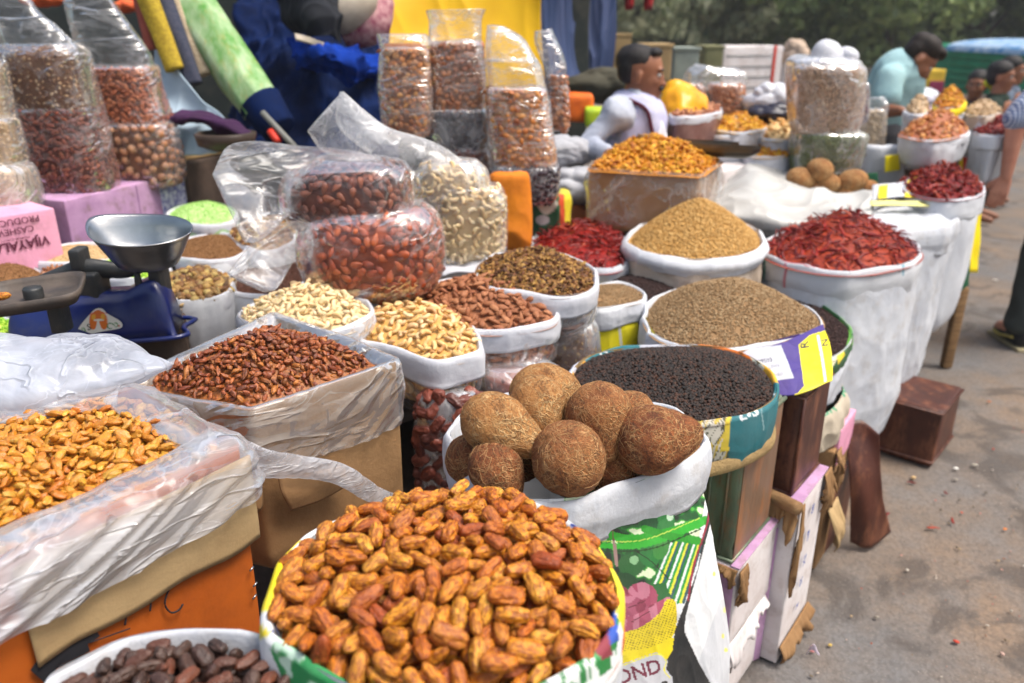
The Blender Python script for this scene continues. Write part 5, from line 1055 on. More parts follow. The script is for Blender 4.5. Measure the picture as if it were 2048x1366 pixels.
# bent leather brown sheet metal
q0 = [P(1712, 850, .42), P(1752, 868, .40)]
G = [[P(1690, 850, .42), P(1722, 840, .43), P(1758, 868, .40)], [P(1700, 980, .22), P(1728, 985, .22), P(1765, 985, .21)], [P(1700, 1085, .02), P(1738, 1095, .01), P(1778, 1062, .03)]]
mk('bent_tin_sheet', *sheet(G, 30, 24, .006, 9, 5, .004), M_rust, None, label='bent rusty brown tin sheet standing at the foot of the tall white sack', cat='metal sheet')
V_, base, ux, uy, w = boxat(P(1862, 936, 0)+np.array([0, 0, .24]), P(1902, 880, 0)+np.array([0, 0, .24]), INW, .55, .24, .01, .002, 12, n=10)
t = thing('trunk', 'flat reddish brown metal trunk on the ground under the tall white sacks', 'trunk', base); mk('trunk_body', *V_, M_rust, t)
pA = P(1862, 936, 0)
for z in (.02, .23):
    V, F = tube([pA+uy*.54+np.array([0, 0, z])-ux*.002, pA+np.array([0, 0, z])-ux*.002, P(1902, 880, 0)+np.array([0, 0, z])+OUT*.002], .006, 8); mk('rolled_seam', V, F, M_rust, t)
# inner stall filling: tables of boards, covered crates
def slab(name, label, pts, z, h, m, cat='table'):
    p = np.array([[x, y] for x, y in pts]); n = len(p); c = p.mean(0); V = np.vstack([np.c_[p, np.full(n, z)], np.c_[p, np.full(n, z-h)]]); F = [np.arange(n)[None], np.arange(n)[::-1][None]+n, np.array([[i, i+n, (i+1) % n+n, (i+1) % n] for i in range(n)])]
    return mk(name, V, F, m, None, smooth=False, label=label, cat=cat)
M_cloth = mat('dark_cloth', (.045, .04, .042), (.08, .07, .065), .9, 6, .5, 60)
slab('stall_table', 'low dark board table carrying the sacks along the street', [(-2.0, 1.0), (-.15, 1.45), (.25, 1.7), (1.2, 2.75), (2.5, 4.6), (2.2, 5.2), (-2.0, 5.2)], .425, .03, M_woodd)
slab('stall_table', 'dark cloth covered board behind, under the bags and the scale', [(-2.6, 1.45), (-.35, 1.62), (.12, 2.1), (.9, 3.3), (1.6, 4.4), (1.2, 5.0), (-2.6, 5.0)], .742, .03, M_cloth)
for x, y in [(-1.2, 1.6), (0, 1.65), (1.1, 2.9), (2.3, 4.5), (-1.9, 3), (0, 3.2)]:
    V, F = rbox((.07, .07, .40), .004, 2); mk('wooden_post', V+np.array([x, y, .20]), F, M_woodd, None, label='dark wooden post under the low stall table', cat='post', group='posts under the stall')
# bits on the ground
rg = np.random.RandomState(4)
for i, (x, y, m_, s, lb) in enumerate([(1867, 1055, I_chil, 1.0, 'curled dry red chilli dropped on the street'), (1905, 1040, I_chil, .9, 'straight dry red chilli lying on the street'), (1822, 963, I_chil, .8, 'dry red chilli on the street near the trunk'), (1775, 1030, I_chil, .7, 'small dry chilli on the street beside the tin sheet'), (1893, 985, I_chil, .4, 'chilli stub on the street right of the others')]):
    V, F = chilli_t(i+90, .05*s, .006); c = P(x, y, .006); mk('chilli', V @ rotm(0, 0, i*1.3).T+c, F, m_, None, label=lb, cat='chilli', group='chillies dropped on the street')
for i, (x, y, c_, s) in enumerate([(1912, 937, (.8, .78, .72), .012), (1950, 930, (.45, .4, .33), .011), (1828, 955, (.6, .4, .2), .012), (2010, 1058, (.7, .2, .03), .009), (1660, 1290, (.5, .35, .1), .007), (1625, 1302, (.5, .2, .2), .008), (1978, 803, (.5, .2, .1), .012), (1990, 560, (.7, .65, .6), .02)]):
    V, F = chunk_t(i+60, s, .6); mk('scrap', V+P(x, y, s*.35), F, mat('scrap_%d' % i, c_), None, label=['white pebble on the street', 'grey brown pebble on the street near the white one', 'tan nutshell beside a fallen chilli', 'orange crumb at the right edge of the street', 'yellow brown crumb at the foot of the cartons', 'reddish crumb by the torn carton bottom', 'brown crumb on the street, upper right', 'pale paper scrap far up the street'][i], cat='scrap')
V, F = sheet([[P(1612, 1310, .004), P(1622, 1300, .02), P(1640, 1312, .006)], [P(1618, 1292, .02), P(1628, 1288, .045), P(1634, 1300, .02)]], 8, 8, .004, 60, 3, .001); mk('wrapper', V, F, mat('wrapper', (.7, .6, .72), rough=.3), None, label='small crumpled silver and lilac wrapper at the carton foot', cat='litter')
n = 900; x = rg.uniform(.2, 4, n); y = x*1.02+rg.uniform(-.4, 1.2, n)*0+rg.uniform(.0, 1.2, n); y = 1.3+(x-.4)*1.05-np.abs(rg.normal(size=n))*.9
M = frame(np.tile([0, 0, 1.], (n, 1))+rg.normal(size=(n, 3))*.3, rg.uniform(0, 6, n))*rg.uniform(.3, 1.1, n)[:, None, None]
tag(mk('street_crumbs', *instances([chunk_t(i+80, .0045, .5) for i in range(5)], np.stack([x, y, 0*x+.002], -1), M), mat_item('crumbs', [(.35, .25, .15), (.1, .08, .06), (.5, .45, .38), (.4, .05, .03), (.2, .15, .1)], .8, .2)), 'crumbs, grit and seed husks scattered over the street', 'crumbs', kind='stuff')

# ---------------------------------------------------------------- tall sacks of the street corner
def tallsack(name, label, rimpts, z, base, m, mc, seed, **kw):
    R = rim(rimpts, z, kw.pop('n', 220)); t = thing(name, label, 'sack', [R[:, 0].mean(), R[:, 1].mean(), base]); return R, t, sack_parts(t, R, base, m, mc, seed=seed, **kw)
R, t, (b, c) = tallsack('chilli_sack', 'tall white woven sack heaped with dry red chillies on the street side', [(1527, 492), (1560, 465), (1640, 452), (1740, 455), (1815, 478), (1842, 505), (1800, 528), (1700, 542), (1600, 530), (1545, 512)], .86, .13, M_white, M_print, 51, cuff=.10, bulge=.03, taper=.0, wrk=.006, off=.008, rows=60, fat=.014, crows=30, shift=(-.02, -.05), shape=[(0, 1), (.3, 1.03), (.7, 1.05), (.9, .95), (1, .75)], inner=.05)
paint(c, (.60, .62, .66), [('line', [(1572, 528), (1568, 580)], 4, (.55, .08, .12)), ('line', [(1560, 520), (1640, 535)], 2, (.5, .1, .12)), ('line', [(1806, 505), (1806, 550)], 4, (.02, .3, .4)), ('line', [(1530, 500), (1528, 560)], 4, (.1, .35, .3))])
hp = Heap(R, (1685, 480, .86), .105, 1.7, sink=.004, margin=.004, lump=.010, seed=17); pos, M, vis = pile(hp, (.030, .0060, .0045), 1400, 4, 14, tilt=.7, fill=2, thr=.014, cell=.004, rimstop=False)
M2 = M.copy(); items('red_chilli', 'dry red chilli in the tall white sack', 'chilli', 'dry red chillies in the tall white sack', [chilli_t(i, .078, .0056) for i in range(8)], I_chil, pos, M2, vis, 240, ('red_chillies', 'dry red chillies lower in the tall white sack', 'chillies'), hp.surf(20, 90, .012))
for i in range(14):
    pass
R, t, _ = tallsack('white_sack', 'tallest plain white sack with a soft crumpled top, behind the chilli sack', [(1722, 430), (1780, 412), (1860, 402), (1905, 408), (1918, 428), (1890, 452), (1800, 462), (1740, 450)], .88, .12, M_white, M_white, 52, cuff=.09, bulge=.02, taper=0, wrk=.008, rows=70, fat=.02, crows=14, wavy=.02, shape=[(0, 1), (.15, 1.03), (.5, 1.0), (.85, .95), (1, .7)], inner=.06, shift=(-.05, -.05))
G = [[Q(1740, 418, 3.55), Q(1800, 398, 3.6), Q(1860, 388, 3.65), Q(1915, 402, 3.6)], [Q(1735, 436, 3.2), Q(1800, 416, 3.3), Q(1870, 412, 3.3), Q(1920, 425, 3.4)], [Q(1735, 458, 3.05), Q(1800, 470, 3.0), Q(1870, 462, 3.02), Q(1918, 440, 3.2)]]
mk('crumpled_top', *sheet(G, 50, 60, .014, 16, 6, .004), M_white, t)
R, t, (b, c) = tallsack('coriander_sack', 'tan woven sack with rolled white rim, heaped with coriander seed', [(1256, 475), (1280, 450), (1350, 432), (1440, 432), (1500, 448), (1527, 475), (1510, 500), (1440, 515), (1350, 516), (1275, 502)], .92, .55, M_tan, M_whitec, 53, cuff=.05, bulge=.03, taper=.02, wrk=.010, rows=40, off=.016, fat=.03, inner=.05, crows=12)
hp = Heap(R, (1392, 470, .92), .135, 1.35, sink=.010, margin=.014, lump=.003, seed=18); seeds('coriander_seeds', 'golden brown coriander seeds in a tall cone heap', 'coriander seed', hp, [grain_t(i, .0055, .0030) for i in range(4)], I_cor, 7500, .004, 9, .002)
R, t, (b, c) = tallsack('chilli_sack', 'low white sack of dark red chillies between the petals and the coriander', [(1062, 500), (1075, 465), (1130, 448), (1210, 452), (1255, 480), (1256, 515), (1220, 535), (1150, 530), (1090, 515)], .87, .6, M_white, M_white, 54, cuff=.05, rows=16, fat=.015, inner=.04)
hp = Heap(R, (1160, 485, .87), .07, 1.6, sink=.004, margin=.0, lump=.010, seed=19); pos, M, vis = pile(hp, (.028, .0075, .005), 600, 4, 15, tilt=.7, fill=2, thr=.014, cell=.004, rimstop=False)
items('red_chilli', 'dark dry chilli in the low sack left of the coriander', 'chilli', 'dark chillies in the low sack', [chilli_t(i+20, .062, .0058) for i in range(8)], I_chil, pos, M, vis, 60, ('red_chillies', 'dark dry chillies filling the low sack left of the coriander', 'chillies'), hp.surf(20, 90, .012))
# ---------------------------------------------------------------- weighing scale
M_bluep = mat('blue_enamel', (.008, .02, .14), (.005, .012, .09), .28, 6, .15, 60, spec=.6, dirt=(.1, .09, .08), dirtamt=.25)
M_tray = mat('worn_tray', (.10, .075, .06), (.06, .05, .045), .5, 12, .3, 60, spec=.4, dirt=(.2, .16, .12), dirtamt=.3)
YS = 1.62
zb = P(180, 690, .88)[2]; c = (Q(15, 690, YS-.06)+Q(345, 660, YS+.05))/2
t = thing('weighing_scale', 'blue and black market scale with steel pan and flat tray', 'scale', [c[0], c[1], .90])
c = np.array(t.location)
bl, br_ = P(20, 694, .905), P(352, 672, .905); ux = br_-bl; Wd = np.linalg.norm(ux); ux /= Wd; uy = np.array([-ux[1], ux[0], 0])
def arch(n=44):
    L = []
    for s in np.linspace(0, 1, n):
        h = .108*(1-abs(2*s-1)**9)**.5*(1.0+.35*np.clip((s-.72)/.2, 0, 1)-.0*s)*(1+.12*np.clip((.12-s)/.1, 0, 1)); wd = .062*(1+.12*math.sin(s*6))
        sec = [(-wd*1.1, 0), (-wd, h*.25), (-wd*.8, h*.8), (-wd*.55, h), (wd*.55, h), (wd*.8, h*.8), (wd, h*.25), (wd*1.1, 0)]
        L.append([bl+ux*(s*Wd)+uy*(a+.05)+np.array([0, 0, b]) for a, b in sec])
    return np.array(L)
base = mk('scale_base', *loft(arch(), True, True, True), M_bluep, t)
def SP(s, o, z): return bl+ux*s*Wd+uy*(.05+o)+np.array([0, 0, z])
# foot lip
mk('foot_lip', *tube([SP(0, -.072, .004), SP(1.0, -.072, .004), SP(1.02, 0, .004), SP(1.0, .07, .004), SP(0, .07, .004)], .006, 8, 40), M_bluep, t)
# beam and pillar
mk('balance_beam', *tube([SP(.18, 0, .135), SP(.33, 0, .15), SP(.5, 0, .165), SP(.72, 0, .155), SP(.86, 0, .17)], [.010, .014, .017, .014, .012], 12, 30, flat=1.4), M_black, t)
mk('balance_beam', *tube([SP(.20, .03, .125), SP(.40, .03, .105), SP(.56, .03, .14), SP(.80, .03, .175)], [.008, .01, .012, .010], 12, 24, flat=1.5), M_black, t)
mk('pillar', *join([xf(rbox((.05, .07, .09), .008, 3), SP(.52, 0, .115)), xf(rbox((.028, .05, .05), .006, 3), SP(.47, 0, .19))]), M_black, t)
mk('pivot_post', *tube([SP(.80, -.01, .08), SP(.80, -.01, .15)], [.012, .007], 12, 6), M_black, t); mk('pivot_knob', *ellip(.011, .011, .013, 14, 10), M_steel, t).location = SP(.80, -.01, .155)-c
mk('pan_bracket', *join([xf(rbox((.09, .05, .05), .008, 3), SP(.86, 0, .185)), xf(rbox((.03, .06, .12), .006, 3), SP(.92, .01, .15)), tube([SP(.80, -.02, .20), SP(.70, -.05, .245)], .004, 8), tube([SP(.95, -.02, .19), SP(1.06, -.04, .22), SP(1.08, -.04, .25)], .003, 8, 12)]), M_black, t)
# steel pan: round basin drawn out to a lip, rim rolled
cp = A(283, 462, 1.74); 
def pan():
    L = []; th = np.linspace(0, 2*math.pi, 72, endpoint=False); pr = [(.055, -.078), (.066, -.074), (.080, -.050), (.096, -.018), (.104, -.003), (.108, .002), (.107, .004), (.102, .0), (.092, -.020), (.076, -.050), (.060, -.070), (.030, -.074), (.004, -.075)]
    for r, z in pr:
        k = max(0, (r-.05))/.058; lip = k*.022*np.exp(-((np.mod(th-2.7+math.pi, 2*math.pi)-math.pi)/.55)**2)
        x = (r+lip)*np.cos(th)*1.0; y = (r)*np.sin(th)*.82; L.append(np.stack([x, y, z+lip*.5+.014*k*(-y/.1)*0], -1))
    return np.array(L)
V, F = loft(pan(), True, True, True); V = V @ rotm(.16, .04, .0).T
mk('weighing_pan', V+cp, F, M_steel, t)
# flat tray with a raised rim and a knob
ct_ = A(62, 590, 1.66); th = np.linspace(0, 2*math.pi, 64, endpoint=False)
def sq(r, z, k=.62): 
    q = (np.abs(np.cos(th))**5+np.abs(np.sin(th))**5)**(-1/5); return np.stack([r*q*np.cos(th), r*q*np.sin(th)*.78, z+0*th], -1)
V, F = loft(np.array([sq(.004, -.004), sq(.085, -.006), sq(.09, .006), sq(.098, .014), sq(.104, .014), sq(.10, 0), sq(.09, -.014), sq(.02, -.014)]), True, True, True); mk('flat_tray', V @ rotm(.05, -.06, .35).T+ct_, F, M_tray, t)
mk('tray_knob', *lathe([(.001, .022), (.017, .022), (.019, .018), (.019, 0)], ct_+np.array([.012, -.01, -.002]), 24), M_black, t)
mk('tray_stem', *join([xf(rbox((.03, .04, .07), .005, 3), ct_+np.array([.05, .0, -.045]))]), M_black, t)
# sticker
def onbase(x, y):
    d = ray(x, y); k = ((SP(0, -.0595, 0)-CAMP) @ uy)/(d @ uy); return CAMP+d*k
stk = [(152, 672), (160, 652), (180, 628), (192, 617), (205, 616), (216, 626), (240, 640), (246, 650), (238, 656), (195, 664), (165, 674)]
M_stick = mat('sticker_paper', attr=True, rough=.4, ns=3)
pc = cr(np.array(stk, float), 60, True); cen = pc.mean(0); rows = [cen+(pc-cen)*s for s in np.linspace(.01, 1, 26)]
V = np.array([[onbase(*q)-uy*.004 for q in r] for r in rows]); s_ = mk('sticker', V.reshape(-1, 3), [gridF(26, 60)], M_stick, t)
paint(s_, (.75, .74, .68), [('blob', [(180, 655), (180, 632), (196, 620), (213, 632), (214, 655), (204, 658), (196, 640), (190, 658)], (.72, .16, .01)), ('line', [(188, 640), (206, 640)], 4, (.75, .74, .68)), ('ell', (187, 633, 4, 7, 0), (.8, .4, .03)), ('ell', (206, 633, 4, 7, 0), (.8, .4, .03)),
      ('text', 'VI', 165, 662, 16, -25, (.05, .25, .05)), ('text', 'S', 178, 655, 18, -10, (.02, .02, .02)), ('text', 'C', 219, 652, 18, 20, (.02, .2, .05)), ('text', 'O', 232, 650, 13, 20, (.05, .25, .05)), ('ell', (238, 652, 2.5, 2.5, 0), (.6, .02, .02)), ('ell', (160, 668, 2, 2, 0), (.6, .02, .02)), ('line', [(178, 628), (214, 626)], 2, (.7, .1, .05))])
def octw(c, r, h): return lathe([(.001, h), (r*.85, h), (r, h*.85), (r, h*.1), (r*.9, 0), (.001, 0)], c, 8)
V, F = octw(P(308, 676, .885), .032, .032); mk('iron_weight', V, F, M_black, None, smooth=False, label='octagonal iron weight beside the scale foot', cat='weight')
V, F = date_t(77, .02, .010, .009); mk('dried_date', V @ rotm(0, 0, .4).T+ct_+np.array([-.035, -.045, .012]), F, I_date, None, label='single dried date left on the flat scale tray', cat='date')
V_, base, ux_, uy_, w = boxat(P(8, 700, .90), P(372, 655, .90), (0, 1, 0), .22, .15, .005, .001, 21); t = thing('wooden_crate', 'dark wooden crate carrying the weighing scale', 'crate', base); mk('crate_body', *V_, M_woodd, t)

# ---------------------------------------------------------------- small open bags round the scale
def smallbag(name, label, pts, z, base, seed, cm, fm, sm, slabel, sname, tp, nseed, size, H, cuff=.04, peak=None, film_m=None, cat='bag', scat='seeds'):
    R = rim(pts, z, 160); t = thing(name, label, cat, [R[:, 0].mean(), R[:, 1].mean(), base]); c = R.mean(0)
    sack_parts(t, R, base, fm, cm, cuff=cuff, seed=seed, bname='bag_body', cname='folded_cuff', wrk=.005, under=.004, inner=.03, rows=16, off=.006)
    x, y, _ = topx(c); hp = Heap(R, (float(x), float(y)-3, z), H, 1.7, sink=.006, margin=.004, lump=.004, seed=seed)
    seeds(sname, slabel, scat, hp, tp, sm, nseed, size, seed, .001, .6, m_=16, n_=64); return t
I_green = mat_item('green_flakes', [(.30, .55, .12), (.22, .45, .08), (.42, .65, .2), (.5, .68, .3)], .7, .2)
I_lime = mat_item('green_pieces', [(.25, .5, .03), (.18, .4, .02), (.4, .6, .05), (.5, .62, .12)], .5, .3)
I_sand = mat_item('sand_seed', [(.55, .38, .2), (.48, .32, .15), (.62, .45, .26)], .8, .2)
I_bsd = mat_item('brown_seed', [(.26, .13, .05), (.19, .09, .035), (.33, .18, .08)], .7, .2)
I_card = mat_item('cardamom', [(.28, .14, .04), (.12, .05, .02), (.42, .26, .08), (.07, .03, .02), (.5, .36, .12)], .6, .3, None, bs=.7, bsc=150)
I_clove = mat_item('clove', [(.06, .022, .012), (.09, .03, .015), (.04, .016, .01)], .6, .3)
I_bark = mat_item('bark', [(.30, .12, .05), (.22, .08, .035), (.38, .18, .09)], .65, .25, None, bs=.7, bsc=150)
M_filmg = mat('pale_bag', (.66, .68, .70), (.55, .56, .6), .5, 5, .4, 40)
smallbag('spice_bag', 'small white bag of sandy fine seed in front of the pink boxes', [(58, 512), (100, 495), (190, 488), (240, 500), (225, 515), (150, 525), (80, 524)], .95, .76, 61, M_cuff, M_filmg, I_sand, 'sandy fine seed in the bag by the pink boxes', 'sandy_seeds', T_grain, 1500, .002, .02, cuff=.03)
smallbag('spice_bag', 'clear bag of pale green fennel flakes behind the scale pan', [(335, 430), (360, 410), (430, 404), (470, 420), (465, 440), (420, 448), (355, 445)], .98, .78, 62, M_cuff, mat('green_through_bag', (.28, .42, .22), (.36, .5, .3), .45, 5, .4, 40), I_green, 'pale green flakes in the bag behind the scale pan', 'green_flakes', T_grain, 2500, .003, .035, cuff=.03)
smallbag('spice_bag', 'white bag of brown seed right of the scale pan', [(352, 495), (375, 475), (440, 465), (485, 478), (490, 500), (455, 518), (380, 520)], .95, .76, 63, M_cuff, M_filmg, I_bsd, 'brown seed in the bag right of the scale pan', 'brown_seeds', T_grain, 2500, .002, .02, cuff=.04)
smallbag('spice_bag', 'clear bag of bright green pods under the scale pan', [(185, 530), (215, 514), (290, 516), (335, 535), (325, 552), (250, 556), (195, 548)], .93, .76, 64, M_cuff, M_filmg, I_lime, 'bright green pods under the scale pan', 'green_pods', [chunk_t(i+100, .009, .5) for i in range(4)], 450, .005, .03, cuff=.02)
smallbag('spice_bag', 'white bag of cardamom pods and nut shells right of the scale', [(318, 575), (335, 550), (400, 535), (455, 552), (458, 582), (420, 595), (350, 600)], .93, .76, 65, M_cuff, M_filmg, I_card, 'brown cardamom pods right of the scale', 'cardamom_pods', [chunk_t(i+110, .013, .6) for i in range(5)], 260, .008, .03, cuff=.05)
smallbag('spice_bag', 'white bag of dark cloves left of the red almond bag', [(430, 545), (455, 520), (540, 505), (605, 520), (610, 555), (580, 585), (500, 590), (450, 575)], .90, .76, 66, M_cuff, M_filmg, I_clove, 'dark cloves left of the red almond bag', 'cloves', T_grain, 2200, .003, .01, cuff=.05)
smallbag('spice_bag', 'bag of mixed brown shells between the green flakes and the almonds', [(462, 470), (480, 450), (540, 432), (590, 440), (585, 480), (520, 500)], .96, .76, 67, M_cuff, M_filmg, I_card, 'brown shells between the green flakes and the almond bag', 'brown_shells', [chunk_t(i+120, .012, .6) for i in range(5)], 300, .008, .03, cuff=.03)
smallbag('spice_bag', 'low bag of cinnamon bark pieces left of the green pods', [(70, 548), (100, 532), (160, 535), (190, 552), (180, 572), (110, 576)], .93, .76, 68, M_cuff, M_filmg, I_bark, 'cinnamon bark pieces left of the green pods', 'cinnamon_bark', [tube([[-.018, 0, 0], [.018, 0, 0]], .004, 7, 4)], 120, .006, .02, cuff=.02)
smallbag('spice_bag', 'white bag of brown seed at the far left edge behind the tray', [(-60, 555), (-30, 535), (40, 528), (82, 542), (75, 562), (0, 575)], .94, .76, 69, M_cuff, M_filmg, I_bsd, 'brown seed at the far left edge behind the tray', 'brown_seeds', T_grain, 1500, .002, .03, cuff=.03)
smallbag('spice_bag', 'bag of green pods at the left edge beside the scale foot', [(-80, 650), (-30, 630), (20, 640), (30, 668), (-20, 685)], .93, .76, 70, M_cuff, M_filmg, I_lime, 'green pods at the left edge beside the scale foot', 'green_pods', [chunk_t(i+100, .007, .5) for i in range(4)], 300, .004, .02, cuff=.02)
for k in range(3):
    p0 = P(352+k*3, 628-k*9, .90+k*.012); G = [[p0, P(400, 615-k*9, .90+k*.012), P(455-k*3, 592-k*7, .905+k*.012)], [p0+np.array([.02, .09, 0]), P(400, 600-k*9, .91+k*.012)+np.array([0, .07, 0]), P(460, 580-k*7, .905+k*.012)+np.array([0, .06, 0])]]
    mk('folded_jute', *sheet(G, 10, 30, .003, 14, k, .009), [M_jute, M_tan, M_cardl][k], None, label=['lowest folded brown cloth of the small pile right of the scale', 'middle folded tan cloth of the pile right of the scale', 'top folded pale cloth of the pile right of the scale'][k], cat='cloth', group='folded cloths right of the scale')

# ---------------------------------------------------------------- pink and lilac boxes with bags on them
a, b_ = P(-120, 452, 1.10), P(108, 415, 1.10)
V_, base, ux, uy, w = boxat(a, b_, (0, 1, 0), .2, .2, .004, .001, 31); t = thing('spice_carton', 'pink cashew carton standing upside down at the left edge', 'carton', base, 'printed cartons on the left'); mk('carton_body', *V_, M_pink, t)
M_txt = mat('maroon_ink', (.12, .02, .05), rough=.7)
nrm = -uy
def lab(s, x, y, size, m=M_txt, bold=.01):
    d = ray(x, y); k = ((a+nrm*.003-CAMP) @ nrm)/(d @ nrm); decal_text(t, s, CAMP+d*k, -ux, np.array([0, 0, -1.]), size, m, bold=bold, off=-.001 if False else .0015)
lab('VIJAYALAXMI', 20, 493, .036, bold=.03); lab('CASHEW', 28, 462, .026); lab('PRODUCE', 34, 442, .026); lab('PREMIUM QUALITY', 30, 478, .009)
a, b_ = P(128, 402, 1.07), P(388, 340, 1.07)
V_, base, ux, uy, w = boxat(a, b_, (0, 1, 0), .34, .24, .004, .001, 32); t = thing('spice_carton', 'long lilac carton with a floral printed end', 'carton', base, 'printed cartons on the left'); mk('carton_body', *V_, M_purple, t)
nrm = -uy if -uy[1] < 0 else uy
M_flor = mat('floral_print', (.78, .8, .84), (.12, .12, .4), .6, 55, .1, 60)
(Vf, Ff), *_ = boxat(a+ux*w*.68+nrm*.002-np.array([0, 0, .004]), b_-ux*.006+nrm*.002-np.array([0, 0, .004]), uy, .004, .225, .001, 0, 5); mk('floral_print', Vf, Ff, M_flor, t)
(Vf, Ff), *_ = boxat(a+ux*w*.5+nrm*.0015-np.array([0, 0, .004]), a+ux*w*.505+nrm*.0015-np.array([0, 0, .004]), uy, .004, .225, .001, 0, 5); mk('dark_seam', Vf, Ff, mat('seam', (.2, .1, .22)), t)
a, b_ = P(372, 330, 1.10), P(475, 300, 1.10)
V_, base, ux, uy, w = boxat(a, b_, (0, 1, 0), .3, .26, .004, .001, 33); t = thing('wooden_crate', 'dark brown crate with pale lid, right of the floral carton', 'crate', base); mk('crate_body', *V_, M_woodd, t)
(Vf, Ff), *_ = boxat(a+np.array([-.1, -.02, .022]), b_+np.array([.04, 0, .022]), (0, 1, 0), .32, .02, .003, .001, 34); mk('pale_lid', Vf, Ff, M_cardl, t)
# tall filled bags, left
I_wal = mat_item('walnut_bits', [(.22, .11, .05), (.10, .04, .025), (.42, .26, .13), (.07, .03, .025), (.5, .36, .22)], .6, .3, None, bs=.6, bsc=120)
I_redn = mat_item('red_nut', [(.20, .045, .022), (.13, .03, .018), (.27, .07, .03)], .5, .35)
I_hazel = mat_item('hazelnut', [(.38, .17, .08), (.28, .11, .05), (.48, .25, .13)], .5, .4, None, bs=.3, bsc=100)
I_pale = mat_item('pale_nut', [(.5, .36, .22), (.42, .28, .15), (.6, .46, .32)], .6, .3)
F_top = F_haze
lyingbag('nut_bag', 'clear bag of red brown nuts standing on the lilac carton', [(212, 40, 190), (222, 30, 196), (300, 42, 214), (370, 72, 230), (392, 85, 222)], 2.80, 'red_nuts', F_clear, 71, 900, T_almond, .016, I_redn, .8, .004, p=3, contents_label='red brown nuts in the bag on the lilac carton', inset=.004)
lyingbag('nut_bag', 'clear bag of hazelnuts at the right end of the lilac carton', [(244, 215, 335), (254, 208, 346), (310, 222, 360), (355, 240, 366), (368, 250, 358)], 3.02, 'hazelnuts', F_clear, 72, 170, [ellip(.016, .0145, .0145, 12, 9, None, .05, 90, i) for i in range(3)], .031, I_hazel, .8, .004, p=3, contents_label='hazelnuts in the bag at the right end of the lilac carton', inset=.012)
lyingbag('nut_bag', 'tall clear bag of broken walnuts, its milky top leaning out of the picture', [(88, 12, 150), (110, 2, 168), (160, 10, 180), (215, 30, 196), (226, 40, 190)], 2.80, 'broken_walnuts', F_clear, 73, 800, T_chunk, .016, I_wal, .8, .004, p=3, contents_label='broken walnuts in the tall bag at the upper left', inset=.004,
         neck=[wrinkled(outline_loft([(-60, -40, 20), (0, -30, 62), (50, -20, 118), (85, -8, 152), (112, 0, 168)], 2.78, 56, .5, 40), .016, 10, 3)])
lyingbag('nut_bag', 'clear bag of reddish nuts with a tall pointed plastic top', [(132, 178, 302), (142, 174, 310), (200, 190, 326), (235, 204, 340), (248, 215, 330)], 3.05, 'reddish_nuts', F_clear, 74, 800, T_almond, .016, mat_item('rnut2', [(.36, .10, .04), (.26, .07, .03), (.45, .15, .06)], .5, .35), .8, .004, p=3, contents_label='reddish nuts in the pointed bag at the upper left', inset=.004,
         neck=[wrinkled(outline_loft([(-60, 122, 190), (0, 130, 226), (60, 150, 272), (110, 166, 302), (140, 174, 310)], 3.05, 56, .5, 40), .016, 9, 4)])
lyingbag('nut_bag', 'clear bag of pale nuts cut by the left edge of the photo', [(120, -90, 2), (140, -95, 8), (230, -80, 22), (238, -80, 22)], 2.5, 'pale_nuts', F_clear, 75, 250, T_chunk, .018, I_pale, .8, .004, p=3, contents_label='pale nuts in the uppermost bag at the left edge', inset=.004)
lyingbag('nut_bag', 'second clear bag of pale nuts at the left edge', [(235, -90, 20), (250, -90, 30), (320, -80, 45), (330, -80, 40)], 2.48, 'pale_nuts', F_clear, 76, 250, T_chunk, .018, I_pale, .8, .004, p=3, contents_label='pale nuts in the middle bag at the left edge', inset=.004)
lyingbag('nut_bag', 'milky bag of pale peanuts resting on the pink carton', [(328, -100, 40), (345, -100, 58), (400, -90, 74), (430, -90, 66)], 2.45, 'pale_peanuts', F_haze, 77, 250, T_chunk, .018, I_pale, .8, .004, p=3, contents_label='pale peanuts in the lowest bag at the left edge', inset=.006)
# ---------------------------------------------------------------- tall bags behind the almonds
I_turm = mat_item('apricot_bits', [(.55, .20, .04), (.40, .12, .03), (.65, .30, .08), (.30, .08, .03), (.6, .34, .16)], .5, .35)
I_nutb = mat_item('brown_nut', [(.42, .17, .08), (.32, .11, .05), (.52, .25, .13), (.25, .08, .05)], .5, .35)
I_dark = mat_item('dark_raisin', [(.03, .022, .03), (.05, .03, .04), (.02, .016, .022)], .4, .5)
F_tall = film('film_tall', (.86, .84, .84), lo=.02, hi=.16, edge=.25, sc=9, gloss=.5, stretch=(1, 1, 3.0), crease=.4, csc=6, width=.05)
def tall(label, secs, Y, content, cl, m, seed, neck=None, size=.02, n=700, tp=None, fm=None, ratio=.85, name='tall_bag', group='tall clear bags'):
    nk = [wrinkled(outline_loft(q, Y, 56, ratio, 36), .014, 12, seed+3) for q in (neck or [])]
    return lyingbag(name, label, secs, Y, content, fm or F_tall, seed, n, tp or T_chunk5, size, m, ratio, .008, group, p=3, contents_label=cl, neck=nk, inset=.005)
T_chunk5 = [chunk_t(i+30, .013, .5) for i in range(6)]
tall('tall clear bag of orange brown dried fruit, leftmost of the tall ones', [(96, 768, 850), (104, 760, 862), (180, 760, 864), (262, 768, 862), (272, 775, 855)], 3.0, 'orange_dried_fruit', 'orange brown dried fruit in the leftmost tall bag', I_turm, 81, [[(68, 754, 852), (85, 756, 866), (104, 760, 862)]])
tall('tallest clear bag, brown nuts, its open mouth standing up', [(82, 870, 958), (92, 862, 968), (150, 862, 970), (215, 865, 968), (226, 870, 960)], 3.05, 'brown_nuts', 'brown nuts in the tallest bag', I_nutb, 82, [[(20, 856, 974), (45, 862, 966), (92, 862, 968)]])
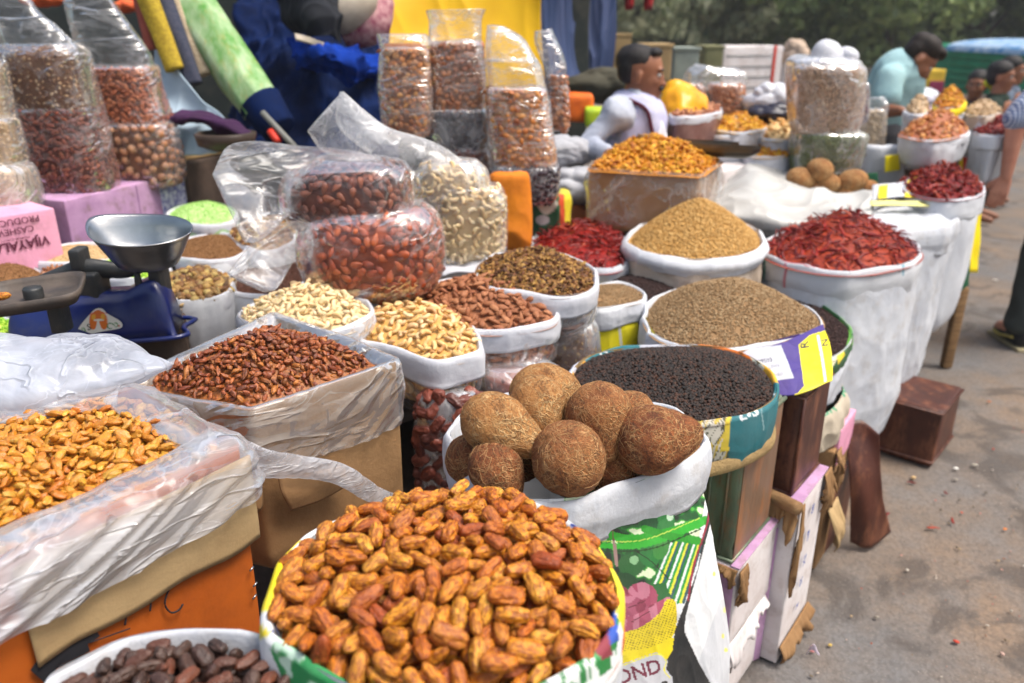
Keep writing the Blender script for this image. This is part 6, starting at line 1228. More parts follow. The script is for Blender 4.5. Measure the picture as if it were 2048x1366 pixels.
tall('short bag of black raisins under the tallest bag', [(216, 868, 966), (226, 862, 974), (275, 866, 980), (298, 875, 970)], 3.05, 'black_raisins', 'black raisins under the tallest bag', I_dark, 83, fm=F_haze)
tall('bag of dark red fruit at the bottom of that stack', [(292, 880, 960), (300, 872, 975), (345, 880, 985)], 3.05, 'dark_red_fruit', 'dark red fruit at the bottom of the tall stack', I_redn, 84)
tall('wide tall clear bag of orange nuts with pale bunched top', [(172, 980, 1080), (184, 970, 1092), (250, 975, 1102), (320, 985, 1112), (335, 992, 1104)], 2.95, 'orange_nuts', 'orange nuts in the wide tall bag', I_turm, 85, [[(118, 966, 1076), (140, 968, 1084), (184, 970, 1092)], [(50, 975, 1010), (75, 970, 1050), (122, 968, 1078)]], n=900)
tall('low bag of black raisins under the wide tall bag', [(325, 990, 1112), (338, 985, 1120), (380, 990, 1118), (402, 1000, 1108)], 2.95, 'black_raisins', 'black raisins under the wide tall bag', I_dark, 86, fm=F_haze)
tall('slim clear bag of pink brown nuts, furthest right of the tall ones', [(150, 1100, 1132), (160, 1095, 1136), (240, 1100, 1140), (262, 1104, 1136)], 3.3, 'pink_brown_nuts', 'pink brown nuts in the slim tall bag', I_nutb, 87, [[(62, 1070, 1100), (90, 1072, 1122), (130, 1085, 1136), (165, 1095, 1136)]], n=300)
M_oc = mat('orange_cloth', (.72, .22, .01), (.55, .15, .01), .75, 8, .5, 50)
L = outline_loft([(346, 985, 1050), (360, 978, 1056), (420, 980, 1062), (480, 984, 1060), (495, 990, 1052)], 2.72, 56, .8, 40, p=3); mk('orange_sack', *loft(wrinkled(L, .014, 14, 4), True, True, True), M_oc, None, label='full orange cloth sack right of the cashew bag', cat='sack')
L = outline_loft([(384, 1068, 1140), (400, 1062, 1145), (450, 1066, 1142), (475, 1070, 1138)], 3.0, 140, .8, 90, p=3); so = mk('printed_sack', *loft(wrinkled(L, .012, 14, 5), True, True, True), M_print, None, label='small green, white and yellow printed sack behind the dark chillies', cat='sack')
paint(so, (.02, .12, .05), [('poly', [(1125, 370), (1160, 370), (1160, 490), (1130, 490)], (.8, .65, .02)), ('poly', [(1118, 380), (1128, 380), (1132, 490), (1122, 490)], (.7, .08, .02)), ('blob', [(1070, 400), (1100, 390), (1115, 410), (1090, 430)], (.7, .66, .55)), ('ell', (1085, 440, 14, 10, 0), (.6, .6, .6))])
# ---------------------------------------------------------------- carton of dried turmeric, scoop, cartons round it
z_ = 1.10; R = rimlin([(1178, 338), (1400, 352), (1442, 322), (1330, 296), (1225, 300)], z_, 180, .02); c0 = R.mean(0)
t = thing('turmeric_carton', 'plastic wrapped brown carton heaped with yellow orange dried pieces', 'carton', [c0[0], c0[1], .80]); M_tc = mat('tan_carton', (.36, .20, .09), (.28, .15, .07), .5, 4, .3, 40)
sack_parts(t, R, .86, M_tc, None, cuff=0, bulge=.02, taper=.02, seed=1, wrk=.004, bname='carton_body'); LL = []; N = outn(R)
R2 = cr(R, 300, True); N2 = outn(R2)
for i, q in enumerate(np.linspace(0, 1, 30)): LL.append(R2+N2*(.006+.012*math.sin(q*3.1)+pleat(R2, q, .010, 1, 9, 4))[:, None]+np.array([0, 0, .008-q*.21]))
mk('plastic_wrap', *loft(np.array(LL)), film('film_wrap', (.82, .78, .74), lo=.03, hi=.3, edge=.2, sc=5, gloss=.4, crease=.35, csc=5, width=.05), t)
hp = Heap(R, (1310, 318, z_), .085, 1.5, sink=.0, margin=.0, lump=.010, seed=22); pos, M = scatter(hp, 900, .012, 21, .9)
I_yel = mat_item('turmeric', [(.62, .28, .01), (.45, .14, .01), (.70, .38, .02), (.30, .08, .01)], .5, .3)
tag(mk('dried_turmeric', *join([instances([chunk_t(i+130, .014, .5) for i in range(5)], pos, M), hp.surf(16, 60, .004)]), I_yel), 'yellow orange dried pieces heaped in the wrapped carton', 'dried turmeric', kind='stuff')
V_, base, ux, uy, w = boxat(Q(1192, 428, 3.05)[:3], Q(1362, 436, 3.12), (0, 1, 0), .35, .16, .005, .002, 41); t = thing('orange_carton', 'orange brown carton under the turmeric carton', 'carton', base); mk('carton_body', *V_, M_orange, t)
V_, base, ux, uy, w = boxat(P(1405, 352, 1.0), P(1530, 322, 1.0), (0, 1, 0), .3, .2, .005, .003, 42); t = thing('pale_carton', 'open pale carton right of the turmeric', 'carton', base); mk('carton_body', *V_, M_wboard, t); mk('dark_strip', *boxat(P(1440, 350, .98), P(1462, 345, .98), (0, 1, 0), .02, .12, .002, 0, 4)[0], M_card, t)
M_scoop = mat('dull_scoop', (.16, .15, .13), (.09, .085, .075), .35, 6, .2, 40, metal=.7, spec=.5)
a, b_ = Q(1356, 285, 3.25), Q(1500, 292, 3.15); th = np.linspace(-.1, math.pi+.1, 22); L = []
for s in np.linspace(0, 1, 24):
    c = a+(b_-a)*s; r = .062*(1-.25*(1-s)**3)*(1 if s < .9 else 1-.25*(s-.9)/.1); L.append(c+np.stack([np.sin(th)*0+.03*s*np.cos(th), -np.cos(th)*r*1.0, -np.sin(th)*r*.8], -1))
L = np.array(L); Li = L*1.0; Li[..., 2] += .004; Vv, Ff = loft(L, False); V2, F2 = loft(Li[:, ::-1], False); t = thing('scoop', 'big dull metal scoop lying behind the turmeric heap', 'scoop', [*(a+b_)[:2]/2, L[..., 2].min()]); mk('scoop_blade', *join([(Vv, Ff), (V2, F2)]), M_scoop, t)
mk('scoop_back', *ellip(.012, .058, .05, 18, 10), M_scoop, t).location = a-np.array(t.location)+np.array([0, 0, -.01]); mk('scoop_handle', *tube([a+np.array([-.16, .02, .02]), a+np.array([0, 0, 0.0])], .013, 10, 6), M_wood, t)
# crumpled white liner sack and coconuts behind
R = rim([(1428, 400), (1480, 382), (1560, 376), (1650, 380), (1738, 396), (1715, 418), (1640, 430), (1520, 428), (1450, 415)], .88, 260)
t = thing('white_sack', 'wide white sack with a soft bunched up plastic mouth in the back row', 'sack', [R[:, 0].mean(), R[:, 1].mean(), .6]); sack_parts(t, R, .62, M_whitec, M_whitec, cuff=.09, seed=91, wrk=.03, rows=40, fat=.02, wavy=.03, inner=.1, bulge=.06)
G = [[Q(1425, 372, 3.7), Q(1500, 338, 3.8), Q(1560, 334, 3.85), Q(1640, 368, 3.8), Q(1735, 376, 3.7)], [Q(1423, 392, 3.4), Q(1500, 362, 3.45), Q(1570, 370, 3.5), Q(1650, 398, 3.4), Q(1742, 398, 3.4)], [Q(1426, 425, 3.2), Q(1500, 425, 3.16), Q(1580, 432, 3.16), Q(1660, 430, 3.18), Q(1742, 425, 3.2)], [Q(1430, 460, 3.2), Q(1500, 470, 3.16), Q(1580, 475, 3.16), Q(1660, 465, 3.18), Q(1740, 455, 3.2)]]
mk('bunched_mouth', *sheet(G, 100, 130, -.045, 6, 7, .004), mat('thin_white_plastic', (.50, .50, .48), (.40, .39, .37), .4, 6, .5, 24, spec=.5), t)
for i, (x, y, s, lb) in enumerate([(1602, 358, .062, 'leftmost coconut of the blurred heap in the back row'), (1640, 340, .064, 'top coconut of the blurred heap in the back row'), (1652, 368, .06, 'front middle coconut of the blurred back heap'), (1705, 362, .066, 'big coconut right of the dark gap in the back heap'), (1690, 385, .055, 'low coconut of the blurred back heap'), (1625, 378, .055, 'coconut half hidden by white plastic in the back heap'), (1738, 378, .05, 'small coconut at the right end of the back heap')]):
    c = Q(x, y, 3.55); V, F = ellip(s*1.05, s*.92, s*.8, 28, 20, None, .03, 14, i); mk('coconut', V @ rotm(.2, .2, i*1.1).T+c, F, M_coco, None, label=lb, cat='coconut', group='coconuts of the back row')
# big twin bags
F_big = film('film_big', (.84, .82, .82), lo=.03, hi=.22, edge=.3, sc=5, gloss=.4, crease=.35, csc=5, width=.05)
I_bean = mat_item('beige_grain', [(.46, .30, .19), (.38, .23, .14), (.54, .38, .26)], .6, .3); I_mung = mat_item('green_mung', [(.14, .17, .06), (.10, .13, .045), (.2, .23, .1)], .6, .3)
tall('huge clear bag of beige grain with knotted white top', [(128, 1590, 1712), (142, 1578, 1722), (200, 1578, 1718), (250, 1582, 1712), (270, 1590, 1700)], 3.75, 'beige_grain', 'beige grain in the huge knotted bag', I_bean, 92, [[(112, 1600, 1700), (122, 1580, 1722), (145, 1578, 1722)]], n=2200, size=.012, tp=[ellip(.008, .006, .005, 7, 6)], fm=F_big, group=None, name='grain_bag')
tall('clear bag of green mung beans under the huge beige bag', [(262, 1590, 1720), (272, 1585, 1728), (320, 1580, 1716), (345, 1585, 1705)], 3.75, 'mung_beans', 'green mung beans under the huge beige bag', I_mung, 93, n=1200, size=.012, tp=[ellip(.008, .006, .005, 7, 6)], fm=F_big, group=None, name='grain_bag')
M_knot = mat('bunched_film', (.62, .63, .67), (.5, .5, .56), .35, 8, .5, 30)
SB = 0
V, F = join([(ellip(.07, .05, .055, 30, 22, None, .22, 30, 5)[0]+Q(1660, 106, 3.75), ellip(.07, .05, .055, 30, 22)[1]), (ellip(.045, .04, .035, 30, 22, None, .25, 40, 6)[0]+Q(1695, 112, 3.75), ellip(.045, .04, .035, 30, 22)[1]), (ellip(.14, .10, .03, 40, 22, None, .12, 30, 8)[0]+Q(1650, 126, 3.75), ellip(.14, .10, .03, 40, 22)[1])])
mk('knotted_top', V, F, M_knot, None, label='white bunched plastic knot on the huge beige bag', cat='plastic')
tall('slim bag of purple grain behind the huge beige bag', [(165, 1700, 1730), (175, 1700, 1736), (235, 1700, 1734), (245, 1702, 1730)], 4.1, 'purple_grain', 'purple grain in the slim bag', mat_item('purple_grain', [(.16, .09, .12), (.12, .06, .09)], .6, .3), 94, n=150, fm=F_big, group=None, name='grain_bag')
tall('clear bag of cream grain right of the green mung bag', [(218, 1735, 1765), (228, 1730, 1770), (280, 1722, 1768), (300, 1725, 1760)], 4.3, 'cream_grain', 'cream grain in the bag right of the mung bag', mat_item('cream_grain', [(.6, .48, .34), (.5, .38, .25)], .6, .3), 95, [[(196, 1735, 1765), (212, 1732, 1772), (230, 1730, 1770)]], n=500, size=.014, fm=F_big, group=None, name='grain_bag')

M_tee0 = mat('grey_white_cloth', (.42, .43, .46), (.3, .3, .33), .85, 6, .5, 40)
def lump(name, label, c, r, m, seed, cat='bundle', amp=.2):
    ph, th = sph(60, 44); L = np.stack([r[0]*np.sin(ph)*np.cos(th), r[1]*np.sin(ph)*np.sin(th), r[2]*np.cos(ph)+0*th], -1); s_ = max(r)
    L = L*(1-amp*wr(L/s_, 3.2, seed)+.08*sn(L/s_, 2, seed+4))[..., None]; V, F = loft(L); return mk(name, V+np.asarray(c), F, m, None, label=label, cat=cat)
# ---------------------------------------------------------------- middle background goods
def farsack(label, pts, z, base, bm, cm, sm, sl, sname, H, seed, cuff=.05, tp=None, n=350, name='sack', cat='sack', scat='dried goods'):
    R = rim(pts, z, 90); t = thing(name, label, cat, [R[:, 0].mean(), R[:, 1].mean(), base]); sack_parts(t, R, base, bm, cm, cuff=cuff, seed=seed, rows=14, wrk=.012, inner=.03, bulge=.04)
    x, y, _ = topx(R.mean(0)); hp = Heap(R, (float(x), float(y)-2, z), H, 1.5, sink=.004, margin=0, lump=.008, seed=seed); pos, M = scatter(hp, n, .012, seed, .8)
    tag(mk(sname, *join([instances(tp or T_chunk5, pos, M), hp.surf(12, 40, .002)]), sm), sl, scat, kind='stuff'); return t
lyingbag('nut_bag', 'clear bag of brown nuts with milky top, behind the yellow bag', [(165, 1420, 1480), (175, 1415, 1490), (215, 1418, 1492), (240, 1425, 1485)], 4.3, 'brown_nuts', F_big, 101, 250, T_chunk5, .024, I_nutb, .8, .01, contents_label='brown nuts in the bag behind the yellow bag', neck=[wrinkled(outline_loft([(135, 1390, 1470), (150, 1375, 1490), (178, 1372, 1490)], 4.4, 40, .6, 20), .03, 10, 3)])
lyingbag('nut_bag', 'hazy bag of pinkish nuts behind the seated man', [(168, 1365, 1405), (180, 1360, 1412), (205, 1362, 1412)], 4.3, 'pinkish_nuts', F_big, 102, 120, T_chunk5, .024, I_nutb, .8, .01, contents_label='pinkish nuts in the hazy bag near the seated man')
V, F = sheet([[Q(1330, 190, 4.0), Q(1350, 172, 4.0), Q(1405, 200, 4.0)], [Q(1325, 230, 3.9), Q(1365, 220, 3.8), Q(1412, 225, 3.9)], [Q(1318, 280, 3.9), Q(1350, 290, 3.8), Q(1380, 280, 3.9)]], 30, 30, .03, 10, 3, .02); mk('yellow_bag', V, F, mat('yellow_plastic', (.80, .42, .01), (.65, .25, .01), .35, 5, .4, 30), None, label='crumpled yellow and orange plastic bag beside the seated man', cat='bag')
farsack('open clear bag of brown raisins with white cuff in front of the yellow bag', [(1345, 222), (1390, 208), (1435, 212), (1436, 225), (1390, 232), (1350, 232)], 1.22, 1.0, mat('brown_contents', (.14, .06, .05), (.22, .12, .1), .4, 14, .5, 60), M_cuff, I_nutb, 'brown pieces on the open bag by the yellow bag', 'brown_pieces', .03, 103, .03, name='open_bag', cat='bag')
farsack('white tub of yellow snack mix right of the brown bag', [(1425, 255), (1450, 235), (1500, 230), (1525, 240), (1530, 255), (1480, 264)], 1.14, 1.0, M_cuff, M_cuff, I_yel, 'orange yellow pieces in the tub', 'yellow_pieces', .06, 104, .04, name='open_bag', cat='bag')
farsack('white tub of cream peanuts in front of the orange heap', [(1420, 262), (1450, 248), (1510, 246), (1530, 258), (1500, 270), (1440, 272)], 1.12, .95, M_cuff, M_cuff, I_pale, 'cream peanuts in the front tub', 'cream_peanuts', .05, 105, .04, name='open_bag', cat='bag')
farsack('white tub of orange and cream snack, beside the huge beige bag', [(1520, 275), (1540, 250), (1575, 240), (1590, 262), (1580, 278)], 1.1, .92, M_cuff, M_cuff, mat_item('mixo', [(.65, .4, .12), (.7, .5, .25), (.6, .22, .03)], .6, .3), 'orange and cream snack beside the huge beige bag', 'snack_mix', .10, 106, .04, name='open_bag', cat='bag')
farsack('low white sack of orange pieces in front of the tubs', [(1490, 300), (1510, 285), (1570, 285), (1590, 300), (1560, 312), (1500, 312)], 1.04, .85, M_whitec, M_cuff, I_yel, 'orange pieces in the low white sack', 'orange_pieces', .03, 107, .05)
lump('white_bundle', 'white and grey plastic bundle left of the huge beige bag', Q(1545, 205, 4.2), (.13, .10, .09), M_knot, 5, 'bundle')
lump('black_bundle', 'black plastic bundle under the white one', Q(1545, 226, 4.15), (.12, .10, .05), mat('black_plastic', (.03, .03, .05), rough=.3), 6, 'bundle')
# white board with red edge, small boxes behind the seated man
a, b_ = Q(1450, 92, 6.2), Q(1568, 92, 6.4)
V_, base, ux, uy, w = boxat(a, b_, (0, 1, 0), .35, .42, .005, .002, 51); t = thing('white_crate', 'large white slatted box with a red stripe in the background', 'box', base); mk('box_body', *V_, M_wboard, t)
M_redp = mat('red_paint', (.6, .04, .02), rough=.5)
(Vf, Ff), *_ = boxat(a+ux*w*.83-uy*.004, a+ux*w*.88-uy*.004, uy, .01, .42, .002, 0, 5); mk('red_stripe', Vf, Ff, M_redp, t)
for k in range(5): (Vf, Ff), *_ = boxat(a+ux*.02-uy*.003-np.array([0, 0, .06+k*.075]), b_-ux*.1-uy*.003-np.array([0, 0, .06+k*.075]), uy, .004, .012, .001, 0, 5); mk('slat_gap', Vf, Ff, mat('grey_line', (.4, .38, .38)), t)
for i, (x0, y0, x1, y1, Y, h, m_, lb) in enumerate([(1292, 92, 1345, 92, 5.0, .20, M_cardl, 'tan cardboard box behind the seated man'), (1350, 100, 1400, 98, 5.4, .25, mat('grey_green_board', (.3, .34, .3)), 'grey green box right of the tan one'), (1412, 95, 1448, 95, 5.8, .35, mat('olive_board', (.25, .24, .12)), 'olive box left of the white slatted one'), (1230, 70, 1262, 72, 6, .6, mat('sand_board', (.5, .34, .16)), 'tall sand coloured board left of the seated man'), (1568, 100, 1590, 100, 6.5, .5, M_wboard, 'narrow white board right of the red stripe')]):
    V_, base, ux, uy, w = boxat(Q(x0, y0, Y), Q(x1, y1, Y), (0, 1, 0), .3, h, .005, .002, 52+i); t = thing('storage_box', lb, 'box', base); mk('box_body', *V_, m_, t); mk('box_lid', *boxat(Q(x0, y0, Y)+np.array([-.01, -.006, .012]), Q(x1, y1, Y)+np.array([.01, -.006, .012]), (0, 1, 0), .31, .02, .003, 0, 5)[0], m_, t)
lump('beige_bag', 'beige pointed bag on the narrow white board', Q(1590, 112, 6.5), (.10, .08, .12), mat('beige_cloth', (.55, .42, .33), (.4, .3, .22), .8), 5, 'bag')
lump('dark_bundle', 'dark olive bundle behind the seated man', Q(1215, 172, 5.0), (.24, .2, .10), mat('olive_cloth', (.07, .065, .045), rough=.9), 5, 'bundle')
V, F = rbox((.14, .12, .14), .02, 5, .01); mk('orange_bundle', V+Q(1158, 215, 4.4), F, mat('orange_net', (.8, .16, .01), (.6, .1, .01), .6, 20), None, label='bright orange net bundle left of the seated man', cat='bundle')
V, F = rbox((.12, .1, .10), .02, 5, .01); mk('lime_bundle', V+Q(1192, 235, 4.3), F, mat('lime_plastic', (.5, .62, .02), (.3, .45, .02), .5, 20), None, label='lime green bundle under the orange one', cat='bundle')
lump('white_bundle', 'white cloth bundle at the elbow of the seated man', Q(1130, 302, 3.5), (.12, .12, .06), M_tee0, 9, 'bundle')
lump('white_bundle', 'crumpled white bag left of the turmeric carton', Q(1148, 372, 3.3), (.15, .14, .08), M_tee0, 10, 'bundle')

# ---------------------------------------------------------------- tarpaulins, wall, umbrellas on the left
M_tblue = mat('blue_tarp', (.006, .018, .08), (.004, .008, .03), 0.85, 5, .6, 20, spec=.06); M_tyel = mat('yellow_tarp', (.78, .46, .005), (.7, .38, .005), .55, 3, .3, 20)
M_navy = mat('navy_cloth', (.03, .055, .14), (.06, .08, .17), .7, 6, .3, 20, stretch=(4, 1, .3)); M_blackc = mat('black_cloth', (.012, .014, .02), rough=.9)
M_wall = mat('dark_wall', (.04, .05, .045), (.025, .03, .03), .9, 2, .5, 15, dirt=(.1, .09, .07), dirtamt=.4)
V_ = xf(rbox((6.2, .25, 3.2), .01, 10, .01), (-2.6, 5.6, 1.6)); mk('back_wall', *V_, M_wall, None, label='dark grimy wall closing the stall at the left', cat='wall')
def hang(name, label, G, m, wrk=.06, f=4, seed=0, d=(1, 1, .35), th=.006, cat='tarpaulin'): V, F = sheet(G, 90, 110, -wrk, f*1.5, seed, th, d); return mk(name, V, F, m, None, label=label, cat=cat)
hang('blue_tarp', 'crumpled dark blue tarpaulin piled behind the almond bags', [[Q(470, -60, 4.6), Q(560, -60, 4.8), Q(660, -40, 4.9), Q(780, -40, 5.0)], [Q(480, 60, 4.4), Q(560, 70, 4.2), Q(660, 100, 4.1), Q(780, 90, 4.3)], [Q(470, 180, 4.2), Q(560, 160, 3.9), Q(670, 170, 3.8), Q(790, 200, 3.9)], [Q(460, 300, 3.9), Q(560, 330, 3.6), Q(680, 330, 3.5), Q(800, 330, 3.6)]], M_tblue, .055, 8, 3, (1, 1, .6))
hang('blue_tarp', 'bright blue tarpaulin fold hanging in the middle of the pile', [[Q(575, 75, 4.0), Q(640, 80, 3.7), Q(700, 95, 3.7), Q(765, 110, 3.9)], [Q(590, 120, 3.9), Q(640, 110, 3.55), Q(700, 130, 3.6), Q(765, 150, 3.8)], [Q(600, 150, 4.0), Q(640, 140, 3.8), Q(700, 160, 3.7), Q(750, 170, 3.9)]], mat('royal_tarp', (.008, .045, .33), (.004, .02, .15), 0.85, 5, .6, 20, spec=.06), .035, 13, 4, (1, 1, 1))
hang('yellow_tarp', 'bright yellow tarpaulin stretched above the tall bags', [[Q(830, -80, 5.0), Q(930, -80, 5.1), Q(1076, -80, 5.2)], [Q(740, 60, 4.7), Q(900, 40, 5.0), Q(1078, 30, 5.2)], [Q(712, 90, 4.6), Q(880, 120, 4.9), Q(1082, 130, 5.2)], [Q(750, 130, 4.6), Q(900, 175, 4.9), Q(1085, 180, 5.2)]], M_tyel, .04, 3, 5, (1, 1, .4))
hang('blue_curtain', 'hanging navy blue striped curtain right of the yellow tarpaulin', [[Q(1072, -80, 5.3), Q(1150, -80, 5.5), Q(1228, -60, 5.6)], [Q(1074, 60, 5.3), Q(1150, 60, 5.5), Q(1228, 70, 5.6)], [Q(1080, 200, 5.3), Q(1150, 200, 5.4), Q(1208, 200, 5.6)]], M_navy, .05, 9, 6, (1, 1, .12), cat='curtain')
hang('black_cloth', 'black cloth bundle draped over the blue tarpaulin', [[Q(560, -40, 4.0), Q(620, -50, 3.9), Q(680, -30, 4.0)], [Q(560, 30, 3.9), Q(620, 20, 3.7), Q(680, 30, 3.8)], [Q(590, 60, 3.9), Q(640, 70, 3.7), Q(680, 85, 3.8)]], M_blackc, .05, 6, 7, (1, 1, 1), cat='cloth')
V, F = ellip(.13, .08, .08, 24, 16, None, .15, 9, 5); mk('cream_bundle', V @ rotm(0, -.7, 0).T+Q(705, 20, 3.95), F, mat('cream_cloth', (.55, .47, .37), (.4, .33, .26), .9), None, label='cream and maroon cloth roll on top of the tarpaulins', cat='cloth')
V, F = tube([Q(690, 75, 4.0), Q(740, 50, 4.0), Q(760, 0, 4.1)], [.06, .09, .07], 16, 20); mk('maroon_bundle', V, F, mat('maroon_flower', (.2, .03, .07), (.5, .3, .3), .9, 25), None, label='maroon flowered cloth roll beside the cream one', cat='cloth')
V, F = sheet([[Q(590, 70, 3.65), Q(650, 85, 3.6)], [Q(592, 82, 3.62), Q(650, 98, 3.6)]], 8, 20, .01, 9, 3, .01); mk('cream_strip', V, F, mat('cream_cloth'), None, label='cream cloth edge sticking out under the black cloth', cat='cloth')
# leaning rolled awnings
def roll(label, p, q, r0, r1, m, seed, name='rolled_awning', n=40):
    V, F = tube([p, (np.array(p)+q)/2, q], [r0, (r0+r1)/2, r1], 20, n); ax = (np.array(q)-p)/np.linalg.norm(np.array(q)-p); Vp = V-np.outer((V-np.array(p)) @ ax, ax)*.85; V = V-wr(Vp, 26, seed)[:, None]*r0*.28*np.array([.8, -1, 0]); return mk(name, V, F, m, None, label=label, cat='awning', group='rolled awnings leaning on the left')
M_green = mat('green_cloth', (.07, .26, .03), (.42, .55, .34), .85, 13, .4, 60, stretch=(1, 1, .45), dirt=(.5, .3, .08), dirtamt=.35)
def dg(x, y, Y): return Q(x, y, Y)
roll('green and white rolled awning leaning to the right', dg(330, -60, 3.5), dg(525, 215, 3.35), .10, .085, M_green, 3)
roll('yellow mesh roll left of the green awning', dg(275, -60, 3.3), dg(350, 140, 3.25), .04, .035, mat('mustard_mesh', (.5, .36, .03), (.3, .2, .02), .8, 80), 4)
roll('dark navy mesh roll between the yellow and the beige ones', dg(300, -60, 3.35), dg(385, 170, 3.3), .045, .04, mat('navy_mesh', (.03, .04, .07), (.06, .06, .09), .8, 80), 5)
roll('beige mesh roll touching the green awning', dg(318, -60, 3.4), dg(410, 150, 3.35), .035, .03, mat('beige_mesh', (.5, .4, .28), (.35, .27, .18), .8, 80), 6)
roll('brick red mesh strip left of the yellow roll', dg(262, -60, 3.3), dg(305, 100, 3.3), .02, .025, mat('brick_mesh', (.3, .08, .06), rough=.9), 7)
V, F = tube([dg(520, 205, 3.35), dg(560, 260, 3.3)], [.09, .07], 16, 14); mk('navy_sleeve', V, F, M_tblue, None, label='navy sleeve at the lower end of the green awning', cat='sleeve')
V, F = tube([dg(525, 225, 3.2), dg(595, 300, 3.1)], .012, 10, 4); mk('steel_pole', V, F, mat('pole_grey', (.2, .2, .18), rough=.5), None, label='thin grey pole sticking out under the navy sleeve', cat='pole')
V, F = tube([dg(540, 262, 3.15), dg(556, 285, 3.12)], .014, 10, 4); mk('red_umbrella_tip', V, F, M_redp, None, label='bright red rod end below the navy sleeve', cat='rod')
M_gtarp = mat('grey_blue_tarp', (.42, .52, .60), (.3, .4, .5), .6, 3, .3, 20)
hang('grey_tarp', 'pale blue grey tarpaulin draped beside the reddish nut bag', [[Q(306, 95, 3.35), Q(320, 100, 3.3)], [Q(308, 170, 3.3), Q(400, 190, 3.2)], [Q(310, 240, 3.2), Q(455, 245, 3.15)], [Q(345, 315, 3.1), Q(440, 310, 3.05)]], M_gtarp, .03, 5, 4, (1, 1, 1))
V, F = sheet([[Q(335, 232, 3.12), Q(400, 222, 3.12), Q(460, 240, 3.08), Q(500, 268, 3.05)], [Q(338, 240, 3.05), Q(400, 236, 3.02), Q(455, 255, 2.98), Q(498, 282, 2.98)], [Q(345, 244, 3.1), Q(400, 246, 3.05), Q(450, 272, 3.05), Q(502, 288, 3.02)]], 24, 50, -.012, 20, 5, .006); mk('purple_cloth', V, F, mat('purple_cloth', (.045, .012, .055), (.03, .01, .035), .95), None, label='dark purple cloth across the pale tarpaulin', cat='cloth')
V, F = lathe([(.05, 0), (.10, .02), (.11, .06), (.10, .065), (.085, .03), (.01, .01)], Q(455, 300, 3.0), 30); mk('brown_bowl', V, F, mat('dark_bowl', (.06, .04, .03), rough=.4), None, label='dark brown bowl on the crate lid', cat='bowl')
lump('orange_cloth', 'coral cloth scrap at the top left between the bags', Q(85, 0, 4.0), (.10, .06, .03), mat('coral', (.75, .13, .04)), 5, 'cloth')
lump('orange_cloth', 'coral cloth scrap left of the rolled awnings', Q(252, 12, 4.0), (.06, .05, .03), mat('coral'), 5, 'cloth')
for i, x in enumerate([1262, 1300]): 
    V, F = tube([Q(x, -80, 6), Q(x-4, 20, 6)], [.05, .03], 10, 10); mk('red_garland', V, F, mat('garland', (.45, .02, .02), (.08, .01, .02), .8, 30), None, label=['left dark red garland hanging above the seated man', 'right dark red garland hanging above the seated man'][i], cat='garland')

# ---------------------------------------------------------------- the row of stalls running away on the right
def fb(x0, x1, y0, y1, Y, m, name, label, cat, dep=.3): 
    a, b_ = Q(x0, y0, Y), Q(x1, y0, Y); h = a[2]-Q(x0, y1, Y)[2]; V_, base, ux, uy, w = boxat(a, b_, (0, 1, 0), dep, h, .01, .004, hash(label) % 50); t = thing(name, label, cat, base); mk('box_body', *V_, m, t); return t
M_yelp = mat('yellow_print', (.85, .70, .01), (.8, .6, .01), .5, 4)
def ppanel(t, pts, m, name='printed_panel'):
    V, F = sheet(pts, 14, 20, .006, 12, 3, .003); return mk(name, V, F, m, t)
farsack('white sack of dark chillies with a bunched rim, behind the tallest white sack', [(1800, 365), (1850, 345), (1930, 350), (1965, 372), (1950, 392), (1880, 398), (1820, 385)], .95, .35, M_whitec, M_whitec, I_chil, 'dark chillies in the sack behind the tallest white sack', 'dark_chillies', .07, 111, .08, [chilli_t(i, .06, .008) for i in range(5)], 350)
t = thing('printed_bag', 'flat white and yellow printed bag lying on the tallest white sack', 'bag', Q(1800, 400, 3.3))
ppanel(t, [[Q(1745, 372, 3.5), Q(1800, 366, 3.5), Q(1845, 352, 3.55), Q(1890, 375, 3.5)], [Q(1742, 400, 3.3), Q(1800, 395, 3.3), Q(1850, 400, 3.3), Q(1895, 402, 3.3)]], M_whitec, 'bag_body')
ppanel(t, [[Q(1815, 362, 3.51), Q(1842, 352, 3.51)], [Q(1808, 396, 3.28), Q(1846, 400, 3.28)]], M_yelp); ppanel(t, [[Q(1758, 374, 3.47), Q(1776, 372, 3.47)], [Q(1756, 396, 3.28), Q(1774, 396, 3.28)]], M_yelp); ppanel(t, [[Q(1740, 402, 3.24), Q(1860, 404, 3.24)], [Q(1742, 412, 3.20), Q(1858, 414, 3.20)]], mat('pale_yellow', (.85, .8, .3)))
farsack('tray of amber dried fruit on a dark crate, in the right background', [(1800, 268), (1840, 252), (1900, 245), (1935, 258), (1920, 272), (1860, 280)], 1.12, .98, M_whitec, M_whitec, I_turm, 'amber fruit on the far tray', 'amber_fruit', .10, 112, .03, name='tray', cat='tray')
fb(1812, 1905, 286, 372, 4.9, M_woodd, 'crate', 'dark wooden crate under the amber fruit tray', 'crate', .5)
fb(1818, 1885, 292, 340, 4.86, mat('grey_panel', (.35, .35, .37)), 'metal_sheet', 'grey metal sheet leaning on the dark crate', 'sheet', .03)
t = thing('yellow_banner', 'yellow and orange cloth hanging beside the dark crate', 'cloth', Q(1945, 350, 4.7)); ppanel(t, [[Q(1918, 285, 4.7), Q(1938, 282, 4.7)], [Q(1918, 350, 4.7), Q(1955, 352, 4.65)]], M_yelp, 'cloth'); ppanel(t, [[Q(1926, 310, 4.66), Q(1936, 308, 4.66)], [Q(1926, 345, 4.66), Q(1944, 347, 4.63)]], M_redp)
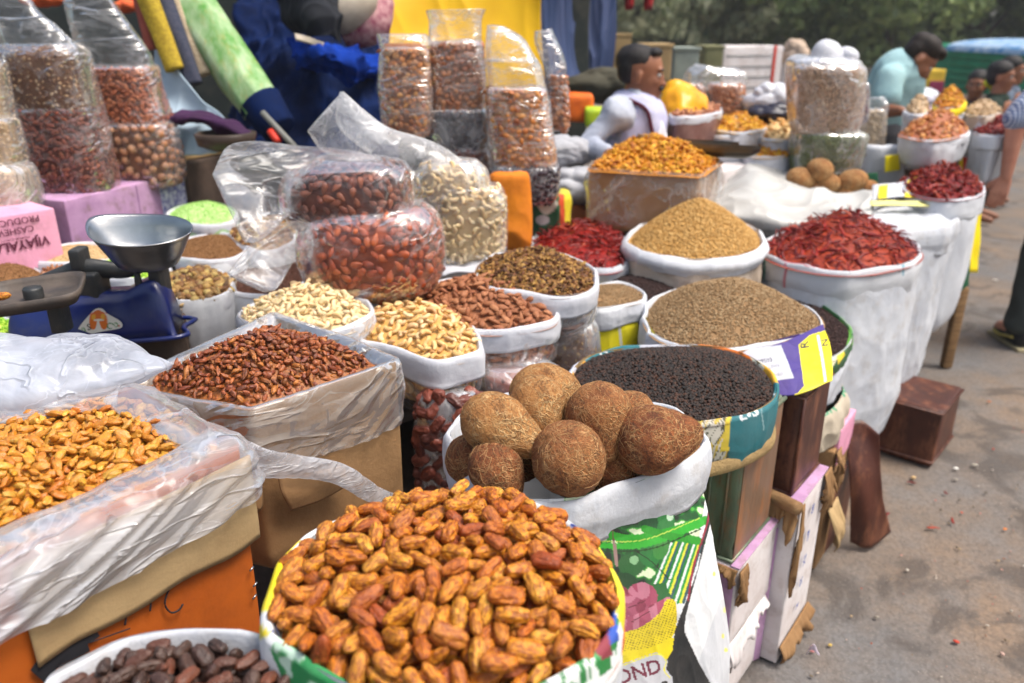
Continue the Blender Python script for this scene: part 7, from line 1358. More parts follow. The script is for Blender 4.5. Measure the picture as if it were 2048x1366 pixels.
t = thing('green_tag', 'lime label hanging on the tray rim', 'label', Q(1895, 292, 4.7)); ppanel(t, [[Q(1876, 280, 4.75), Q(1914, 276, 4.75)], [Q(1880, 298, 4.7), Q(1914, 294, 4.7)]], mat('lime_label', (.6, .75, .02)), 'label_card')
farsack('white sack of maroon pieces at the right edge beyond the dark crate', [(1948, 262), (1980, 248), (2020, 250), (2030, 262), (1990, 272)], 1.1, .85, M_whitec, M_whitec, I_chil, 'maroon pieces in the far right sack', 'maroon_pieces', .05, 113, .06)
fb(1950, 2020, 300, 400, 5.6, M_woodd, 'crate', 'dark crate under the maroon sack', 'crate', .5)
t = thing('open_sack', 'white green and yellow open sack left of the dark crate', 'sack', Q(1760, 330, 4.0)); L = outline_loft([(290, 1735, 1800), (300, 1728, 1805), (350, 1725, 1800), (370, 1730, 1790)], 4.0, 50, .7, 40); mk('sack_body', *loft(wrinkled(L, .03, 9, 3), True, True, True), M_whitec, t)
ppanel(t, [[Q(1770, 312, 3.78), Q(1798, 308, 3.82)], [Q(1770, 345, 3.78), Q(1800, 340, 3.82)]], M_yelp); ppanel(t, [[Q(1712, 348, 3.72), Q(1755, 345, 3.72)], [Q(1715, 372, 3.70), Q(1758, 375, 3.70)]], mat('dgreen', (.01, .09, .04)))
lump('jaggery_lump', 'orange brown lump on the green and yellow open sack', Q(1735, 305, 4.0), (.05, .04, .03), mat('jaggery', (.5, .22, .05)), 4, 'lump')
fb(1770, 1830, 222, 262, 5.2, mat('lilac_white', (.62, .62, .72)), 'storage_box', 'white lilac tub right of the cream grain bag', 'tub', .4)
fb(1775, 1800, 218, 226, 5.0, mat('mint_lid', (.2, .55, .4)), 'lid', 'mint green lid on the lilac tub', 'lid', .2)
fb(1838, 1850, 228, 236, 5.0, mat('navy_box', (.03, .04, .18)), 'small_box', 'small navy box on the goods', 'box', .1)
t = thing('pink_sheet', 'pale pink plastic spread under the far bags', 'sheet', Q(1900, 240, 6)); ppanel(t, [[Q(1860, 212, 6.8), Q(1960, 215, 6.8)], [Q(1850, 250, 5.6), Q(1970, 255, 5.6)]], mat('pink_plastic', (.68, .45, .62), (.6, .38, .55), .4), 'plastic')
farsack('far sack with tan folded top and peanuts', [(1925, 225), (1950, 213), (1990, 212), (2000, 222), (1970, 232)], 1.17, .95, M_whitec, M_tan, I_pale, 'peanuts in the far tan sack', 'far_peanuts', .05, 114, .05)
farsack('far white bag of golden snack by the pink sheet', [(1870, 205), (1895, 196), (1925, 200), (1925, 210), (1890, 215)], 1.22, 1.05, M_whitec, M_yelp, I_yel, 'golden snack by the pink sheet', 'golden_snack', .08, 115, .03)
farsack('far open bag of tan grain beside the lilac tub', [(1812, 220), (1830, 208), (1855, 212), (1855, 224), (1830, 228)], 1.2, 1.05, M_whitec, M_whitec, I_pale, 'tan grain beside the lilac tub', 'tan_grain', .06, 116, .03)
lump('white_bundle', 'white bundle in the far right background', Q(1830, 200, 7), (.2, .16, .10), M_whitec, 9, 'bundle')
for i, (x0, x1, y0, y1, Y, c_, lb) in enumerate([(1805, 1842, 145, 190, 9, (.8, .62, .03), 'yellow printed carton left of the small white child'), (1858, 1892, 140, 185, 9, (.75, .5, .05), 'yellow and maroon carton near the green truck')]):
    t = fb(x0, x1, y0, y1, Y, mat('yc%d' % i, c_), 'yellow_carton', lb, 'carton', .4); (Vf, Ff), *_ = boxat(Q(x0+3, y0+22, Y-.01), Q(x1-3, y0+22, Y-.01), (0, 1, 0), .012, .12, .002, 0, 5); mk('maroon_print', Vf, Ff, mat('maroonp', (.3, .04, .1)), t)
slab('far_table', 'wooden table of the far stall on the right', [(2.6, 4.9), (3.05, 5.1), (5.2, 8.5), (3.6, 9)], .93, .04, M_woodd)
for x, y in [(2.75, 5.1), (2.95, 5.7), (4.9, 8.3), (3.7, 8.6)]:
    V, F = rbox((.07, .07, .9), .004, 2); mk('table_leg', V+np.array([x, y, .45]), F, M_woodd, None, label='square leg holding up the far stall table', cat='post', group='posts under the far table')
# hanging part of the printed sack at the street corner
t = thing('hanging_sack', 'white, green and yellow printed sack hanging on the street corner behind the tallest sack', 'sack', Q(1945, 480, 3.6)); ppanel(t, [[Q(1905, 435, 3.5), Q(1945, 425, 3.6)], [Q(1905, 530, 3.5), Q(1935, 545, 3.6)]], M_whitec, 'white_cloth'); ppanel(t, [[Q(1943, 430, 3.6), Q(1962, 425, 3.65)], [Q(1936, 545, 3.6), Q(1955, 545, 3.65)]], M_yelp); ppanel(t, [[Q(1920, 540, 3.55), Q(1940, 520, 3.58)], [Q(1918, 585, 3.55), Q(1938, 570, 3.58)]], mat('dgreen'))
V, F = rbox((.045, .045, .42), .004, 2); mk('wooden_post', V+P(1908, 655, .21), F, M_wood, None, label='wooden post of the stall corner behind the tallest white sack', cat='post')

# ---------------------------------------------------------------- green truck
M_tg = mat('green_paint', (.01, .24, .12), (.01, .18, .09), .5, 4, .2, 20); M_tbl = mat('blue_canopy', (.03, .2, .45), (.5, .6, .7), .6, 6)
t = thing('green_truck', 'green three wheeled goods truck with blue trimmed canopy', 'truck', [7.6, 12.5, 0])
a = Q(1893, 100, 14.9); x0 = a[0]; zb_ = .30
for k in range(7): V, F = xf(rbox((.06, 2.3, .105), .02, 3), (x0+.03, 13.65, zb_+.09+k*.12)); mk('side_rail', V, F, M_tg, t)
V, F = xf(rbox((2.0, .06, .86), .01, 3), (x0+1.05, 12.5, zb_+.45)); mk('back_panel', V, F, M_tg, t)
for k in range(6): V, F = xf(rbox((1.95, .05, .05), .015, 3), (x0+1.05, 12.46, zb_+.12+k*.14)); mk('panel_rib', V, F, mat('green_light', (.03, .4, .22)), t)
th = np.linspace(0, math.pi, 20); L = np.array([np.stack([x0+1.05-1.08*np.cos(th), y+0*th, zb_+.88+.20*np.sin(th)**.6], -1) for y in (12.4, 14.9)]); V, F = loft(L, False); mk('canopy', V, F, M_tbl, t)
V, F = xf(rbox((1.8, 1.3, .95), .12, 4), (x0+1.05, 15.6, .8)); mk('cab', V, F, M_tg, t); V, F = xf(rbox((2.0, 2.4, .1), .02, 3), (x0+1.05, 13.7, .28)); mk('bed', V, F, M_woodd, t)
for x, y in ((x0+.15, 13.2), (x0+1.95, 13.2), (x0+1.05, 15.9)):
    th = np.linspace(0, 2*math.pi, 28, endpoint=False); pr = [(.08, -.07), (.19, -.08), (.21, -.05), (.21, .05), (.19, .08), (.08, .07)]; L = np.array([np.stack([x+w_+0*th, y+r*np.cos(th), .21+r*np.sin(th)], -1) for r, w_ in pr]); w_o = mk('wheel', *loft(L, True, True, True), mat('rubber', (.02, .02, .02)), t)
# ---------------------------------------------------------------- trees beyond the street
def tree(x, y, h, r, seed, label, cols, nl=7000, low=.25, name='tree'):
    rg = np.random.RandomState(seed); t = thing(name, label, 'tree', [x, y, 0], 'trees beyond the street'); parts = [tube([[x, y, -.1], [x+.1, y, h*.25], [x-.1*rg.rand(), y+.1, h*.55]], [.22, .16, .09], 12, 16)]
    ends = []
    for k in range(9):
        a = rg.uniform(0, 6.28); z0 = h*rg.uniform(.12, .5); e = np.array([x+math.cos(a)*r*rg.uniform(.4, .8), y+math.sin(a)*r*rg.uniform(.4, .8), z0+h*rg.uniform(.02, .35)]); ends.append(e); parts.append(tube([[x, y, z0], (np.array([x, y, z0])+e)/2+[0, 0, .2], e], [.08, .05, .02], 8, 10))
    V, F = join(parts); mk('trunk', V, F, M_bark, t)
    cl = []; 
    for k in range(60):
        a = rg.uniform(0, 6.28); q = rg.uniform(0, 1)**.5; zz = rg.uniform(low*.3, 1); rr = r*q*(.55+.6*math.sin(math.pi*min(max(zz, .12), .95))); cl.append([x+rr*math.cos(a), y+rr*math.sin(a), h*zz, rg.uniform(.25, .6)*r*.55])
    cl = np.array(cl); w = rg.randint(0, len(cl), nl); d = rg.normal(size=(nl, 3)); d /= np.linalg.norm(d, axis=1)[:, None]; pos = cl[w, :3]+d*(cl[w, 3:4]*rg.uniform(.5, 1, (nl, 1))**.5)*np.array([1, 1, .7]); pos[:, 2] = np.maximum(pos[:, 2], .05)
    s = .17; lf = (np.array([[-s, 0, 0], [0, -s*.45, s*.1], [s, 0, 0], [0, s*.45, s*.1]]), [np.array([[0, 1, 2, 3]])]); nn = d+rg.normal(size=d.shape)*.6; nn /= np.linalg.norm(nn, axis=1)[:, None]
    M = frame(nn, rg.uniform(0, 6.28, nl))*rg.uniform(.6, 1.4, nl)[:, None, None]; mk('crown', *instances([lf], pos, M), cols, t, smooth=False)
M_bark = mat('bark_brown', (.10, .075, .055), (.06, .045, .035), .9, 6, .8, 20)
def leafm(n, cs):
    m, nt, b, out = newmat(n); c = ramp(nt, randval(nt), [(i/(len(cs)-1), q) for i, q in enumerate(cs)]); co = coords(nt); n1 = nd(nt, 'TexNoise', i_Scale=.9, i_Detail=2.); nt.links.new(co, n1.inputs[0]); c = mixc(nt, ramp(nt, n1.outputs[0], [(.4, 0.), (.6, .6)]), c, cs[-1]); nt.links.new(c, b.inputs['Base Color']); b.inputs['Roughness'].default_value = .6
    tr = nd(nt, 'BsdfTranslucent'); nt.links.new(c, tr.inputs[0]); mx = nd(nt, 'MixShader'); mx.inputs[0].default_value = .25; nt.links.new(b.outputs[0], mx.inputs[1]); nt.links.new(tr.outputs[0], mx.inputs[2]); nt.links.new(mx.outputs[0], out.inputs[0]); return m
LM1 = leafm('leaf_dark', [(.10, .15, .06), (.17, .24, .09), (.26, .33, .13), (.09, .12, .06)]); LM2 = leafm('leaf_mid', [(.17, .24, .07), (.25, .34, .10), (.36, .44, .15), (.13, .18, .08)]); LM3 = leafm('leaf_grey', [(.26, .28, .16), (.20, .23, .11), (.38, .38, .24), (.15, .17, .09)])
for i, (x, y, h, r, mm, lb) in enumerate([(3.2, 22, 6, 3.0, LM3, 'greyish green tree behind the white slatted box'), (6.5, 24, 6.5, 3.2, LM2, 'yellow green tree left of the huge beige bag'), (10.0, 23, 6.5, 3.2, LM2, 'mid green tree above the huge beige bag'), (13.5, 25, 7, 3.4, LM1, 'dark green tree behind the bending man'), (17.2, 24, 6.5, 3.3, LM1, 'dark tree left of the green truck'), (20.5, 26, 7, 3.4, LM3, 'grey green tree above the green truck'), (0, 25, 6, 3, LM1, 'dark tree mostly hidden by the curtain'), (8.5, 30, 8, 4.2, LM1, 'big dark tree in the second row, centre'), (15.5, 31, 8, 4.5, LM1, 'big dark tree in the second row, right'), (23.5, 31, 8, 4.5, LM1, 'big dark tree in the second row, furthest right')]):
    tree(x, y, h, r, i+1, lb, mm, 10000 if i < 6 else 6000)
V_ = xf(rbox((60, .3, 1.5), .01, 6, 0), (16, 34, .75)); mk('far_wall', *V_, mat('far_wall', (.22, .2, .17), (.16, .15, .12), .9, 1), None, label='low dusty wall behind the trees', cat='wall')

# hazy air: pale, even, closed box round the camera and everything below the sky
V_ = np.array([[x, y, z] for x in (-70, 70) for y in (-12, 170) for z in (-1.2, 12)], float)
m, nt, b, out = newmat('haze_air'); nt.nodes.remove(b); pv = nd(nt, 'VolumePrincipled'); pv.inputs['Color'].default_value = (.85, .88, .9, 1); pv.inputs['Density'].default_value = .002; nt.links.new(pv.outputs[0], out.inputs['Volume'])
hz = mk('haze', V_, [np.array([[0, 1, 3, 2], [4, 6, 7, 5], [0, 4, 5, 1], [2, 3, 7, 6], [0, 2, 6, 4], [1, 5, 7, 3]])], m, None, smooth=False, kind='stuff')
# ---------------------------------------------------------------- people
def cap_(p0, r0, p1, r1): 
    p0, p1 = np.asarray(p0, float), np.asarray(p1, float); return join([tube([p0, p1], [r0, r1], 16, 6), xf(ellip(r0, r0, r0, 14, 10), p0), xf(ellip(r1, r1, r1, 14, 10), p1)])
def voxel(name, parts, vs, m, parent=None, origin=None, it=3, fac=.5, **tg):
    V, F = join(parts); me = meshd(name, V, F); ob = bpy.data.objects.new('v', me); link(ob)
    md = ob.modifiers.new('r', 'REMESH'); md.mode = 'VOXEL'; md.voxel_size = vs; md.use_smooth_shade = True; ms = ob.modifiers.new('s', 'SMOOTH'); ms.iterations = it; ms.factor = fac
    dg = bpy.context.evaluated_depsgraph_get(); m2 = bpy.data.meshes.new_from_object(ob.evaluated_get(dg)); bpy.data.objects.remove(ob); n = len(m2.vertices); W = np.empty(n*3); m2.vertices.foreach_get('co', W); W = W.reshape(-1, 3)
    fs = {}; 
    for p in m2.polygons: fs.setdefault(len(p.vertices), []).append(p.vertices[:])
    bpy.data.meshes.remove(m2); return mk(name, W, [np.array(v) for v in fs.values()], m, parent, origin=origin, **tg)
def basis(fwd, up):
    x = np.array(fwd, float); x /= np.linalg.norm(x); z = np.array(up, float); z -= x*(z@x); z /= np.linalg.norm(z); return np.stack([x, np.cross(z, x), z], 1)
def headp(c, B, s=1.0, stache=False):
    """skull, face, jaw, nose, lips, brows, ears: x forwards, y to the left, z up"""
    c = np.asarray(c); q = lambda a, b_, d, p, r=(0, 0, 0): xf(ellip(a*s, b_*s, d*s, 24, 16), c+B @ (np.array(p)*s), M=B @ rotm(*r))
    return [q(.098, .076, .088, (-.012, 0, .035)), q(.070, .062, .085, (.022, 0, -.02)), q(.045, .045, .030, (.040, 0, -.085)), q(.026, .022, .018, (.066, 0, -.092)), q(.013, .012, .030, (.090, 0, -.012), (0, -.25, 0)), q(.016, .017, .012, (.098, 0, -.030)),
            q(.012, .052, .012, (.080, 0, .030)), q(.012, .026, .007, (.086, 0, -.056)), q(.011, .024, .007, (.084, 0, -.068)), q(.020, .018, .022, (.062, .036, -.02)), q(.020, .018, .022, (.062, -.036, -.02)), q(.018, .008, .030, (-.008, .079, -.01), (0, .2, .3)), q(.018, .008, .030, (-.008, -.079, -.01), (0, .2, -.3))]
def face_bits(o, c, B, s, hair, stache=False):
    c = np.asarray(c); q = lambda a, b_, d, p, r=(0, 0, 0): xf(ellip(a*s, b_*s, d*s, 16, 10), c+B @ (np.array(p)*s), M=B @ rotm(*r))
    for sg in (1, -1):
        mk('eye', *q(.011, .012, .009, (.076, sg*.030, .008)), M_eye, o); mk('iris', *q(.004, .0055, .0055, (.0855, sg*.030, .008)), M_iris, o)
        mk('eyebrow', *q(.006, .022, .0045, (.088, sg*.032, .030), (0, 0, sg*.2)), hair, o)
    if stache: mk('moustache', *join([q(.012, .018, .010, (.094, .016, -.046), (sg_*.3, 0, 0)) for sg_ in (-1,)]+[q(.012, .018, .010, (.094, -.016, -.046), (.3, 0, 0))]), hair, o)
def hand(wr, d, palmn, side, curl=.35, s=1.0):
    """palm, four fingers of different lengths and a thumb leaving the side; d along the hand, palmn out of the palm, side towards the thumb"""
    wr, d, n, t = map(lambda v: np.asarray(v, float), (wr, d, palmn, side)); d = d/np.linalg.norm(d); n = n-d*(n@d); n /= np.linalg.norm(n); t = t-d*(t@d)-n*(t@n); t /= np.linalg.norm(t); P_ = []
    k = wr+d*.085*s
    for i, (o, L_) in enumerate([(.030, .072), (.010, .080), (-.010, .074), (-.029, .058)]):
        b0 = wr+d*.02*s+t*o*.6*s; b = k+t*o*s; P_.append(cap_(b0, .015*s, b, .0125*s)); p = b; a = curl*(.6+.12*i)
        for j, f in enumerate((.45, .31, .24)):
            dd = d*math.cos(a)+n*math.sin(a); e = p+dd*L_*f*s; P_.append(cap_(p, (.0100-.0012*j)*s, e, (.0090-.0012*j)*s)); p = e; a += curl
    b = wr+d*.025*s+t*.022*s; e = b+(d*.65+t*.65+n*.25)*.042*s; P_.append(cap_(b, .014*s, e, .0115*s)); e2 = e+(d*.9+t*.25+n*.35)*.032*s; P_.append(cap_(e, .011*s, e2, .009*s)); P_.append(cap_(e2, .009*s, e2+(d+n*.3)*.018*s, .0075*s)); return P_
M_skin = mat('skin_brown', (.30, .125, .065), (.22, .085, .045), .5, 12, .15, 90, spec=.4); M_skinl = mat('skin_light', (.58, .27, .18), (.5, .2, .13), .5, 12, .15, 90, spec=.4)
M_hair = mat('black_hair', (.010, .009, .010), (.02, .016, .016), .55, 60, .6, 200, stretch=(1, 1, 4)); M_hairb = mat('brown_hair', (.022, .012, .009), (.012, .008, .006), .6, 60, .6, 200)
M_eye = mat('eye_white', (.7, .66, .6), rough=.3); M_iris = mat('iris', (.02, .012, .01), rough=.2)
M_kurta = mat('pale_shirt', (.44, .47, .54), (.32, .35, .44), .85, 7, .35, 60); M_vest = mat('lavender_knit', (.42, .42, .62), (.52, .52, .68), .9, 10, .4, 120); M_tee = mat('mint_tee', (.34, .52, .54), (.28, .46, .49), .85, 5, .3, 50)
M_towel = mat('white_towel', (.74, .74, .8), (.66, .66, .74), .95, 20, .5, 200)
# seated vendor
Y0 = 3.75; c = Q(1283, 150, Y0); B = basis((.97, -.22, -.08), (.0, 0, 1)); hips = Q(1255, 385, Y0); chest = Q(1262, 245, Y0); nk = Q(1270, 200, Y0)
rs, re, rh = Q(1232, 228, 3.60), Q(1172, 288, 3.55), Q(1238, 318, 3.36); ls, le, lh = Q(1288, 222, 3.92), Q(1306, 290, 3.95), Q(1350, 320, 3.7)
kn1, kn2 = hips+np.array([.30, -.22, -.05]), hips+np.array([.30, .25, -.05]); ft1, ft2 = hips+np.array([.02, -.20, -.10]), hips+np.array([.05, .2, -.10])
parts = headp(c, B, 1.02)+[cap_(c+np.array([-.02, 0, -.07]), .055, nk, .06), cap_(nk, .06, chest, .12), cap_(rs, .055, ls, .055), cap_(chest, .13, hips, .14), cap_(rs, .045, re, .034), cap_(re, .034, rh, .027), cap_(ls, .045, le, .034), cap_(le, .034, lh, .027), cap_(hips+[0, -.08, 0], .09, kn1, .065), cap_(hips+[0, .08, 0], .09, kn2, .065), cap_(kn1, .06, ft1, .04), cap_(kn2, .06, ft2, .04)]
parts += hand(rh, (.9, .35, -.2), (0, .2, -1), (.2, .9, .2), .4)+hand(lh, (.9, -.2, -.3), (0, -.3, -1), (.2, -.9, .2), .4)
p = voxel('person', parts, .007, M_skin, None, hips, 3, label='man with black hair and moustache in pale shirt and towel, sitting in profile facing right', cat='person')
face_bits(p, c, B, 1.02, M_hair, True)
hq = lambda a, b_, d, o: xf(ellip(a, b_, d, 24, 16, None, .04, 60, 3), c+B @ np.array(o), M=B)
voxel('hair', [hq(.094, .080, .072, (-.030, 0, .058)), hq(.058, .078, .070, (-.056, 0, .022)), hq(.032, .06, .022, (.048, 0, .100)), hq(.02, .079, .028, (.012, 0, .052))], .008, M_hair, p, it=2)
sh = [cap_(nk+[-.01, 0, -.02], .085, chest, .142), cap_(chest, .146, hips, .155), cap_(rs, .075, ls, .075), cap_(rs, .064, (rs+re)/2, .050), cap_((rs+re)/2, .050, re, .046), cap_(re, .045, re*.4+rh*.6, .037), cap_(ls, .074, le, .060), cap_(le, .058, le*.4+lh*.6, .046)]
def crease(o, amp, f, seed, d=(1, 1, 1)):
    me = o.data; n = len(me.vertices); V = np.empty(n*3); me.vertices.foreach_get('co', V); V = V.reshape(-1, 3); N = np.empty(n*3); me.vertices.foreach_get('normal', N); N = N.reshape(-1, 3); V = V+N*(wr(V*np.array(d), f, seed)*amp)[:, None]; me.vertices.foreach_set('co', V.ravel()); me.update()
o = voxel('shirt', sh, .010, M_kurta, p, it=4); crease(o, .013, 16, 3)
o = voxel('knit_vest', [cap_(nk+[-.01, 0, -.06], .10, chest+[.01, 0, 0], .152), cap_(chest+[.01, 0, 0], .156, hips+[.0, 0, .05], .165)], .010, M_vest, p, it=4); crease(o, .006, 16, 5)
V, F = sheet([[nk+np.array(q) for q in r] for r in [[(-.06, -.02, .02), (-.03, -.10, .01), (.03, -.135, -.03), (.06, -.14, -.12), (.10, -.155, -.24), (.13, -.16, -.36)], [(-.02, -.02, .03), (.02, -.07, .01), (.08, -.10, -.03), (.125, -.11, -.12), (.16, -.12, -.24), (.19, -.12, -.36)]]], 14, 40, .008, 20, 4, .008); mk('towel', V, F, M_towel, p)
V, F = tube([nk+np.array(q) for q in [(-.06, -.04, .02), (-.03, -.115, .005), (.03, -.15, -.03), (.06, -.16, -.12), (.10, -.172, -.24), (.13, -.178, -.36)]], .009, 8, 30); mk('towel_border', V, F, mat('maroon_border', (.10, .02, .04), rough=.9), p)
V, F = tube([nk+np.array(q) for q in [(-.02, .03, .03), (.03, .09, .0), (.08, .10, -.06), (.13, .07, -.2), (.16, .03, -.36)]], [.03, .04, .045, .05, .05], 12, 30, flat=.4); mk('towel', V, F, M_towel, p)
# bending man in mint shirt
Y0 = 4.9; c = Q(1836, 122, Y0-.05); B = basis((.72, -.25, -.62), (.62, 0, .78)); sh_ = Q(1793, 150, Y0); hips = Q(1752, 262, Y0+.1)
rs, re, rh = Q(1780, 155, Y0-.17), Q(1768, 222, Y0-.22), Q(1802, 222, Y0-.36); ls, le, lh = Q(1812, 150, Y0+.2), Q(1825, 225, Y0+.2), Q(1845, 250, Y0-.1)
hp_ = np.array(hips); kn = lambda s: np.array([hp_[0]+.05, hp_[1]+s*.12, .50]); ft = lambda s: np.array([hp_[0]+.0, hp_[1]+s*.13, .07])
parts = headp(c, B)+[cap_(c+B @ np.array([-.03, 0, -.06]), .055, sh_+[.03, 0, 0], .062), cap_(sh_, .11, hips, .13), cap_(rs, .055, ls, .055), cap_(rs, .05, re, .042), cap_(re, .042, rh, .028), cap_(ls, .05, le, .042), cap_(le, .042, lh, .028)]
for s in (-1, 1): parts += [cap_(hp_+[0, s*.09, 0], .10, kn(s), .062), cap_(kn(s), .06, ft(s), .045), cap_(ft(s), .045, ft(s)+[.17, 0, -.03], .035)]
parts += hand(rh, (.8, -.2, -.2), (0, .2, -1), (.3, .9, .2), .5)+hand(lh, (.7, -.5, -.3), (0, -.3, -1), (-.4, -.9, .2), .4)
p = voxel('person', parts, .009, M_skin, None, [hp_[0], hp_[1], 0], 3, label='young man in a mint green T-shirt bending over the far stall, looking down', cat='person')
face_bits(p, c, B, 1, M_hairb)
hq = lambda a, b_, d, o: xf(ellip(a, b_, d, 24, 16, None, .05, 60, 3), c+B @ np.array(o), M=B)
voxel('hair', [hq(.100, .090, .080, (-.022, 0, .070)), hq(.062, .082, .070, (-.055, 0, .025)), hq(.045, .07, .035, (.055, 0, .100)), hq(.03, .03, .03, (.02, .05, .12))], .009, M_hairb, p, it=2)
o = voxel('t_shirt', [cap_(sh_+[.035, 0, .0], .088, sh_, .135), cap_(sh_, .145, hips, .17), cap_(rs, .075, ls, .075), cap_(rs, .078, rs*.45+re*.55, .080), cap_(ls, .078, ls*.45+le*.55, .080), cap_(sh_+[.06, -.02, -.05], .10, hips+[.12, 0, .02], .12)], .012, M_tee, p, it=4); crease(o, .010, 10, 3, (1, 1, .5))
o = voxel('trousers', sum([[cap_(hp_+[0, s*.08, 0], .125, kn(s), .085), cap_(kn(s), .083, ft(s)+[0, 0, .06], .065)] for s in (-1, 1)], []), .012, mat('grey_trousers', (.06, .06, .07), rough=.9), p, it=4)
# walking man at the right edge: only his arm and leg are in the picture
foot = P(2052, 694, 0); X0, Y0 = foot[0]+.10, foot[1]; hp_ = np.array([X0, Y0, .95]); nk = np.array([X0+.02, Y0-.02, 1.50]); c = np.array([X0+.02, Y0+.01, 1.64]); B = basis((0.05, 1, 0), (0, 0, 1))
ls = np.array([X0-.19, Y0, 1.44]); le = Q(2036, 232, Y0-.02); lh = Q(2012, 352, Y0-.02); rs = np.array([X0+.21, Y0, 1.44]); re = rs+[.05, -.05, -.30]; rh = re+[0, .12, -.24]
k1 = np.array([X0-.12, Y0+.02, .52]); f1 = np.array([X0-.14, Y0+.02, .09]); k2 = np.array([X0+.13, Y0+.2, .53]); f2 = np.array([X0+.13, Y0+.10, .12])
parts = headp(c, B)+[cap_(c+[0, -.02, -.06], .058, nk, .062), cap_(nk, .065, nk-[0, 0, .15], .13), cap_(nk-[0, 0, .15], .14, hp_, .14), cap_(ls, .055, rs, .055), cap_(ls, .052, le, .043), cap_(le, .044, le*.6+lh*.4, .041), cap_(le*.6+lh*.4, .041, lh, .027), cap_(rs, .052, re, .043), cap_(re, .042, rh, .027),
         cap_(hp_-[.09, 0, 0], .10, k1, .06), cap_(k1, .058, f1, .04), cap_(f1, .04, f1+[0, .16, -.04], .035), cap_(hp_+[.09, 0, 0], .10, k2, .06), cap_(k2, .058, f2, .04), cap_(f2, .04, f2+[0, .15, -.06], .035)]
parts += hand(lh, (-.16, .06, -1), (.4, .8, 0), (-.45, .85, 0), .22, 1.05)+hand(rh, (0, .1, -1), (-1, 0, 0), (0, 1, 0), .35)
p = voxel('person', parts, .006, M_skinl, None, [X0, Y0, 0], 2, label='passer-by in checked shirt and dark trousers, only arm and leg showing at the right edge', cat='person')
voxel('hair', [xf(ellip(.10, .085, .08, 24, 16), c+B @ np.array([-.02, 0, .065]), M=B), xf(ellip(.06, .08, .08, 24, 16), c+B @ np.array([-.05, 0, .01]), M=B)], .009, M_hairb, p, it=2)
m, nt, b, out = newmat('checked_shirt'); co = coords(nt); cols_ = (.50, .56, .66)
w1 = nd(nt, 'TexWave', i_Scale=22., bands_direction='X'); w2 = nd(nt, 'TexWave', i_Scale=22., bands_direction='Z'); nt.links.new(co, w1.inputs[0]); nt.links.new(co, w2.inputs[0]); x_ = mixc(nt, ramp(nt, w1.outputs[1], [(.55, 0.), (.7, .8)]), (.52, .58, .68), (.06, .10, .26)); x_ = mixc(nt, ramp(nt, w2.outputs[1], [(.55, 0.), (.7, .7)]), x_, (.05, .09, .24)); nt.links.new(x_, b.inputs['Base Color']); b.inputs['Roughness'].default_value = .9
o = voxel('checked_shirt', [cap_(nk+[0, 0, -.02], .085, nk-[0, 0, .15], .155), cap_(nk-[0, 0, .15], .165, hp_, .17), cap_(ls, .078, rs, .078), cap_(ls, .080, ls*.1+le*.9+[0, 0, .0], .070), cap_(ls*.12+le*.88, .074, le+[0, 0, -.01], .068), cap_(rs, .08, re, .07)], .010, m, p, it=3); crease(o, .010, 14, 3)
o = voxel('trousers', [cap_(hp_-[.07, 0, 0], .14, k1, .095), cap_(k1, .095, f1+[0, 0, .05], .085), cap_(hp_+[.08, 0, 0], .14, k2, .095), cap_(k2, .095, f2+[0, 0, .05], .085)], .011, mat('dark_trousers', (.035, .042, .04), (.05, .058, .055), .9, 8, .4, 60), p, it=3); crease(o, .010, 10, 5)
for f_ in (f1, f2):
    V, F = voxel, None
    o = voxel('shoe', [cap_(f_+[0, -.03, -.045], .045, f_+[-.0, .17, -.055], .035), cap_(f_+[0, -.03, -.02], .05, f_+[0, .03, -.02], .05)], .008, mat('dark_shoe', (.015, .016, .02), rough=.5), p, it=2); V, F = xf(rbox((.09, .30, .022), .01, 3), f_+np.array([0, .06, -.088])); mk('shoe_sole', V, F, mat('tan_sole', (.35, .3, .18)), o)
    V, F = tube([f_+np.array([-.05, -.03, -.03]), f_+np.array([-.045, .10, -.06]), f_+np.array([-.03, .17, -.06])], .008, 8, 10); mk('shoe_stripe', V, F, mat('yellow_trim', (.55, .45, .12)), o)
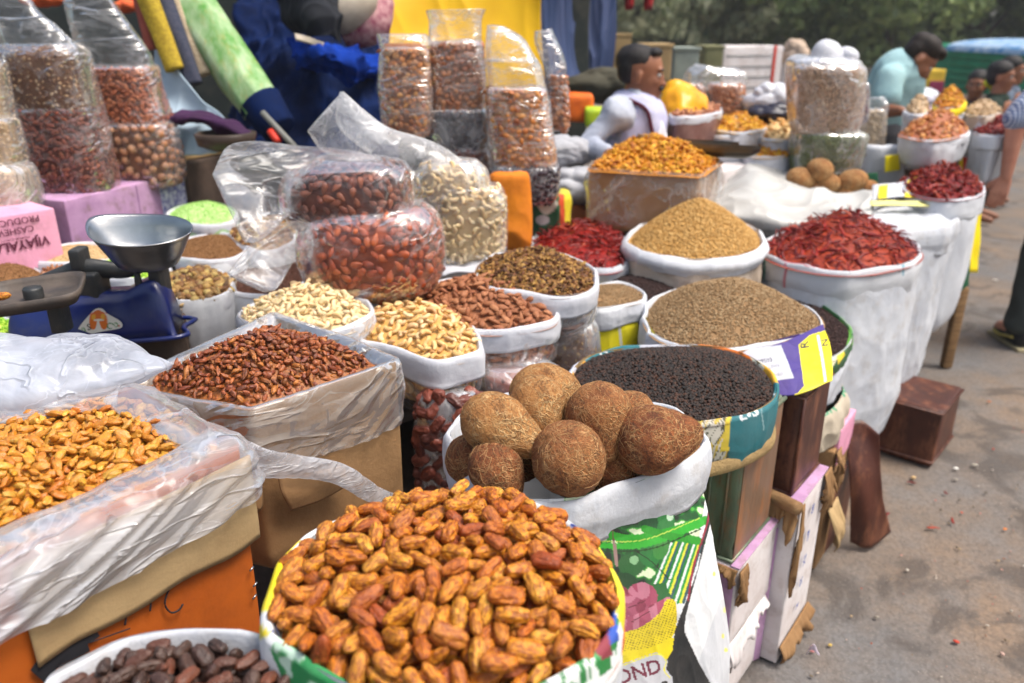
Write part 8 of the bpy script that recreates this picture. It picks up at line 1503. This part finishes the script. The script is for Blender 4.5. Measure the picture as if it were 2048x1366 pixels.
# three people in front of the green truck
def bystander(x, ytop, Y, h, shirt, label, hairm, fw, hat=0, sitting=0):
    t = Q(x, ytop, Y); X_, z1 = t[0], t[2]; B = basis(fw, (0, 0, 1)); c = np.array([X_, Y, z1-.13]); nk = c-[0, 0, .14]; hp = nk-[0, 0, .52]; s_ = B[:, 1]; parts = headp(c, B)
    parts += [cap_(c-[0, 0, .06], .055, nk, .06), cap_(nk-[0, 0, .1], .12, hp, .13), cap_(nk-[0, 0, .06]+s_*.17, .05, nk-[0, 0, .06]-s_*.17, .05)]; shp_ = [cap_(nk-[0, 0, .06], .10, hp, .165), cap_(nk-[0, 0, .07]+s_*.17, .07, nk-[0, 0, .07]-s_*.17, .07)]
    for sg in (1, -1):
        a = nk-[0, 0, .07]+s_*.19*sg; e = a-[0, 0, .27]+s_*.06*sg+B[:, 0]*.05; w = e+B[:, 0]*.20-s_*.08*sg+np.array([0, 0, .10]); parts += [cap_(a, .048, e, .04), cap_(e, .04, w, .027)]+hand(w, B[:, 0]*.8+np.array([0, 0, .4]), -s_*sg, np.array([0, 0, 1.]), .5); shp_ += [cap_(a, .068, a*.4+e*.6, .06)]
        k = hp+s_*.10*sg-[0, 0, hp[2]*.46]; f = np.array([k[0], k[1], .08]); parts += [cap_(hp+s_*.09*sg, .10, k, .06), cap_(k, .058, f, .04), cap_(f, .04, f+B[:, 0]*.16-[0, 0, .03], .03)]
    p = voxel('person', parts, .012, M_skin, None, [X_, Y, 0], 2, label=label, cat='person'); voxel('hair', [xf(ellip(.10, .085, .08, 20, 14), c+B @ np.array([-.02, 0, .06]), M=B), xf(ellip(.065, .083, .08, 20, 14), c+B @ np.array([-.05, 0, .01]), M=B)], .012, hairm, p, it=2)
    face_bits(p, c, B, 1, hairm); o = voxel('shirt', shp_, .014, shirt, p, it=3); crease(o, .008, 12, 3)
    voxel('trousers', sum([[cap_(hp+s_*.08*sg, .125, hp+s_*.10*sg-[0, 0, hp[2]*.46], .085), cap_(hp+s_*.10*sg-[0, 0, hp[2]*.46], .08, np.array([*(hp+s_*.10*sg)[:2], .12]), .065)] for sg in (1, -1)], []), .014, mat('dark_trousers'), p, it=3); return p
p = bystander(1960, 140, 7.2, 1.6, mat('navy_shirt', (.015, .03, .12), (.02, .06, .06), .9, 5), 'boy in navy and green top with a yellow scarf, facing the stalls', M_hair, (-.6, -.75, 0))
V, F = tube([Q(1975, 165, 7.0), Q(1985, 172, 7.1), Q(1990, 182, 7.25)], [.03, .035, .03], 10, 12); mk('yellow_scarf', V, F, mat('neon_yellow', (.7, .75, .03)), p)
bystander(2010, 122, 6.9, 1.7, mat('dark_green_shirt', (.015, .035, .02), (.01, .02, .015), .9, 5), 'person in dark green clothes standing right of the boy', M_hair, (.7, -.6, 0))
bystander(2032, 112, 7.6, 1.7, mat('grey_blue_shirt', (.12, .16, .22), (.08, .1, .14), .9, 5), 'person in grey blue top behind the dark green one', M_hair, (.6, -.5, 0))
bystander(1848, 145, 11, 1.7, M_whitec, 'distant person in a white shirt between the yellow cartons', M_hair, (0, -1, 0))
